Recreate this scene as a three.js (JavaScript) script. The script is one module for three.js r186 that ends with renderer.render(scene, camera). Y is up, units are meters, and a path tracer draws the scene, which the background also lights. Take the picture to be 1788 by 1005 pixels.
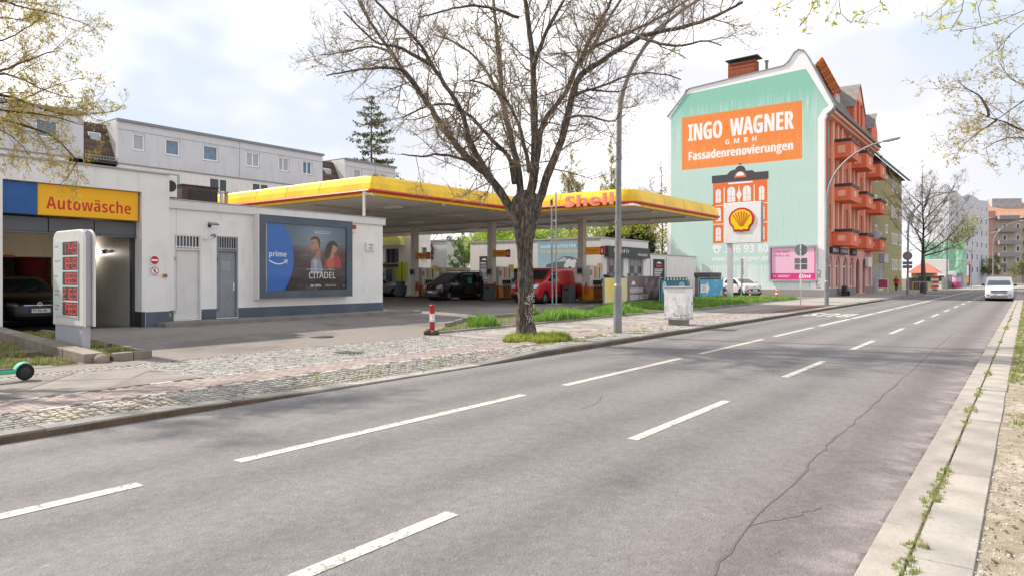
import * as THREE from 'three';
import { mergeGeometries, toCreasedNormals } from 'three/addons/utils/BufferGeometryUtils.js';
import { RoundedBoxGeometry } from 'three/addons/geometries/RoundedBoxGeometry.js';
import { TextGeometry } from 'three/addons/geometries/TextGeometry.js';
import { FontLoader } from 'three/addons/loaders/FontLoader.js';
import { MarchingCubes } from 'three/addons/objects/MarchingCubes.js';

// ---------------------------------------------------------------- camera, sky, sun, exposure
const scene = new THREE.Scene();
const camera = new THREE.PerspectiveCamera(2 * Math.atan(502.5 / 1210) * 180 / Math.PI, 1788 / 1005, 0.1, 1500);
camera.position.set(0, 1.8, 0);
camera.rotation.y = Math.atan(901 / 1210);
camera.setViewOffset(1788, 1005, 0, 18.5, 1788, 1005);
camera.updateProjectionMatrix();
const renderer = new THREE.WebGLRenderer({ antialias: true });
renderer.toneMapping = THREE.LinearToneMapping;
renderer.toneMappingExposure = 1.9;
renderer.shadowMap.enabled = true;

// noise
const hash = (x, y, s) => { let h = Math.imul(x, 374761393) ^ Math.imul(y, 668265263) ^ Math.imul(s + 17, 1274126177); h = Math.imul(h ^ (h >>> 13), 1103515245); return ((h ^ (h >>> 16)) >>> 0) / 4294967296; };
const vn = (x, y, p, s) => {
  const xi = Math.floor(x), yi = Math.floor(y); let fx = x - xi, fy = y - yi; fx = fx * fx * (3 - 2 * fx); fy = fy * fy * (3 - 2 * fy);
  const m = (a) => ((a % p) + p) % p, x0 = m(xi), x1 = m(xi + 1), y0 = m(yi), y1 = m(yi + 1);
  const a = hash(x0, y0, s), b = hash(x1, y0, s), c = hash(x0, y1, s), d = hash(x1, y1, s);
  return a + (b - a) * fx + (c - a) * fy + (a - b - c + d) * fx * fy;
};
const fbm = (u, v, p, oct, s) => { let r = 0, a = 0.5, t = 0; for (let i = 0; i < oct; i++) { r += a * vn(u * p, v * p, p, s + i); t += a; a *= 0.5; p *= 2; } return r / t; };
const rng = (a) => () => { a = (a + 0x6d2b79f5) | 0; let t = Math.imul(a ^ (a >>> 15), 1 | a); t = (t + Math.imul(t ^ (t >>> 7), 61 | t)) ^ t; return ((t ^ (t >>> 14)) >>> 0) / 4294967296; };
const clamp = (x, a = 0, b = 1) => Math.min(b, Math.max(a, x)), lerp = (a, b, t) => a + (b - a) * t, sm = (a, b, x) => { x = clamp((x - a) / (b - a)); return x * x * (3 - 2 * x); };

{ // broken bright cloud over pale blue
  const w = 1024, h = 512, d = new Float32Array(w * h * 4);
  const n3 = (x, y, z, s) => { const zi = Math.floor(z); let f = z - zi; f = f * f * (3 - 2 * f); return lerp(vn(x, y, 4096, s + zi * 31), vn(x, y, 4096, s + zi * 31 + 31), f); };
  const f3 = (x, y, z, o, s) => { let r = 0, a = 0.5, t = 0; for (let i = 0; i < o; i++) { r += a * n3(x, y, z, s + i * 7); t += a; a *= 0.52; x *= 2.1; y *= 2.1; z *= 2.1; } return r / t; };
  for (let j = 0; j < h; j++) for (let i = 0; i < w; i++) {
    const el = ((j + 0.5) / h - 0.5) * Math.PI, az = ((i + 0.5) / w - 0.5) * 2 * Math.PI;
    const X = Math.cos(el) * Math.cos(az), Y = Math.sin(el), Z = Math.cos(el) * Math.sin(az), o = (j * w + i) * 4;
    if (Y < 0) { d[o] = 0.3; d[o + 1] = 0.29; d[o + 2] = 0.28; d[o + 3] = 1; continue; }
    const q = f3(X * 2.6 + 53.7, Z * 2.6 + 47.3, Y * 5.5 + 9, 6, 5), det = f3(X * 6 + 73.1, Z * 6 + 70, Y * 12 + 3, 5, 77);
    let c = sm(0.4, 0.6, q + 0.10 * (det - 0.5) + 0.10 * (1 - Y) * (1 - Y));
    c = lerp(c, 1, 0.6 * Math.exp(-Y * 9));
    const shade = 0.64 + 0.36 * sm(0.3, 0.62, det) * sm(0.36, 0.56, q + 0.04);
    const up = Math.pow(Y, 0.7);
    const blue = [lerp(0.455, 0.34, up), lerp(0.485, 0.41, up), lerp(0.53, 0.52, up)], cl = [0.79 * shade, 0.79 * shade, 0.79 * lerp(shade, 1, 0.16)];
    for (let k = 0; k < 3; k++) d[o + k] = lerp(blue[k], cl[k], c);
    d[o + 3] = 1;
  }
  const t = new THREE.DataTexture(d, w, h, THREE.RGBAFormat, THREE.FloatType);
  t.mapping = THREE.EquirectangularReflectionMapping; t.magFilter = THREE.LinearFilter; t.minFilter = THREE.LinearFilter; t.wrapS = THREE.RepeatWrapping; t.needsUpdate = true;
  scene.background = t; scene.environment = t;
}
const sun = new THREE.DirectionalLight(new THREE.Color(1, 0.93, 0.82), 3.3);
sun.position.set(-90, 88, 22); sun.target.position.set(-10, 0, -30);
sun.position.add(sun.target.position);
sun.castShadow = true; sun.shadow.mapSize.set(4096, 4096); sun.shadow.radius = 2.2;
Object.assign(sun.shadow.camera, { left: -110, right: 110, top: 110, bottom: -110, near: 1, far: 400 });
scene.add(sun, sun.target);

// ---------------------------------------------------------------- helpers
const taken = {};
const numbered = (n) => { const k = taken[n] = (taken[n] ?? -1) + 1; return k ? n + '_' + String(k).padStart(3, '0') : n; };
function T(name, label, category, p = [0, 0, 0], turn = 0, group) {
  const o = new THREE.Group(); o.name = numbered(name); scene.add(o); o.position.set(...p); o.rotation.y = turn; o.userData = { label, category }; if (group) o.userData.group = group; return o;
}
function S(name) { const o = new THREE.Group(); o.name = numbered(name); o.userData = { kind: 'structure' }; scene.add(o); return o; }
function copy(src, p, turn, label) { const o = src.clone(); o.name = numbered(src.name.replace(/_\d{3}$/, '')); o.position.set(...p); o.rotation.y = turn; o.userData = { ...src.userData }; if (label) o.userData.label = label; scene.add(o); return o; }
const V = (x, y, z) => new THREE.Vector3(x, y, z);
function metric(g) { // uv in metres, by each face's main direction
  const p = g.attributes.position.array, n = p.length / 3, uv = new Float32Array(n * 2);
  for (let i = 0; i < n; i += 3) {
    const a = i * 3, ux = p[a + 3] - p[a], uy = p[a + 4] - p[a + 1], uz = p[a + 5] - p[a + 2], vx = p[a + 6] - p[a], vy = p[a + 7] - p[a + 1], vz = p[a + 8] - p[a + 2];
    const nx = Math.abs(uy * vz - uz * vy), ny = Math.abs(uz * vx - ux * vz), nz = Math.abs(ux * vy - uy * vx);
    for (let k = 0; k < 3; k++) { const b = (i + k) * 3, o = (i + k) * 2; if (ny >= nx && ny >= nz) { uv[o] = p[b]; uv[o + 1] = p[b + 2]; } else if (nx >= nz) { uv[o] = p[b + 2]; uv[o + 1] = p[b + 1]; } else { uv[o] = p[b]; uv[o + 1] = p[b + 1]; } }
  }
  g.setAttribute('uv', new THREE.BufferAttribute(uv, 2)); return g;
}
function plain(g) { g = g.index ? g.toNonIndexed() : g; for (const k of Object.keys(g.attributes)) if (!['position', 'normal', 'uv', 'color'].includes(k)) g.deleteAttribute(k); if (!g.attributes.normal) g.computeVertexNormals(); if (!g.attributes.uv) metric(g); g.clearGroups?.(); return g; }
function tubeGeo(pts, rad, seg = 8, cap = true) { // tapered tube through points; rad: number or one per point
  const n = pts.length, pos = [], idx = []; let side = null;
  for (let i = 0; i < n; i++) {
    const a = pts[Math.max(0, i - 1)], b = pts[Math.min(n - 1, i + 1)], d = V(b.x - a.x, b.y - a.y, b.z - a.z).normalize();
    if (!side) { side = Math.abs(d.y) < 0.9 ? V(0, 1, 0) : V(1, 0, 0); }
    side = side.clone().addScaledVector(d, -side.dot(d)).normalize();
    const up = V(0, 0, 0).crossVectors(d, side), r = rad.length ? rad[i] : rad;
    for (let k = 0; k < seg; k++) { const t = k / seg * 2 * Math.PI, c = Math.cos(t) * r, s = Math.sin(t) * r; pos.push(pts[i].x + side.x * c + up.x * s, pts[i].y + side.y * c + up.y * s, pts[i].z + side.z * c + up.z * s); }
  }
  for (let i = 0; i < n - 1; i++) for (let k = 0; k < seg; k++) { const a = i * seg + k, b = i * seg + (k + 1) % seg; idx.push(a, a + seg, b, b, a + seg, b + seg); }
  if (cap) for (let k = 1; k < seg - 1; k++) { idx.push(0, k, k + 1); const o = (n - 1) * seg; idx.push(o, o + k + 1, o + k); }
  const g = new THREE.BufferGeometry(); g.setAttribute('position', new THREE.Float32BufferAttribute(pos, 3)); g.setIndex(idx); g.computeVertexNormals(); return g;
}
class B {
  constructor() { this.g = []; }
  add(g, m) { g = plain(g); if (m) g.applyMatrix4(m); this.g.push(g); return this; }
  box(x0, x1, y0, y1, z0, z1, r = 0) { const w = Math.abs(x1 - x0), h = Math.abs(y1 - y0), d = Math.abs(z1 - z0), g = r ? new RoundedBoxGeometry(w, h, d, r > 0.04 ? 2 : 1, r) : new THREE.BoxGeometry(w, h, d); g.translate((x0 + x1) / 2, (y0 + y1) / 2, (z0 + z1) / 2); return this.add(g); }
  cyl(x, y0, y1, z, r0, r1 = r0, seg = 16) { const g = new THREE.CylinderGeometry(r1, r0, y1 - y0, seg); g.translate(x, (y0 + y1) / 2, z); return this.add(g); }
  rod(p, q, r, seg = 8) { return this.add(tubeGeo([V(...p), V(...q)], r, seg)); }
  tube(pts, r, seg = 8) { return this.add(tubeGeo(pts.map((p) => (p.isVector3 ? p : V(...p))), r, seg)); }
  quad(a, b, c, d) { const g = new THREE.BufferGeometry(); g.setAttribute('position', new THREE.Float32BufferAttribute([...a, ...b, ...c, ...a, ...c, ...d], 3)); g.setAttribute('uv', new THREE.Float32BufferAttribute([0, 0, 1, 0, 1, 1, 0, 0, 1, 1, 0, 1], 2)); g.computeVertexNormals(); return this.add(g); }
  wallX(X, th, pts, holes = [], bevel = 0) { return this.add(flat(pts, th, holes, bevel), new THREE.Matrix4().makeBasis(V(0, 0, 1), V(0, 1, 0), V(-1, 0, 0)).setPosition(X, 0, 0)); }
  wallZ(Z, th, pts, holes = [], bevel = 0) { return this.add(flat(pts, th, holes, bevel), new THREE.Matrix4().setPosition(0, 0, Z - th)); }
  slabY(y, th, pts, holes = []) { return this.add(flat(pts.map(([x, z]) => [x, -z]), th, holes.map((h) => h.map(([x, z]) => [x, -z]))), new THREE.Matrix4().makeRotationX(-Math.PI / 2).setPosition(0, y - th, 0)); }
  geo() { return mergeGeometries(this.g); }
  mesh(name, mat, parent, keepUV) { const g = this.geo(); if (!keepUV) metric(g); return mesh(name, g, mat, parent); }
}
const rect = (a0, a1, b0, b1) => [[a0, b0], [a1, b0], [a1, b1], [a0, b1]];
function flat(pts, th, holes = [], bevel = 0) {
  const s = new THREE.Shape(pts.map((p) => new THREE.Vector2(...p))); for (const h of holes) s.holes.push(new THREE.Path(h.map((p) => new THREE.Vector2(...p))));
  return new THREE.ExtrudeGeometry(s, bevel ? { depth: th - 2 * bevel, bevelEnabled: true, bevelSize: bevel, bevelThickness: bevel, bevelOffset: -bevel, bevelSegments: 2 } : { depth: th, bevelEnabled: false });
}
function mesh(name, g, mat, parent) { const m = new THREE.Mesh(g, mat); m.name = parent ? name : numbered(name); m.castShadow = m.receiveShadow = true; (parent ?? scene).add(m); return m; }
const part = (parent, name, mat, fn, keepUV) => { const b = new B(); fn(b); return b.mesh(name, mat, parent, keepUV); };
const stuff = (m) => { m.userData.kind = 'stuff'; return m; };

// ---------------------------------------------------------------- textures and materials
function tex(w, h, fn, srgb = true) { // fn(u, v) -> grey or [r, g, b], 0..1
  const d = new Uint8Array(w * h * 4);
  for (let j = 0; j < h; j++) for (let i = 0; i < w; i++) { const c = fn((i + 0.5) / w, (j + 0.5) / h), o = (j * w + i) * 4; if (c.length) { d[o] = clamp(c[0]) * 255; d[o + 1] = clamp(c[1]) * 255; d[o + 2] = clamp(c[2]) * 255; } else d[o] = d[o + 1] = d[o + 2] = clamp(c) * 255; d[o + 3] = 255; }
  const t = new THREE.DataTexture(d, w, h); t.magFilter = THREE.LinearFilter; t.minFilter = THREE.LinearMipmapLinearFilter; t.wrapS = t.wrapT = THREE.RepeatWrapping; if (srgb) t.colorSpace = THREE.SRGBColorSpace; t.needsUpdate = true; return t;
}
const scaled = (t, m, n = m) => { const c = t.clone(); c.repeat.set(1 / m, 1 / n); c.needsUpdate = true; return c; };
function M(color, roughness = 0.8, o = {}) {
  const { map, bump, metal = 0, ...rest } = o;
  const m = new (rest.transmission || rest.clearcoat || rest.sheen ? THREE.MeshPhysicalMaterial : THREE.MeshStandardMaterial)({ color, roughness, metalness: metal, ...rest });
  if (map) m.map = scaled(map[0], map[1], map[2] ?? map[1]);
  if (bump) { m.bumpMap = scaled(bump[0], bump[1]); m.bumpScale = bump[2]; }
  return m;
}
function canvas(w, h, draw) { const c = document.createElement('canvas'); c.width = w; c.height = h; draw(c.getContext('2d'), w, h); const t = new THREE.CanvasTexture(c); t.colorSpace = THREE.SRGBColorSpace; t.anisotropy = 8; return t; }
const P = (w, h, draw, o = {}) => new THREE.MeshStandardMaterial({ map: canvas(w, h, draw), roughness: 0.6, ...o });
const tGrain = tex(256, 256, (u, v) => 0.25 + 0.75 * fbm(u, v, 32, 3, 3), false);
const tSoft = tex(512, 512, (u, v) => { const a = fbm(u, v, 3, 6, 11), b = fbm(u, v, 24, 3, 21); const k = 0.80 + 0.22 * a + 0.08 * (b - 0.5); return [k, k * 0.995, k * 0.985]; });
const tStreak = tex(512, 512, (u, v) => { const a = fbm(u, v * 0.12 + 0.3, 24, 4, 31), b = fbm(u, v, 4, 5, 33); const k = 0.99 - 0.055 * sm(0.55, 0.9, a) * (0.4 + b) - 0.03 * sm(0.5, 0.8, b); return [k, k * 0.992, k * 0.98]; });
const tRust = tex(256, 256, (u, v) => { const a = fbm(u, v, 5, 5, 41); return [0.9 + 0.1 * a, 0.82 + 0.18 * a, 0.75 + 0.25 * a]; });
const tLeaf = tex(128, 128, (u, v) => { const a = fbm(u, v, 4, 4, 51); return [0.75 + 0.4 * a, 0.8 + 0.3 * a, 0.7 + 0.3 * a]; });
const tBark = tex(512, 512, (u, v) => { const w = fbm(u, v, 4, 3, 61) * 0.10, a = fbm(u + w, v * 0.25 + 0.13, 32, 3, 63), b = fbm(u, v, 16, 4, 67); const k = sm(0.25, 0.75, a) * 0.7 + b * 0.3; return [0.30 + 0.43 * k, 0.275 + 0.42 * k, 0.255 + 0.41 * k]; });
const tBarkH = tex(512, 512, (u, v) => { const w = fbm(u, v, 4, 3, 61) * 0.10, a = fbm(u + w, v * 0.25 + 0.13, 32, 3, 63), b = fbm(u, v, 16, 4, 67); return sm(0.2, 0.75, a) * 0.75 + b * 0.25; }, false);
const tWood = tex(256, 256, (u, v) => 0.7 + 0.3 * fbm(u * 0.2, v, 16, 4, 71));

const mWhite = M('#efeeee', 0.75, { map: [tStreak, 3.1], bump: [tGrain, 0.35, 0.002] });
const mWhiteTrim = M('#dfdedd', 0.55, { map: [tStreak, 2.3] });
const mBlueGrey = M('#5e6878', 0.65, { map: [tSoft, 1.7] });
const mGrey = M('#9a9ca2', 0.55, { map: [tSoft, 1.9] });
const mDoorGrey = M('#989ba4', 0.5, { map: [tSoft, 2.2] });
const mLightGrey = M('#bcbdc1', 0.6, { map: [tSoft, 2.7] });
const mDark = M('#3a3b3e', 0.6, { map: [tSoft, 1.3] });
const mBlack = M('#141416', 0.5);
const mRubber = M('#1c1c1e', 0.85, { bump: [tGrain, 0.1, 0.002] });
const mGalv = M('#b4b5b8', 0.42, { metal: 0.55, map: [tSoft, 0.9] });
const mSteel = M('#d0d0d2', 0.25, { metal: 0.9 });
const mChrome = M('#e6e6e8', 0.12, { metal: 1 });
const mYellow = M('#fbc808', 0.5, { map: [tSoft, 3.3] });
const mYellowPanel = M('#f6b500', 0.45, { map: [tSoft, 2.1] });
const mRed = M('#c4231c', 0.45, { map: [tSoft, 2.3] });
const mOrange = M('#e58a12', 0.5, { map: [tSoft, 1.1] });
const mBlue = M('#1d62a8', 0.5, { map: [tSoft, 1.9] });
const mPane = M('#3d4650', 0.06, { map: [tSoft, 1.1] });
const mPaneSky = M('#6d86a0', 0.06, { map: [tSoft, 0.9] });
const mPanePale = M('#a3abb2', 0.1, { map: [tStreak, 0.8] });
const mFrame = M('#e6e5e3', 0.45);
const mConcrete = M('#a7a29c', 0.9, { map: [tSoft, 1.6], bump: [tGrain, 0.3, 0.003] });
const mStone = M('#9c9690', 0.88, { map: [tSoft, 0.9], bump: [tGrain, 0.22, 0.004] });
const mStoneB = M('#8b8681', 0.88, { map: [tSoft, 1.1], bump: [tGrain, 0.22, 0.004] });
const mStoneC = M('#aca6a0', 0.88, { map: [tSoft, 0.8], bump: [tGrain, 0.22, 0.004] });
const mBark = M('#bcb4ab', 0.95, { map: [tBark, 0.55, 0.9], bump: [tBarkH, 0.55, 0.03] });
mBark.bumpMap.repeat.set(1 / 0.55, 1 / 0.9);
const mTwig = M('#7a6a60', 0.9);
const mTwigLight = M('#8b7869', 0.9);
const font = await new FontLoader().loadAsync('fonts/droid/droid_sans_bold.typeface.json');

// windows: a frame with mullions, its panes a sub-part. axis 'x': faces +x at depth X along z; axis 'z': faces +z
function win(parent, axis, X, a0, a1, y0, y1, o = {}) {
  const { fm = mFrame, pm = mPane, f = 0.07, mull = [], trans = [], d = 0.07, sill = true, name = 'window' } = o, b = new B(), p = new B();
  const box = (bb, c0, c1, e0, e1, x0, x1) => (axis === 'x' ? bb.box(x0, x1, e0, e1, c0, c1) : bb.box(c0, c1, e0, e1, x0, x1));
  if (a1 < a0) [a0, a1] = [a1, a0];
  box(b, a0, a1, y1 - f, y1, X - d, X); box(b, a0, a1, y0, y0 + f, X - d, X);
  box(b, a0, a0 + f, y0 + f, y1 - f, X - d, X); box(b, a1 - f, a1, y0 + f, y1 - f, X - d, X);
  for (const m of mull) { const c = lerp(a0, a1, m); box(b, c - f * 0.45, c + f * 0.45, y0 + f, y1 - f, X - d + 0.01, X - 0.006); }
  for (const m of trans) { const c = lerp(y0, y1, m); box(b, a0 + f, a1 - f, c - f * 0.4, c + f * 0.4, X - d + 0.014, X - 0.01); }
  const fr = b.mesh(name, fm, parent);
  box(p, a0 + f * 0.5, a1 - f * 0.5, y0 + f * 0.5, y1 - f * 0.5, X - d + 0.02, X - d + 0.03); p.mesh('pane', pm, fr);
  if (sill) { const s = new B(); box(s, a0 - 0.05, a1 + 0.05, y0 - 0.05, y0 - 0.002, X - d, X + 0.1); s.mesh('sill', mLightGrey, fr); }
  return fr;
}
// ---------------------------------------------------------------- ground, road, pavements
const kerbH = (z) => (z > -5 ? 0.095 : z > -7 ? lerp(0.095, 0.03, (-5 - z) / 2) : z > -11.2 ? 0.03 : z > -13.2 ? lerp(0.03, 0.13, (-11.2 - z) / 2) : 0.13);
function gy(x, z) {
  if (x > -9.2) return kerbH(z);
  if (x > -9.97) return lerp(kerbH(z), 0.14, (-9.2 - x) / 0.77);
  if (x > -13.6) return 0.14 + 0.01 * (-9.97 - x) / 3.6;
  const far = 1 - 0.75 * sm(-44, -56, z);
  return 0.15 + 0.23 * far * sm(-13.6, -20.2, x);
}
function sheet(x0, x1, nx, z0, z1, nz, fy) {
  const pos = [], idx = [], uv = [];
  for (let j = 0; j <= nz; j++) for (let i = 0; i <= nx; i++) { const x = lerp(x0, x1, i / nx), z = lerp(z0, z1, j / nz); pos.push(x, fy(x, z), z); uv.push(x, z); }
  for (let j = 0; j < nz; j++) for (let i = 0; i < nx; i++) { const a = j * (nx + 1) + i, b = a + 1, c = a + nx + 1, d = c + 1; idx.push(a, b, c, b, d, c); }
  const g = new THREE.BufferGeometry(); g.setAttribute('position', new THREE.Float32BufferAttribute(pos, 3)); g.setAttribute('uv', new THREE.Float32BufferAttribute(uv, 2)); g.setIndex(idx); g.computeVertexNormals();
  if (g.attributes.normal.getY(0) < 0) { g.index.array.reverse(); g.computeVertexNormals(); }
  return g;
}
const tEarth = tex(512, 512, (u, v) => { const a = fbm(u, v, 4, 6, 81), b = fbm(u, v, 40, 3, 83), k = 0.62 + 0.3 * a + 0.16 * (b - 0.5); return [k, k * 0.92, k * 0.82]; });
mesh('ground', sheet(-700, 700, 8, 500, -900, 8, () => -0.07), M('#8d877d', 0.95, { map: [tEarth, 9] })).userData.kind = 'structure';

// road: x -8.9 .. -0.8; wear of its own in a map that is not repeated over the first 44 m
const roadPaint = (W, Z0, Z1) => (u, v) => {
  const x = -8.9 + u * 8.1, z = Z0 + v * (Z1 - Z0);
  const sp = hash(Math.floor(u * 1024), Math.floor(v * 2048), 9); let k = 0.452 + 0.035 * (fbm(u, v * 3, 6, 4, 91) - 0.5) + 0.07 * (fbm(u, v * 3, 128, 3, 93) - 0.5) + 0.03 * (sp - 0.5) + (sp > 0.985 ? 0.1 : 0) - (sp < 0.02 ? 0.09 : 0); for (const [px, pz, pr] of [[-4.6, -7.2, 0.3], [-7.3, -9.5, 0.45], [-2.8, -5.5, 0.22], [-5.2, -13, 0.4], [-7.9, -4.6, 0.25]]) k -= 0.05 * Math.exp(-(((x - px) / pr) ** 2 + ((z - pz) / (pr * 1.8)) ** 2)) * fbm(u, v * 3, 40, 3, 98);
  const n = fbm(u, v * 5, 8, 4, 95);
  for (const c of [-8.2, -6.75, -5.6, -4.1, -2.9, -1.4]) k -= 0.04 * Math.exp(-(((x - c) / 0.32) ** 2)) * (0.6 + n);
  k += 0.025 * sm(-8.3, -8.85, x);
  const edge = -2.05 + 0.22 * (fbm(0.3, v * 6, 8, 4, 97) - 0.5);
  const strip = sm(edge - 0.03, edge + 0.03, x);
  k -= 0.012 * strip;
  k -= 0.02 * sm(0.66, 0.74, fbm(u, v * 3, 14, 4, 99)) * sm(-3, -1, x);
  k += 0.09 * sm(-1.35, -0.85, x) * sm(0.35, 0.65, fbm(u, v * 6, 20, 4, 101));
  const wet = 0.8 * sm(0.015, -0.015, (-0.81 - x) - 0.09 * sm(0.45, 0.8, fbm(0.7, v * 8, 10, 4, 103))) * sm(0.3, 0.5, fbm(0.1, v * 8, 5, 3, 107));
  k -= 0.13 * wet;
  const pk = 0.012 * strip;
  return [k * 1.022 + pk, k * 0.988, k * 0.98];
};
const tRoad = tex(1024, 2048, roadPaint(8.1, 4, -22)); tRoad.wrapT = THREE.MirroredRepeatWrapping;
const tAsphaltH = tex(512, 512, (u, v) => fbm(u, v, 90, 3, 111), false);
const mRoad = new THREE.MeshStandardMaterial({ roughness: 0.88, map: tRoad, bumpMap: scaled(tAsphaltH, 1.1), bumpScale: 0.006 });
tRoad.repeat.set(1 / 8.1, -1 / 26); tRoad.offset.set(8.9 / 8.1, 4 / 26);
const road = S('road');
mesh('asphalt', sheet(-8.9, -0.8, 2, 14, -260, 40, () => 0), mRoad, road);
mesh('asphalt', sheet(-0.8, 16, 2, -86.25, -260, 10, () => 0), mRoad, road);
const tWorn = tex(512, 512, (u, v) => { const a = fbm(u, v, 40, 3, 121), b = fbm(u, v, 6, 4, 123), w = sm(0.62, 0.78, a + 0.35 * (b - 0.5)); const k = lerp(0.93, 0.62, w * 0.8) + 0.05 * (b - 0.5); return [k, k * 0.985, k * 0.97]; });
const mPaint = M('#cdc8c1', 0.7, { map: [tWorn, 1.3], bump: [tAsphaltH, 1.1, 0.004] });
const strip = (b, x, w, z0, z1) => b.box(x - w / 2, x + w / 2, 0.001, 0.006, z0, z1);
for (let k = -1; k < 18; k++) { const z = -3.83 - 5.97 * k; if (z - 4.8 < 4) part(road, 'lane_dash', mPaint, (b) => (k < 4 ? strip(b, -6.2, 0.15, z, k < 0 ? -2.9 : z - 4.8) : strip(b, -6.2 + 0.02 * (k - 4), 0.2, z + 0.3, z - 5.1))); }
for (let k = -1; k < 18; k++) { const z = -6.97 - 6 * k; part(road, 'lane_dash', mPaint, (b) => strip(b, -3.52, 0.13, z, z - 3)); }
{ // BUS lettering for the traffic that comes this way
  const g = new TextGeometry('BUS', { font, size: 1.0, depth: 0.004, curveSegments: 6 }); g.computeBoundingBox(); g.translate(-g.boundingBox.max.x / 2, 0, 0);
  g.rotateX(-Math.PI / 2); g.scale(0.8, 1, 3.2); g.rotateY(Math.PI); g.translate(-7.55, 0.0015, -37.5); new B().add(g).mesh('lane_lettering', mPaint, road);
  const g2 = g.clone(); g2.translate(0, 0, -46); new B().add(g2).mesh('lane_lettering', mPaint, road);
}
{ // tarred crack along the nearest lane and thin cracks
  const tar = M('#5c5755', 0.75, { bump: [tAsphaltH, 0.6, 0.004] });
  const crack = (pts, w, seed) => { const r = rng(seed), L = [], b = new B(); for (let i = 0; i < pts.length - 1; i++) for (let k = 0; k < 8; k++) L.push([lerp(pts[i][0], pts[i + 1][0], k / 8) + (r() - 0.5) * 0.05, lerp(pts[i][1], pts[i + 1][1], k / 8), w * (0.25 + 1.1 * r() * r())]); L.push([...pts.at(-1), w * 0.3]); const q = []; for (const [x, z, ww] of L) q.push([x - ww / 2, z]); for (const [x, z, ww] of L.reverse()) q.push([x + ww / 2, z]); b.slabY(0.003, 0.0025, q); b.mesh('tar_seam', tar, road); };
  crack([[-1.28, -2.2], [-1.5, -3.6], [-1.62, -5.0], [-1.66, -6.4], [-1.72, -8.2], [-1.74, -10.5], [-1.78, -14], [-1.85, -19], [-1.9, -26]], 0.03, 5);
  crack([[-1.62, -5.0], [-1.4, -5.5], [-1.3, -5.8]], 0.007, 6);
  crack([[-4.9, -8.2], [-4.95, -8.7], [-5.2, -9.3]], 0.012, 8); crack([[-7.5, -13.5], [-7.2, -15.5], [-7.4, -18]], 0.014, 9);
}

// left pavement
const pave = S('pavement');
const mSand = M('#8f877b', 0.95, { map: [tEarth, 1.7], bump: [tGrain, 0.2, 0.005] });
const mPaveFar = M('#a8a29c', 0.9, { map: [tSoft, 2.1], bump: [tGrain, 0.3, 0.004] });
mesh('bedding', sheet(-9.19, -14.2, 6, 12, -45, 60, (x, z) => gy(x, z) - 0.012), mSand, pave);
mesh('paved_walk', sheet(-9.19, -14.0, 4, -45, -240, 20, (x, z) => 0.145), mPaveFar, pave);
{
  const r = rng(31), ms = [mStone, mStoneB, mStoneC]; let z = 10;
  while (z > -80) { const L = 0.9 + r() * 0.35, z1 = z - L, h0 = kerbH(z), h1 = kerbH(z1), g = new THREE.BoxGeometry(0.29, 1, L - 0.014, 1, 1, 1), p = g.attributes.position;
    for (let i = 0; i < p.count; i++) { const f = p.getZ(i) > 0 ? h0 : h1; if (p.getY(i) > 0) { p.setY(i, f); if (p.getX(i) > 0) p.setX(i, 0.13); } else p.setY(i, -0.1); }
    g.translate(-9.05 + (r() - 0.5) * 0.012, (r() - 0.5) * 0.006, (z + z1) / 2); g.computeVertexNormals(); new B().add(g).mesh('kerb_stone', ms[Math.floor(r() * 3)], pave); z = z1; }
  { const L = []; for (let z2 = 10; z2 > -60; z2 -= 0.4) L.push([z2, Math.max(0.008, kerbH(z2) - (z2 < -12 ? 0.035 : 0.018) - 0.014 * r())]); part(pave, 'kerb_grime_shade', M('#85796f', 0.95, { map: [tEarth, 0.9], bump: [tGrain, 0.2, 0.006] }), (b) => b.wallX(-8.896, 0.012, [[10, 0], ...L, [-60, 0]])); }  // strip on the kerb face: dirt, with the face's shade darkened into its colour
  part(pave, 'kerb', mStone, (b) => b.box(-9.2, -8.92, -0.05, 0.13, -80, -240));
}
part(pave, 'paved_corner', mPaveFar, (b) => b.slabY(0.148, 0.2, [[-8.89, -96], [-6.8, -108], [-3.3, -119], [3.6, -145], [6.5, -240], [-8.89, -240]]));
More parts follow.
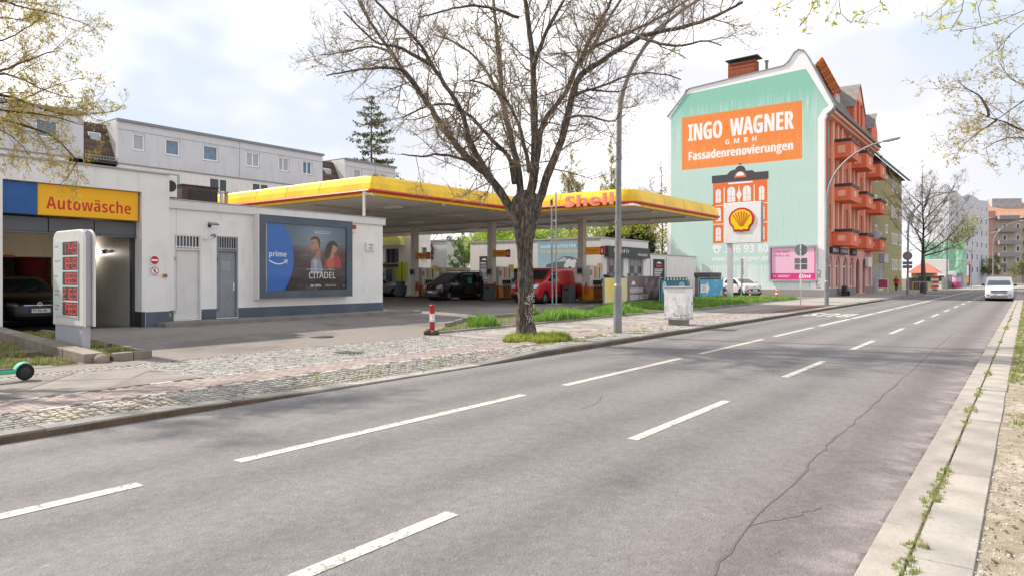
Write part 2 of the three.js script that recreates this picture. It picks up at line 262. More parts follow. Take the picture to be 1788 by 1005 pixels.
// setts: the nearest as single stones, the rest as copies
{
  const sett = (s) => { const g = new THREE.BoxGeometry(0.095, 0.05, 0.095, 2, 1, 2), p = g.attributes.position, r = rng(s); for (let i = 0; i < p.count; i++) { const x = p.getX(i), y = p.getY(i), z = p.getZ(i); if (y > 0) { const e = Math.abs(x) > 0.04 || Math.abs(z) > 0.04; p.setXYZ(i, x * 0.86, y - (e ? 0.008 : 0) + 0.004 * Math.sin(x * 90 + s) * Math.cos(z * 80), z * 0.86); } } g.deleteAttribute('normal'); const q = plain(toCreasedNormals(g.toNonIndexed(), 0.6)); return metric(q); };
  const gs = [sett(1), sett(2.7), sett(4.1)], r = rng(77), pts = [];
  const light = (k, w = 1) => new THREE.Color().setRGB(k * 1.07, k, k * 0.93 * w);
  for (let z = 3; z > -34; z -= 0.105) for (let i = 0; i < 7; i++) { const x = -9.26 - i * 0.107; if (z < -13.2 && z > -17.6 && x < -9.6) { if (r() < 0.75) continue; } const sand = z < -3.2 && z > -4.9 && r() < 0.6; pts.push([x, z, sand ? 1 : 0]); }
  for (let z = -6.2; z > -14.6; z -= 0.104) for (let i = 0; i < 26; i++) { const x = -10.99 - i * 0.103; pts.push([x, z, 2]); }
  for (let z = 3; z > -6.1; z -= 0.104) for (let i = 0; i < 4; i++) pts.push([-13.25 - i * 0.104, z, 2]);
  for (let z = -14.6; z > -34; z -= 0.104) for (let i = 0; i < 4; i++) pts.push([-13.35 - i * 0.104, z, 2]);
  const near = pts.map((p, i) => [Math.hypot(p[0], p[1]), i]).filter((q) => pts[q[1]][1] < -2.6).sort((a, b) => a[0] - b[0]).slice(0, 290).map((q) => q[1]), isNear = new Set(near);
  const tones = [0.26, 0.31, 0.35, 0.22].map((k) => new THREE.MeshStandardMaterial({ color: light(k), roughness: 0.85, bumpMap: scaled(tGrain, 0.08), bumpScale: 0.003 }));
  const tonesSand = [0.5, 0.42].map((k) => new THREE.MeshStandardMaterial({ color: light(k * 0.9, 0.88), roughness: 0.9 }));
  const inst = new THREE.InstancedMesh(gs[0], new THREE.MeshStandardMaterial({ color: 0xffffff, roughness: 0.85 }), pts.length - near.length); inst.name = 'setts'; stuff(inst); inst.castShadow = inst.receiveShadow = true; pave.add(inst);
  let n = 0; const o = new THREE.Object3D();
  pts.forEach(([x, z, kind], i) => {
    const k = 0.9 + r() * 0.2; o.position.set(x + (r() - 0.5) * 0.016, gy(x, z) - 0.022 + (r() - 0.5) * 0.01 - (kind === 1 ? 0.007 : 0), z + (r() - 0.5) * 0.016); o.rotation.set((r() - 0.5) * 0.06, (r() - 0.5) * 0.16 + (r() < 0.5 ? Math.PI / 2 : 0), (r() - 0.5) * 0.06); o.scale.set(k, 1, 0.9 + r() * 0.2); o.updateMatrix();
    if (isNear.has(i)) { const m = mesh('sett', gs[i % 3], kind === 1 ? tonesSand[i % 2] : tones[Math.floor(r() * 4)], pave); m.position.copy(o.position); m.rotation.copy(o.rotation); m.scale.copy(o.scale); }
    else { inst.setMatrixAt(n, o.matrix); inst.setColorAt(n, light((kind === 2 ? 0.235 : 0.25) + 0.14 * r() - (r() < 0.1 ? 0.12 : 0), kind === 1 ? 0.88 : 1)); n++; }
  });
}
{ // red cycle path
  const g = metric(plain(new RoundedBoxGeometry(0.193, 0.06, 0.093, 1, 0.004))), r = rng(91), L = [];
  for (let z = 3, k = 0; z > -34; z -= 0.1, k++) for (let i = 0; i < 5; i++) L.push([-10.05 - i * 0.2 - (k % 2 ? 0.1 : 0), z]);
  const keep = L.filter(([x]) => x > -10.92 && x < -9.98);
  const im = new THREE.InstancedMesh(g, new THREE.MeshStandardMaterial({ color: 0xffffff, roughness: 0.88, bumpMap: scaled(tGrain, 0.1), bumpScale: 0.002 }), keep.length); im.name = 'cycle_path_pavers'; stuff(im); im.receiveShadow = true; pave.add(im);
  const o = new THREE.Object3D(), c = new THREE.Color(), patch = (x, z) => fbm(x * 0.05 + 9, z * 0.01 + 9, 24, 3, 7);
  keep.forEach(([x, z], i) => { o.position.set(x, gy(x, z) - 0.03 + (r() - 0.5) * 0.004, z); o.rotation.set((r() - 0.5) * 0.02, (r() - 0.5) * 0.03, (r() - 0.5) * 0.02); o.updateMatrix(); im.setMatrixAt(i, o.matrix); const k = 0.8 + 0.3 * r() + 0.25 * (patch(x, z) - 0.5); c.setRGB(0.32 * k, 0.255 * k, 0.235 * k); im.setColorAt(i, c); });
  mesh('cycle_path', sheet(-9.97, -10.93, 1, -34, -60, 8, (x, z) => gy(x, z) + 0.002), M('#a07e78', 0.9, { map: [tSoft, 1.1] }), pave);
  const ew = M('#cfcac3', 0.85, { map: [tWorn, 0.9] });
  for (let z = 2.6, i = 0; z > -30; z -= 0.62, i++) for (const x of [-10.955, -9.955]) if (r() < 0.86) part(pave, 'edge_stone', ew, (b) => b.box(x - 0.045, x + 0.045, gy(x, z) - 0.05, gy(x, z) + 0.003, z - 0.17, z + 0.17));
}
{ // granite slabs laid across the walk, cut at its edges
  const clip = (poly, nx, nz, d) => { const out = []; for (let i = 0; i < poly.length; i++) { const a = poly[i], b = poly[(i + 1) % poly.length], da = a[0] * nx + a[1] * nz - d, db = b[0] * nx + b[1] * nz - d; if (da >= 0) out.push(a); if (da * db < 0) { const t = da / (da - db); out.push([lerp(a[0], b[0], t), lerp(a[1], b[1], t)]); } } return out; };
  const ms = [M('#8e8782', 0.8, { map: [tSoft, 1.2], bump: [tGrain, 0.25, 0.002] }), M('#837b76', 0.8, { map: [tSoft, 1.5], bump: [tGrain, 0.25, 0.002] }), M('#99918a', 0.82, { map: [tSoft, 1.0], bump: [tGrain, 0.25, 0.002] })], r = rng(13);
  const field = (x0, x1, z0, z1, diag, s, mm) => {
    for (let i = -60; i < 60; i++) for (let j = -60; j < 60; j++) {
      const c = [i * s + (diag ? 0 : (j % 2) * s * 0.5), j * s * (diag ? 1.35 : 1)], a = diag ? 0.72 : 0, ca = Math.cos(a), sa = Math.sin(a), h = s / 2 - 0.005, hz = (diag ? s * 1.35 : s) / 2 - 0.005;
      let q = [[-h, -hz], [h, -hz], [h, hz], [-h, hz]].map(([x, z]) => { x += c[0]; z += c[1]; return [x * ca - z * sa + (x0 + x1) / 2, x * sa + z * ca + (z0 + z1) / 2]; });
      q = clip(q, 1, 0, x0); if (q.length > 2) q = clip(q, -1, 0, -x1); if (q.length > 2) q = clip(q, 0, 1, z0); if (q.length > 2) q = clip(q, 0, -1, -z1); if (q.length < 3) continue;
      let A = 0; for (let k = 0; k < q.length; k++) { const a = q[k], b = q[(k + 1) % q.length]; A += a[0] * b[1] - b[0] * a[1]; } if (Math.abs(A) < 0.01) continue;
      const cx = q.reduce((t, p) => t + p[0], 0) / q.length, cz = q.reduce((t, p) => t + p[1], 0) / q.length;
      part(pave, 'slab', mm[Math.floor(r() * 3)], (b) => b.slabY(gy(cx, cz) + (r() - 0.5) * 0.007, 0.04, q));
    }
  };
  field(-13.2, -11.0, -6.15, 2.5, true, 0.85, ms);
  field(-13.3, -11.0, -45, -14.65, false, 0.75, [mStoneC, ms[2], mStoneC]);
}
// forecourt of the station
const tFore = tex(1024, 1024, (u, v) => { const a = fbm(u, v, 5, 5, 131), b = fbm(u, v, 120, 2, 133), o = sm(0.58, 0.72, fbm(u, v, 9, 4, 135)); let k = 0.56 + 0.14 * (a - 0.5) + 0.06 * (b - 0.5) - 0.07 * o; const bx = (u * 80) % 1, by = (v * 160 + (Math.floor(u * 80) % 2) * 0.5) % 1; if (bx < 0.07 || by < 0.12) k -= 0.035; return [k * 1.01, k * 0.975, k * 0.95]; });
const fore = S('forecourt');
mesh('paving', sheet(-13.6, -62, 44, 12, -62, 40, (x, z) => gy(x, z)), M('#ece4df', 0.82, { map: [tFore, 16], bump: [tGrain, 0.3, 0.003] }), fore);
part(fore, 'drain_cover', mDark, (b) => { const g = new THREE.CylinderGeometry(0.33, 0.33, 0.012, 24); g.translate(-15.4, gy(-15.4, -12) + 0.003, -12); b.add(g); });
part(fore, 'drain_cover', mDark, (b) => b.box(-12.3, -11.7, 0.14, 0.153, -10.3, -9.9));
part(fore, 'step', mStoneB, (b) => b.box(-20.58, -19.75, 0.3, 0.5, -19.6, -9.95, 0.02).box(-19.75, -20.1, 0.3, 0.47, -19.6, -20.4, 0.02));
// right side: kerb, slab strip, sandy median
const med = S('median');
{
  const r = rng(55), ms = [mStoneC, M('#b3aaa2', 0.9, { map: [tSoft, 0.7], bump: [tGrain, 0.2, 0.004] }), M('#a59d97', 0.9, { map: [tSoft, 0.9], bump: [tGrain, 0.2, 0.004] })]; let z = 6;
  while (z > -70) { const L = 0.95 + r() * 0.2, d = (r() - 0.5) * 0.008; part(med, 'kerb_stone', ms[Math.floor(r() * 3)], (b) => b.box(-0.8 + d, -0.585, -0.08, 0.1 + d, z - L + 0.008, z, 0.008)); z -= L; }
  z = 6; while (z > -70) { const L = 0.9 + r() * 0.9, d = (r() - 0.5) * 0.012; part(med, 'slab', ms[Math.floor(r() * 3)], (b) => b.box(-0.57, -0.255 + d, -0.05, 0.097 + d, z - L + 0.012, z, 0.006)); z -= L; }
  const tSandy = tex(1024, 1024, (u, v) => { const a = fbm(u, v, 6, 5, 141), b = fbm(u, v, 90, 3, 143), g = sm(0.52, 0.66, fbm(u, v, 10, 4, 145)); const k = 0.74 + 0.16 * (a - 0.5) + 0.26 * (b - 0.5), e = sm(0.5, 0.62, fbm(u, v, 22, 4, 147)) * 0.25; return [lerp(lerp(k, 0.55, g * 0.4), 0.5, e), lerp(lerp(k * 0.95, 0.53, g * 0.4), 0.47, e), lerp(lerp(k * 0.89, 0.42, g * 0.4), 0.4, e)]; });
  mesh('sandy_soil', sheet(-0.57, 14, 30, 10, -86, 80, (x, z) => 0.085 + 0.03 * (vn(x * 1.3 + 50, z * 1.3 + 500, 4096, 3) - 0.5) * sm(-0.3, 0.1, x)), M('#ded8d0', 0.95, { map: [tSandy, 3.6], bump: [tGrain, 0.25, 0.008] }), med);
  part(med, 'kerb', mStoneC, (b) => b.box(-0.8, -0.57, -0.08, 0.1, -70, -86).box(-0.57, 14, -0.08, 0.1, -86, -86.25));
}
// grass: clumps of blades, one object for each patch
const blade = (n, h, spread, s) => { const r = rng(s), pos = [], col = []; for (let i = 0; i < n; i++) { const a = r() * 6.28, rr = r() * spread, x = Math.cos(a) * rr, z = Math.sin(a) * rr, hh = h * (0.5 + r() * 0.7), lean = (r() - 0.3) * 0.7 * hh, b = r() * 6.28, w = 0.005 + 0.004 * r(), wx = Math.cos(b + 1.57) * w, wz = Math.sin(b + 1.57) * w, mx = x + Math.cos(b) * lean * 0.35, mz = z + Math.sin(b) * lean * 0.35, tx = x + Math.cos(b) * lean, tz = z + Math.sin(b) * lean; const k = 0.8 + 0.4 * r(); pos.push(x - wx, 0, z - wz, x + wx, 0, z + wz, mx + wx * 0.8, hh * 0.6, mz + wz * 0.8, x - wx, 0, z - wz, mx + wx * 0.8, hh * 0.6, mz + wz * 0.8, mx - wx * 0.8, hh * 0.6, mz - wz * 0.8, mx - wx * 0.8, hh * 0.6, mz - wz * 0.8, mx + wx * 0.8, hh * 0.6, mz + wz * 0.8, tx, hh, tz); for (let q = 0; q < 9; q++) col.push(k, k, k); } const g = new THREE.BufferGeometry(); g.setAttribute('position', new THREE.Float32BufferAttribute(pos, 3)); g.setAttribute('color', new THREE.Float32BufferAttribute(col, 3)); g.computeVertexNormals(); return metric(g); };
const gBlade = [blade(14, 0.16, 0.06, 1), blade(18, 0.09, 0.07, 2), blade(12, 0.26, 0.07, 3)];
const mGrass = new THREE.MeshPhysicalMaterial({ color: 0xffffff, roughness: 0.75, vertexColors: true, transmission: 0.35, thickness: 0, side: THREE.DoubleSide });
function grass(name, label, kind, list, colour) { // list: [x, y, z, scale]; colour(r) -> [r, g, b]
  const m = new THREE.InstancedMesh(gBlade[kind], mGrass, list.length), o = new THREE.Object3D(), c = new THREE.Color(), r = rng(list.length + 7);
  list.forEach(([x, y, z, s], i) => { o.position.set(x, y, z); o.rotation.y = r() * 6.28; o.scale.setScalar(s * (0.7 + 0.6 * r())); o.updateMatrix(); m.setMatrixAt(i, o.matrix); m.setColorAt(i, c.setRGB(...colour(r))); });
  m.name = numbered(name); m.userData = { label, category: 'grass', kind: 'stuff' }; m.castShadow = m.receiveShadow = true; scene.add(m); return m;
}
const mixed = (r) => { const k = 0.7 + 0.5 * r(), q = r(); return q < 0.3 ? [0.42 * k, 0.37 * k, 0.2 * k] : q < 0.6 ? [0.33 * k, 0.36 * k, 0.1 * k] : [0.27 * k, 0.36 * k, 0.07 * k]; }, green = (r) => { const k = 0.75 + 0.5 * r(); return [0.26 * k, 0.36 * k, 0.055 * k]; }, fresh = (r) => { const k = 0.75 + 0.5 * r(); return [0.24 * k, 0.42 * k, 0.05 * k]; }, dry = (r) => { const k = 0.7 + 0.5 * r(); return r() < 0.5 ? [0.40 * k, 0.37 * k, 0.17 * k] : [0.28 * k, 0.33 * k, 0.09 * k]; }, yellowGrass = (r) => { const k = 0.8 + 0.5 * r(); return [0.38 * k, 0.43 * k, 0.06 * k]; };  // the last of these is a yellower grass green
// ---------------------------------------------------------------- car wash and service building
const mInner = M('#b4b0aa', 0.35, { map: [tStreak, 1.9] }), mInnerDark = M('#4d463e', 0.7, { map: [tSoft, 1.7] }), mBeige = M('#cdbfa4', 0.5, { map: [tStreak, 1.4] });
const washH = T('car_wash_building', 'tall white car wash hall with open bay under a blue and yellow sign', 'building', [-20.3, 0.3, -6.9]);
{
  const h = new THREE.Group(); const inv = (b) => { const g = b.geo(); g.translate(20.3, -0.3, 6.9); return metric(g); };
  const add = (name, mat, fn, parent = washH) => { const b = new B(); fn(b); return mesh(name, inv(b), mat, parent); };
  add('wall', mWhite, (b) => b.wallX(-20.3, 0.62, [[-1.5, 0.2], [-1.5, 4.8], [-10.34, 4.8], [-10.34, 0.2]], [rect(-9.55, -6.2, 0.21, 4.23)])
    .box(-21, -33.4, 0.2, 4.6, -9.62, -10.3).box(-21, -33.4, 0.2, 4.6, -1.5, -1.8));
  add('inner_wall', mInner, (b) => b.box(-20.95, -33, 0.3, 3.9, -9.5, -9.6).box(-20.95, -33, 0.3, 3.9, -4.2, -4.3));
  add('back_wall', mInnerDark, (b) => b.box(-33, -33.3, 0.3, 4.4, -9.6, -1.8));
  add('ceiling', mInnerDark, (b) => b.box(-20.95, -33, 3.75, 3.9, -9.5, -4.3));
  add('roof', mLightGrey, (b) => b.box(-20.95, -33.4, 4.45, 4.6, -9.62, -1.8));
  add('coping', mLightGrey, (b) => b.box(-20.25, -20.95, 4.803, 4.85, -1.5, -10.38));
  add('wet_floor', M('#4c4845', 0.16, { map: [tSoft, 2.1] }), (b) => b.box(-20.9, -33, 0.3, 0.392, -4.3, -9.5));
  for (const [z0, z1] of [[-9.66, -10.335], [-1.5, -6.12]]) add('plinth', mBlueGrey, (b) => b.box(-20.285, -20.4, 0.35, 0.81, z0, z1));
  add('jamb_guard', mDark, (b) => b.box(-20.29, -20.93, 0.38, 0.82, -9.535, -9.64));
  add('roller_door', M('#5d6066', 0.45, { map: [tStreak, 2] }), (b) => { for (let i = 0; i < 3; i++) b.box(-20.62, -20.75, 2.99, 3.36, -6.21 - i * 1.113, -7.30 - i * 1.113, 0.01); b.box(-20.6, -20.78, 2.93, 2.985, -6.21, -9.54); });
  add('door_track', mDark, (b) => b.box(-20.7, -20.85, 0.4, 2.93, -9.47, -9.545));
}
{
  const s = T('car_wash_sign', 'long blue and yellow sign reading Autowäsche in red above the wash bay', 'sign', [-20.5, 3.4, -7.9]);
  const g = (z0, z1, name, mat) => part(s, name, mat, (b) => b.box(-0.1, 0.1, 0, 0.82, z0 + 7.9, z1 + 7.9, 0.01));
  g(-6.22, -6.98, 'blue_panel', mBlue); const yp = g(-6.985, -9.5, 'yellow_panel', mYellowPanel);
  part(yp, 'lettering', P(1024, 340, (c, w, h) => { c.fillStyle = '#f6b500'; c.fillRect(0, 0, w, h); c.fillStyle = '#c8281c'; c.font = 'bold 190px sans-serif'; c.textAlign = 'center'; c.textBaseline = 'alphabetic'; c.fillText('Autowäsche', w / 2, h * 0.80, w * 0.87); }, { roughness: 0.45 }), (b) => b.quad([0.104, 0.02, 0.88], [0.104, 0.02, -1.57], [0.104, 0.80, -1.57], [0.104, 0.80, 0.88]), true);
}
{ // wash gantry with brushes
  const g = T('wash_gantry', 'beige car wash gantry with red rollers standing behind the black hatchback', 'car wash machine', [-26.2, 0.39, -7]);
  part(g, 'beam', mBeige, (b) => b.box(-0.5, 0.5, 2.05, 2.95, -2.3, 2.4, 0.03));
  part(g, 'post', mBeige, (b) => b.box(-0.5, 0.5, 0, 2.05, -2.45, -2.2)); part(g, 'post', mBeige, (b) => b.box(-0.5, 0.5, 0, 2.05, 2.2, 2.45));
  const brush = (x, z) => part(g, 'roller_brush', M('#6e1620', 0.95, { bump: [tGrain, 0.12, 0.02] }), (b) => { const r = rng(3); for (let k = 0; k < 30; k++) { const y = 0.1 + k * 0.065; b.cyl(x, y, y + 0.06, z, 0.40 + r() * 0.07, 0.42 + r() * 0.05, 14); } });
  brush(0.1, -1.75); brush(0.1, 1.85);
  part(g, 'rail', M('#b98064', 0.5), (b) => b.box(-0.9, -0.8, 1.35, 1.5, -1.1, 2.3)); part(g, 'rail', M('#b98064', 0.5), (b) => b.box(-0.9, -0.8, 0.98, 1.15, -0.9, 2.3));
  part(g, 'triangle_plate', mYellow, (b) => b.wallX(0.53, 0.02, [[0.95, 2.12], [0.95, 2.75], [-1.1, 2.12]])); part(g, 'red_stripe', mRed, (b) => b.wallX(0.54, 0.03, [[0.95, 2.04], [0.95, 2.2], [-1.1, 2.11], [-1.25, 2.04]]));
  part(g, 'wash_lettering', P(128, 64, (c) => { c.fillStyle = '#cdbfa4'; c.fillRect(0, 0, 128, 64); c.fillStyle = '#2a3f86'; c.font = 'bold 44px sans-serif'; c.fillText('wash', 4, 46); }), (b) => b.quad([0.506, 2.3, 2.2], [0.506, 2.3, 1.2], [0.506, 2.75, 1.2], [0.506, 2.75, 2.2]), true);
}
for (const [x, i] of [[-23.2, 0], [-26.8, 1]]) {
  const l = T('tube_lamp', i ? 'farther lit fluorescent tube on the right wall of the wash bay' : 'nearer lit fluorescent tube on the right wall of the wash bay', 'lamp', [x, 2.55, -9.4]);
  part(l, 'housing', mLightGrey, (b) => b.box(-0.65, 0.65, -0.03, 0.07, -0.09, -0.04)); part(l, 'tube', new THREE.MeshStandardMaterial({ color: '#fff', emissive: '#ffe9cc', emissiveIntensity: 3.2, roughness: 0.4 }), (b) => b.rod([-0.6, 0.02, 0], [0.6, 0.02, 0], 0.025));
  const p = new THREE.PointLight(new THREE.Color(1, 0.92, 0.8), 1.1, 9); p.position.set(0, 0.02, 0.12); p.castShadow = true; l.add(p);
}
const low = T('service_building', 'low white flat roofed building with blue plinth and two doors', 'building', [-20.6, 0.5, -14.7]);
{
  const add = (name, mat, fn, parent = low) => { const b = new B(); fn(b); const g = b.geo(); g.translate(20.6, -0.5, 14.7); return mesh(name, metric(g), mat, parent); };
  const doors = [[-11.49, -10.63], [-12.74, -12.0]];
  add('wall', mWhite, (b) => b.wallX(-20.6, 0.3, [[-10.345, 0.3], [-10.345, 3.9], [-19.04, 3.9], [-19.04, 0.3]], doors.map(([a, c]) => rect(a, c, 0.52, 3.1))).wallZ(-19.04, -0.3, [[-20.9, 0.3], [-31, 0.3], [-31, 3.9], [-20.9, 3.9]]).box(-31, -30.7, 0.3, 3.9, -10.345, -18.7));
  add('coping', mWhiteTrim, (b) => b.box(-20.52, -20.9, 3.86, 4.12, -10.35, -19.13, 0.012).box(-20.9, -31, 3.86, 4.12, -18.8, -19.13));
  add('coping_edge', mLightGrey, (b) => b.box(-20.50, -20.9, 4.123, 4.15, -10.35, -19.15).box(-20.9, -31, 4.123, 4.15, -18.8, -19.15));
  add('roof', mDark, (b) => b.box(-20.9, -30.7, 3.7, 3.8, -10.345, -18.75));
  for (const [a, c] of [[-10.35, -10.62], [-11.5, -11.99], [-12.75, -19.05]]) add('plinth', mBlueGrey, (b) => b.box(-20.585, -20.62, 0.4, 0.815, a, c)); add('plinth', mBlueGrey, (b) => b.box(-20.62, -31, 0.4, 0.815, -19.03, -19.055));
  add('joint', mGrey, (b) => b.box(-20.597, -20.6, 0.82, 3.86, -10.70, -10.706));
  doors.forEach(([a, c], i) => {
    const m = i ? mDoorGrey : M('#dddcdc', 0.5, { map: [tStreak, 1.7] }), d = add('door', m, (b) => { b.box(-20.66, -20.72, 0.53, 2.62, a + 0.05, c - 0.05, 0.006); b.wallX(-20.60, 0.09, [[a, 0.52], [c, 0.52], [c, 3.1], [a, 3.1]], [rect(a + 0.05, c - 0.05, 0.525, 2.62), rect(a + 0.05, c - 0.05, 2.68, 3.05)]); b.box(-20.652, -20.66, 0.75, 2.42, a + 0.13, c - 0.13); });
    const pane = add('transom_pane', mPane, (b) => b.box(-20.68, -20.69, 2.68, 3.05, a + 0.05, c - 0.05), low);
    for (let k = 0; k < 8; k++) add('window_bar', i ? mLightGrey : mFrame, (b) => { const z = lerp(a + 0.08, c - 0.08, k / 7); b.box(-20.585, -20.605, 2.66, 3.07, z - 0.011, z + 0.011); });
    add('bar_rail', i ? mLightGrey : mFrame, (b) => b.box(-20.575, -20.605, 2.7, 2.73, a + 0.03, c - 0.03));
    for (const y of [0.72, 2.3]) add('hinge', mDark, (b) => b.box(-20.6, -20.655, y, y + 0.11, c - 0.045, c - 0.02));
    if (i) { const hd = add('handle', mSteel, (b) => { b.rod([-20.65, 1.52, a + 0.12], [-20.58, 1.52, a + 0.12], 0.012).rod([-20.585, 1.52, a + 0.12], [-20.585, 1.52, a + 0.24], 0.012); b.box(-20.645, -20.66, 1.38, 1.62, a + 0.1, a + 0.14); });
      add('restroom_sign', P(128, 128, (c) => { c.fillStyle = '#989ba4'; c.fillRect(0, 0, 128, 128); c.strokeStyle = '#f2f2f2'; c.lineWidth = 6; c.strokeRect(8, 8, 112, 112); c.fillStyle = '#f2f2f2'; for (const x of [42, 86]) { c.beginPath(); c.arc(x, 30, 9, 0, 7); c.fill(); c.beginPath(); c.moveTo(x - 10, 42); c.lineTo(x + 10, 42); c.lineTo(x > 60 ? x + 17 : x + 12, 84); c.lineTo(x + 7, 84); c.lineTo(x + 6, 112); c.lineTo(x - 6, 112); c.lineTo(x - 7, 84); c.lineTo(x > 60 ? x - 17 : x - 12, 84); c.fill(); } }), (b) => b.quad([-20.648, 2.02, -12.2], [-20.648, 2.02, -12.5], [-20.648, 2.32, -12.5], [-20.648, 2.32, -12.2]), low); }
  });
}
{
  const l = T('wall_lamp', 'small flat floodlight high on the white wall between the two doors', 'lamp', [-20.6, 3.43, -11.76]);
  part(l, 'head', mGrey, (b) => { const g = new RoundedBoxGeometry(0.2, 0.05, 0.28, 1, 0.012); g.rotateZ(-0.3); g.translate(0.24, 0.03, 0); b.add(g); }); part(l, 'arm', mDark, (b) => b.rod([0, -0.02, 0], [0.2, 0.02, 0], 0.018).box(0, 0.02, -0.07, 0.04, -0.05, 0.05));
  const c = T('swan_neck_lamp', 'small white bent lamp on the wall left of the grey door', 'lamp', [-20.6, 3.02, -11.72]);
  part(c, 'arm', mFrame, (b) => b.tube([[0, 0.06, -0.14], [0.09, 0.06, -0.12], [0.12, -0.02, 0], [0.1, -0.02, 0.12]], 0.018)); part(c, 'head', mGrey, (b) => b.rod([0.0, 0.08, -0.15], [0.1, 0.08, -0.15], 0.06, 12)); part(c, 'shade', mFrame, (b) => b.rod([0.1, -0.02, 0.1], [0.1, -0.03, 0.2], 0.035, 10));
  const s = T('no_entry_sign', 'round red no entry sign on the white pillar', 'sign', [-20.288, 2.29, -9.9]);
  const disc = (parent, y, draw) => part(parent, 'face', P(128, 128, draw), (b) => b.quad([0.012, y - 0.125, 0.125], [0.012, y - 0.125, -0.125], [0.012, y + 0.125, -0.125], [0.012, y + 0.125, 0.125]), true);
  const plate = (p) => part(p, 'plate', mFrame, (b) => b.box(0, 0.01, -0.13, 0.13, -0.13, 0.13));
  plate(s); disc(s, 0, (c) => { c.fillStyle = '#e4e2e2'; c.fillRect(0, 0, 128, 128); c.fillStyle = '#c5202a'; c.beginPath(); c.arc(64, 64, 60, 0, 7); c.fill(); c.fillStyle = '#fff'; c.fillRect(18, 52, 92, 24); });
  const n = T('no_pedestrians_sign', 'round sign with a crossed out walking figure below the no entry sign', 'sign', [-20.288, 1.985, -9.9]);
  plate(n); disc(n, 0, (c) => { c.fillStyle = '#e4e2e2'; c.fillRect(0, 0, 128, 128); c.strokeStyle = '#c5202a'; c.lineWidth = 12; c.fillStyle = '#fff'; c.beginPath(); c.arc(64, 64, 54, 0, 7); c.fill(); c.stroke(); c.strokeStyle = '#1a1a1a'; c.lineWidth = 9; c.lineCap = 'round'; c.beginPath(); c.moveTo(66, 42); c.lineTo(62, 70); c.lineTo(46, 98); c.moveTo(62, 70); c.lineTo(80, 98); c.moveTo(44, 62); c.lineTo(66, 46); c.lineTo(84, 64); c.stroke(); c.fillStyle = '#1a1a1a'; c.beginPath(); c.arc(70, 31, 8, 0, 7); c.fill(); c.strokeStyle = '#c5202a'; c.lineWidth = 10; c.beginPath(); c.moveTo(28, 28); c.lineTo(100, 100); c.stroke(); });
  const k = T('key_switch', 'small brass key switch box on the wall beside the round signs', 'switch', [-20.3, 1.85, -10.2]); part(k, 'box', M('#b5813a', 0.5), (b) => b.box(0, 0.06, -0.05, 0.05, -0.06, 0.06, 0.01)); part(k, 'knob', mDark, (b) => b.rod([0.06, 0, 0], [0.08, 0, 0], 0.02, 10));
  const y = T('hydrant_plate', 'round yellow marker on the blue plinth beside the white door', 'sign', [-20.58, 0.68, -10.46]); part(y, 'disc', mYellow, (b) => b.rod([0, 0, 0], [0.02, 0, 0], 0.065, 20)); part(y, 'print', mDark, (b) => b.box(0.021, 0.023, -0.012, 0.012, -0.035, 0.035));
  const a = T('alarm_box', 'small red and white alarm siren on the wall right of the billboard', 'alarm', [-20.6, 3.5, -17.5]); part(a, 'red_lamp', mRed, (b) => b.box(0, 0.12, 0.12, 0.28, -0.09, 0.09, 0.02)); part(a, 'housing', M('#e8dfd0', 0.5), (b) => b.box(0, 0.11, -0.01, 0.118, -0.09, 0.09, 0.01));
  const hn = T('house_number', 'house number plate 170 172 on the right end of the white wall', 'sign', [-20.595, 2.98, -18.35]);
  part(hn, 'plate', mFrame, (b) => b.box(0, 0.06, -0.16, 0.16, -0.22, 0.22, 0.01)); part(hn, 'digits', P(128, 96, (c) => { c.fillStyle = '#e2e2e2'; c.fillRect(0, 0, 128, 96); c.fillStyle = '#222'; c.font = 'bold 40px sans-serif'; c.textAlign = 'center'; c.fillText('170', 64, 42); c.fillText('172', 64, 84); }), (b) => b.quad([0.063, -0.15, 0.21], [0.063, -0.15, -0.21], [0.063, 0.15, -0.21], [0.063, 0.15, 0.21]), true);
  const ru = T('roof_cabinet', 'dark brown plant cabinet on the low white roof', 'cabinet', [-22.6, 3.8, -12.3]); part(ru, 'housing', M('#54443f', 0.7, { map: [tSoft, 1] }), (b) => b.box(-0.5, 0.5, 0, 1.0, -0.62, 0.62, 0.015)); part(ru, 'lid', mDark, (b) => b.box(-0.53, 0.53, 1.002, 1.04, -0.65, 0.65)); part(ru, 'louvre', mDark, (b) => { for (let i = 0; i < 6; i++) b.box(0.503, 0.52, 0.55 + i * 0.06, 0.58 + i * 0.06, -0.4, 0.4); });
  const ac = T('air_conditioner', 'white air conditioning unit fixed beside the tall white hall', 'air conditioner', [-20.75, 4.15, -10.55]); part(ac, 'case', mFrame, (b) => b.box(-0.3, 0.12, 0.05, 0.7, -0.2, 0.2, 0.02)); part(ac, 'fan_grille', mDark, (b) => b.rod([0.12, 0.38, 0], [0.135, 0.38, 0], 0.17, 18)); for (const z of [-0.16, 0.16]) part(ac, 'foot', mGrey, (b) => b.box(-0.25, 0.1, 0, 0.05, z - 0.02, z + 0.02));
  const vp = T('vent_pipe', 'pair of short rusty vent pipes on the low white roof', 'vent', [-22, 3.8, -13.0]); for (const d of [0, 0.16]) part(vp, 'pipe', M(d ? '#a98f7a' : '#cfc8c0', 0.7), (b) => b.cyl(0, 0, 0.85, -d, 0.06, 0.06, 10).cyl(0, 0.86, 0.92, -d, 0.09, 0.09, 10));
}
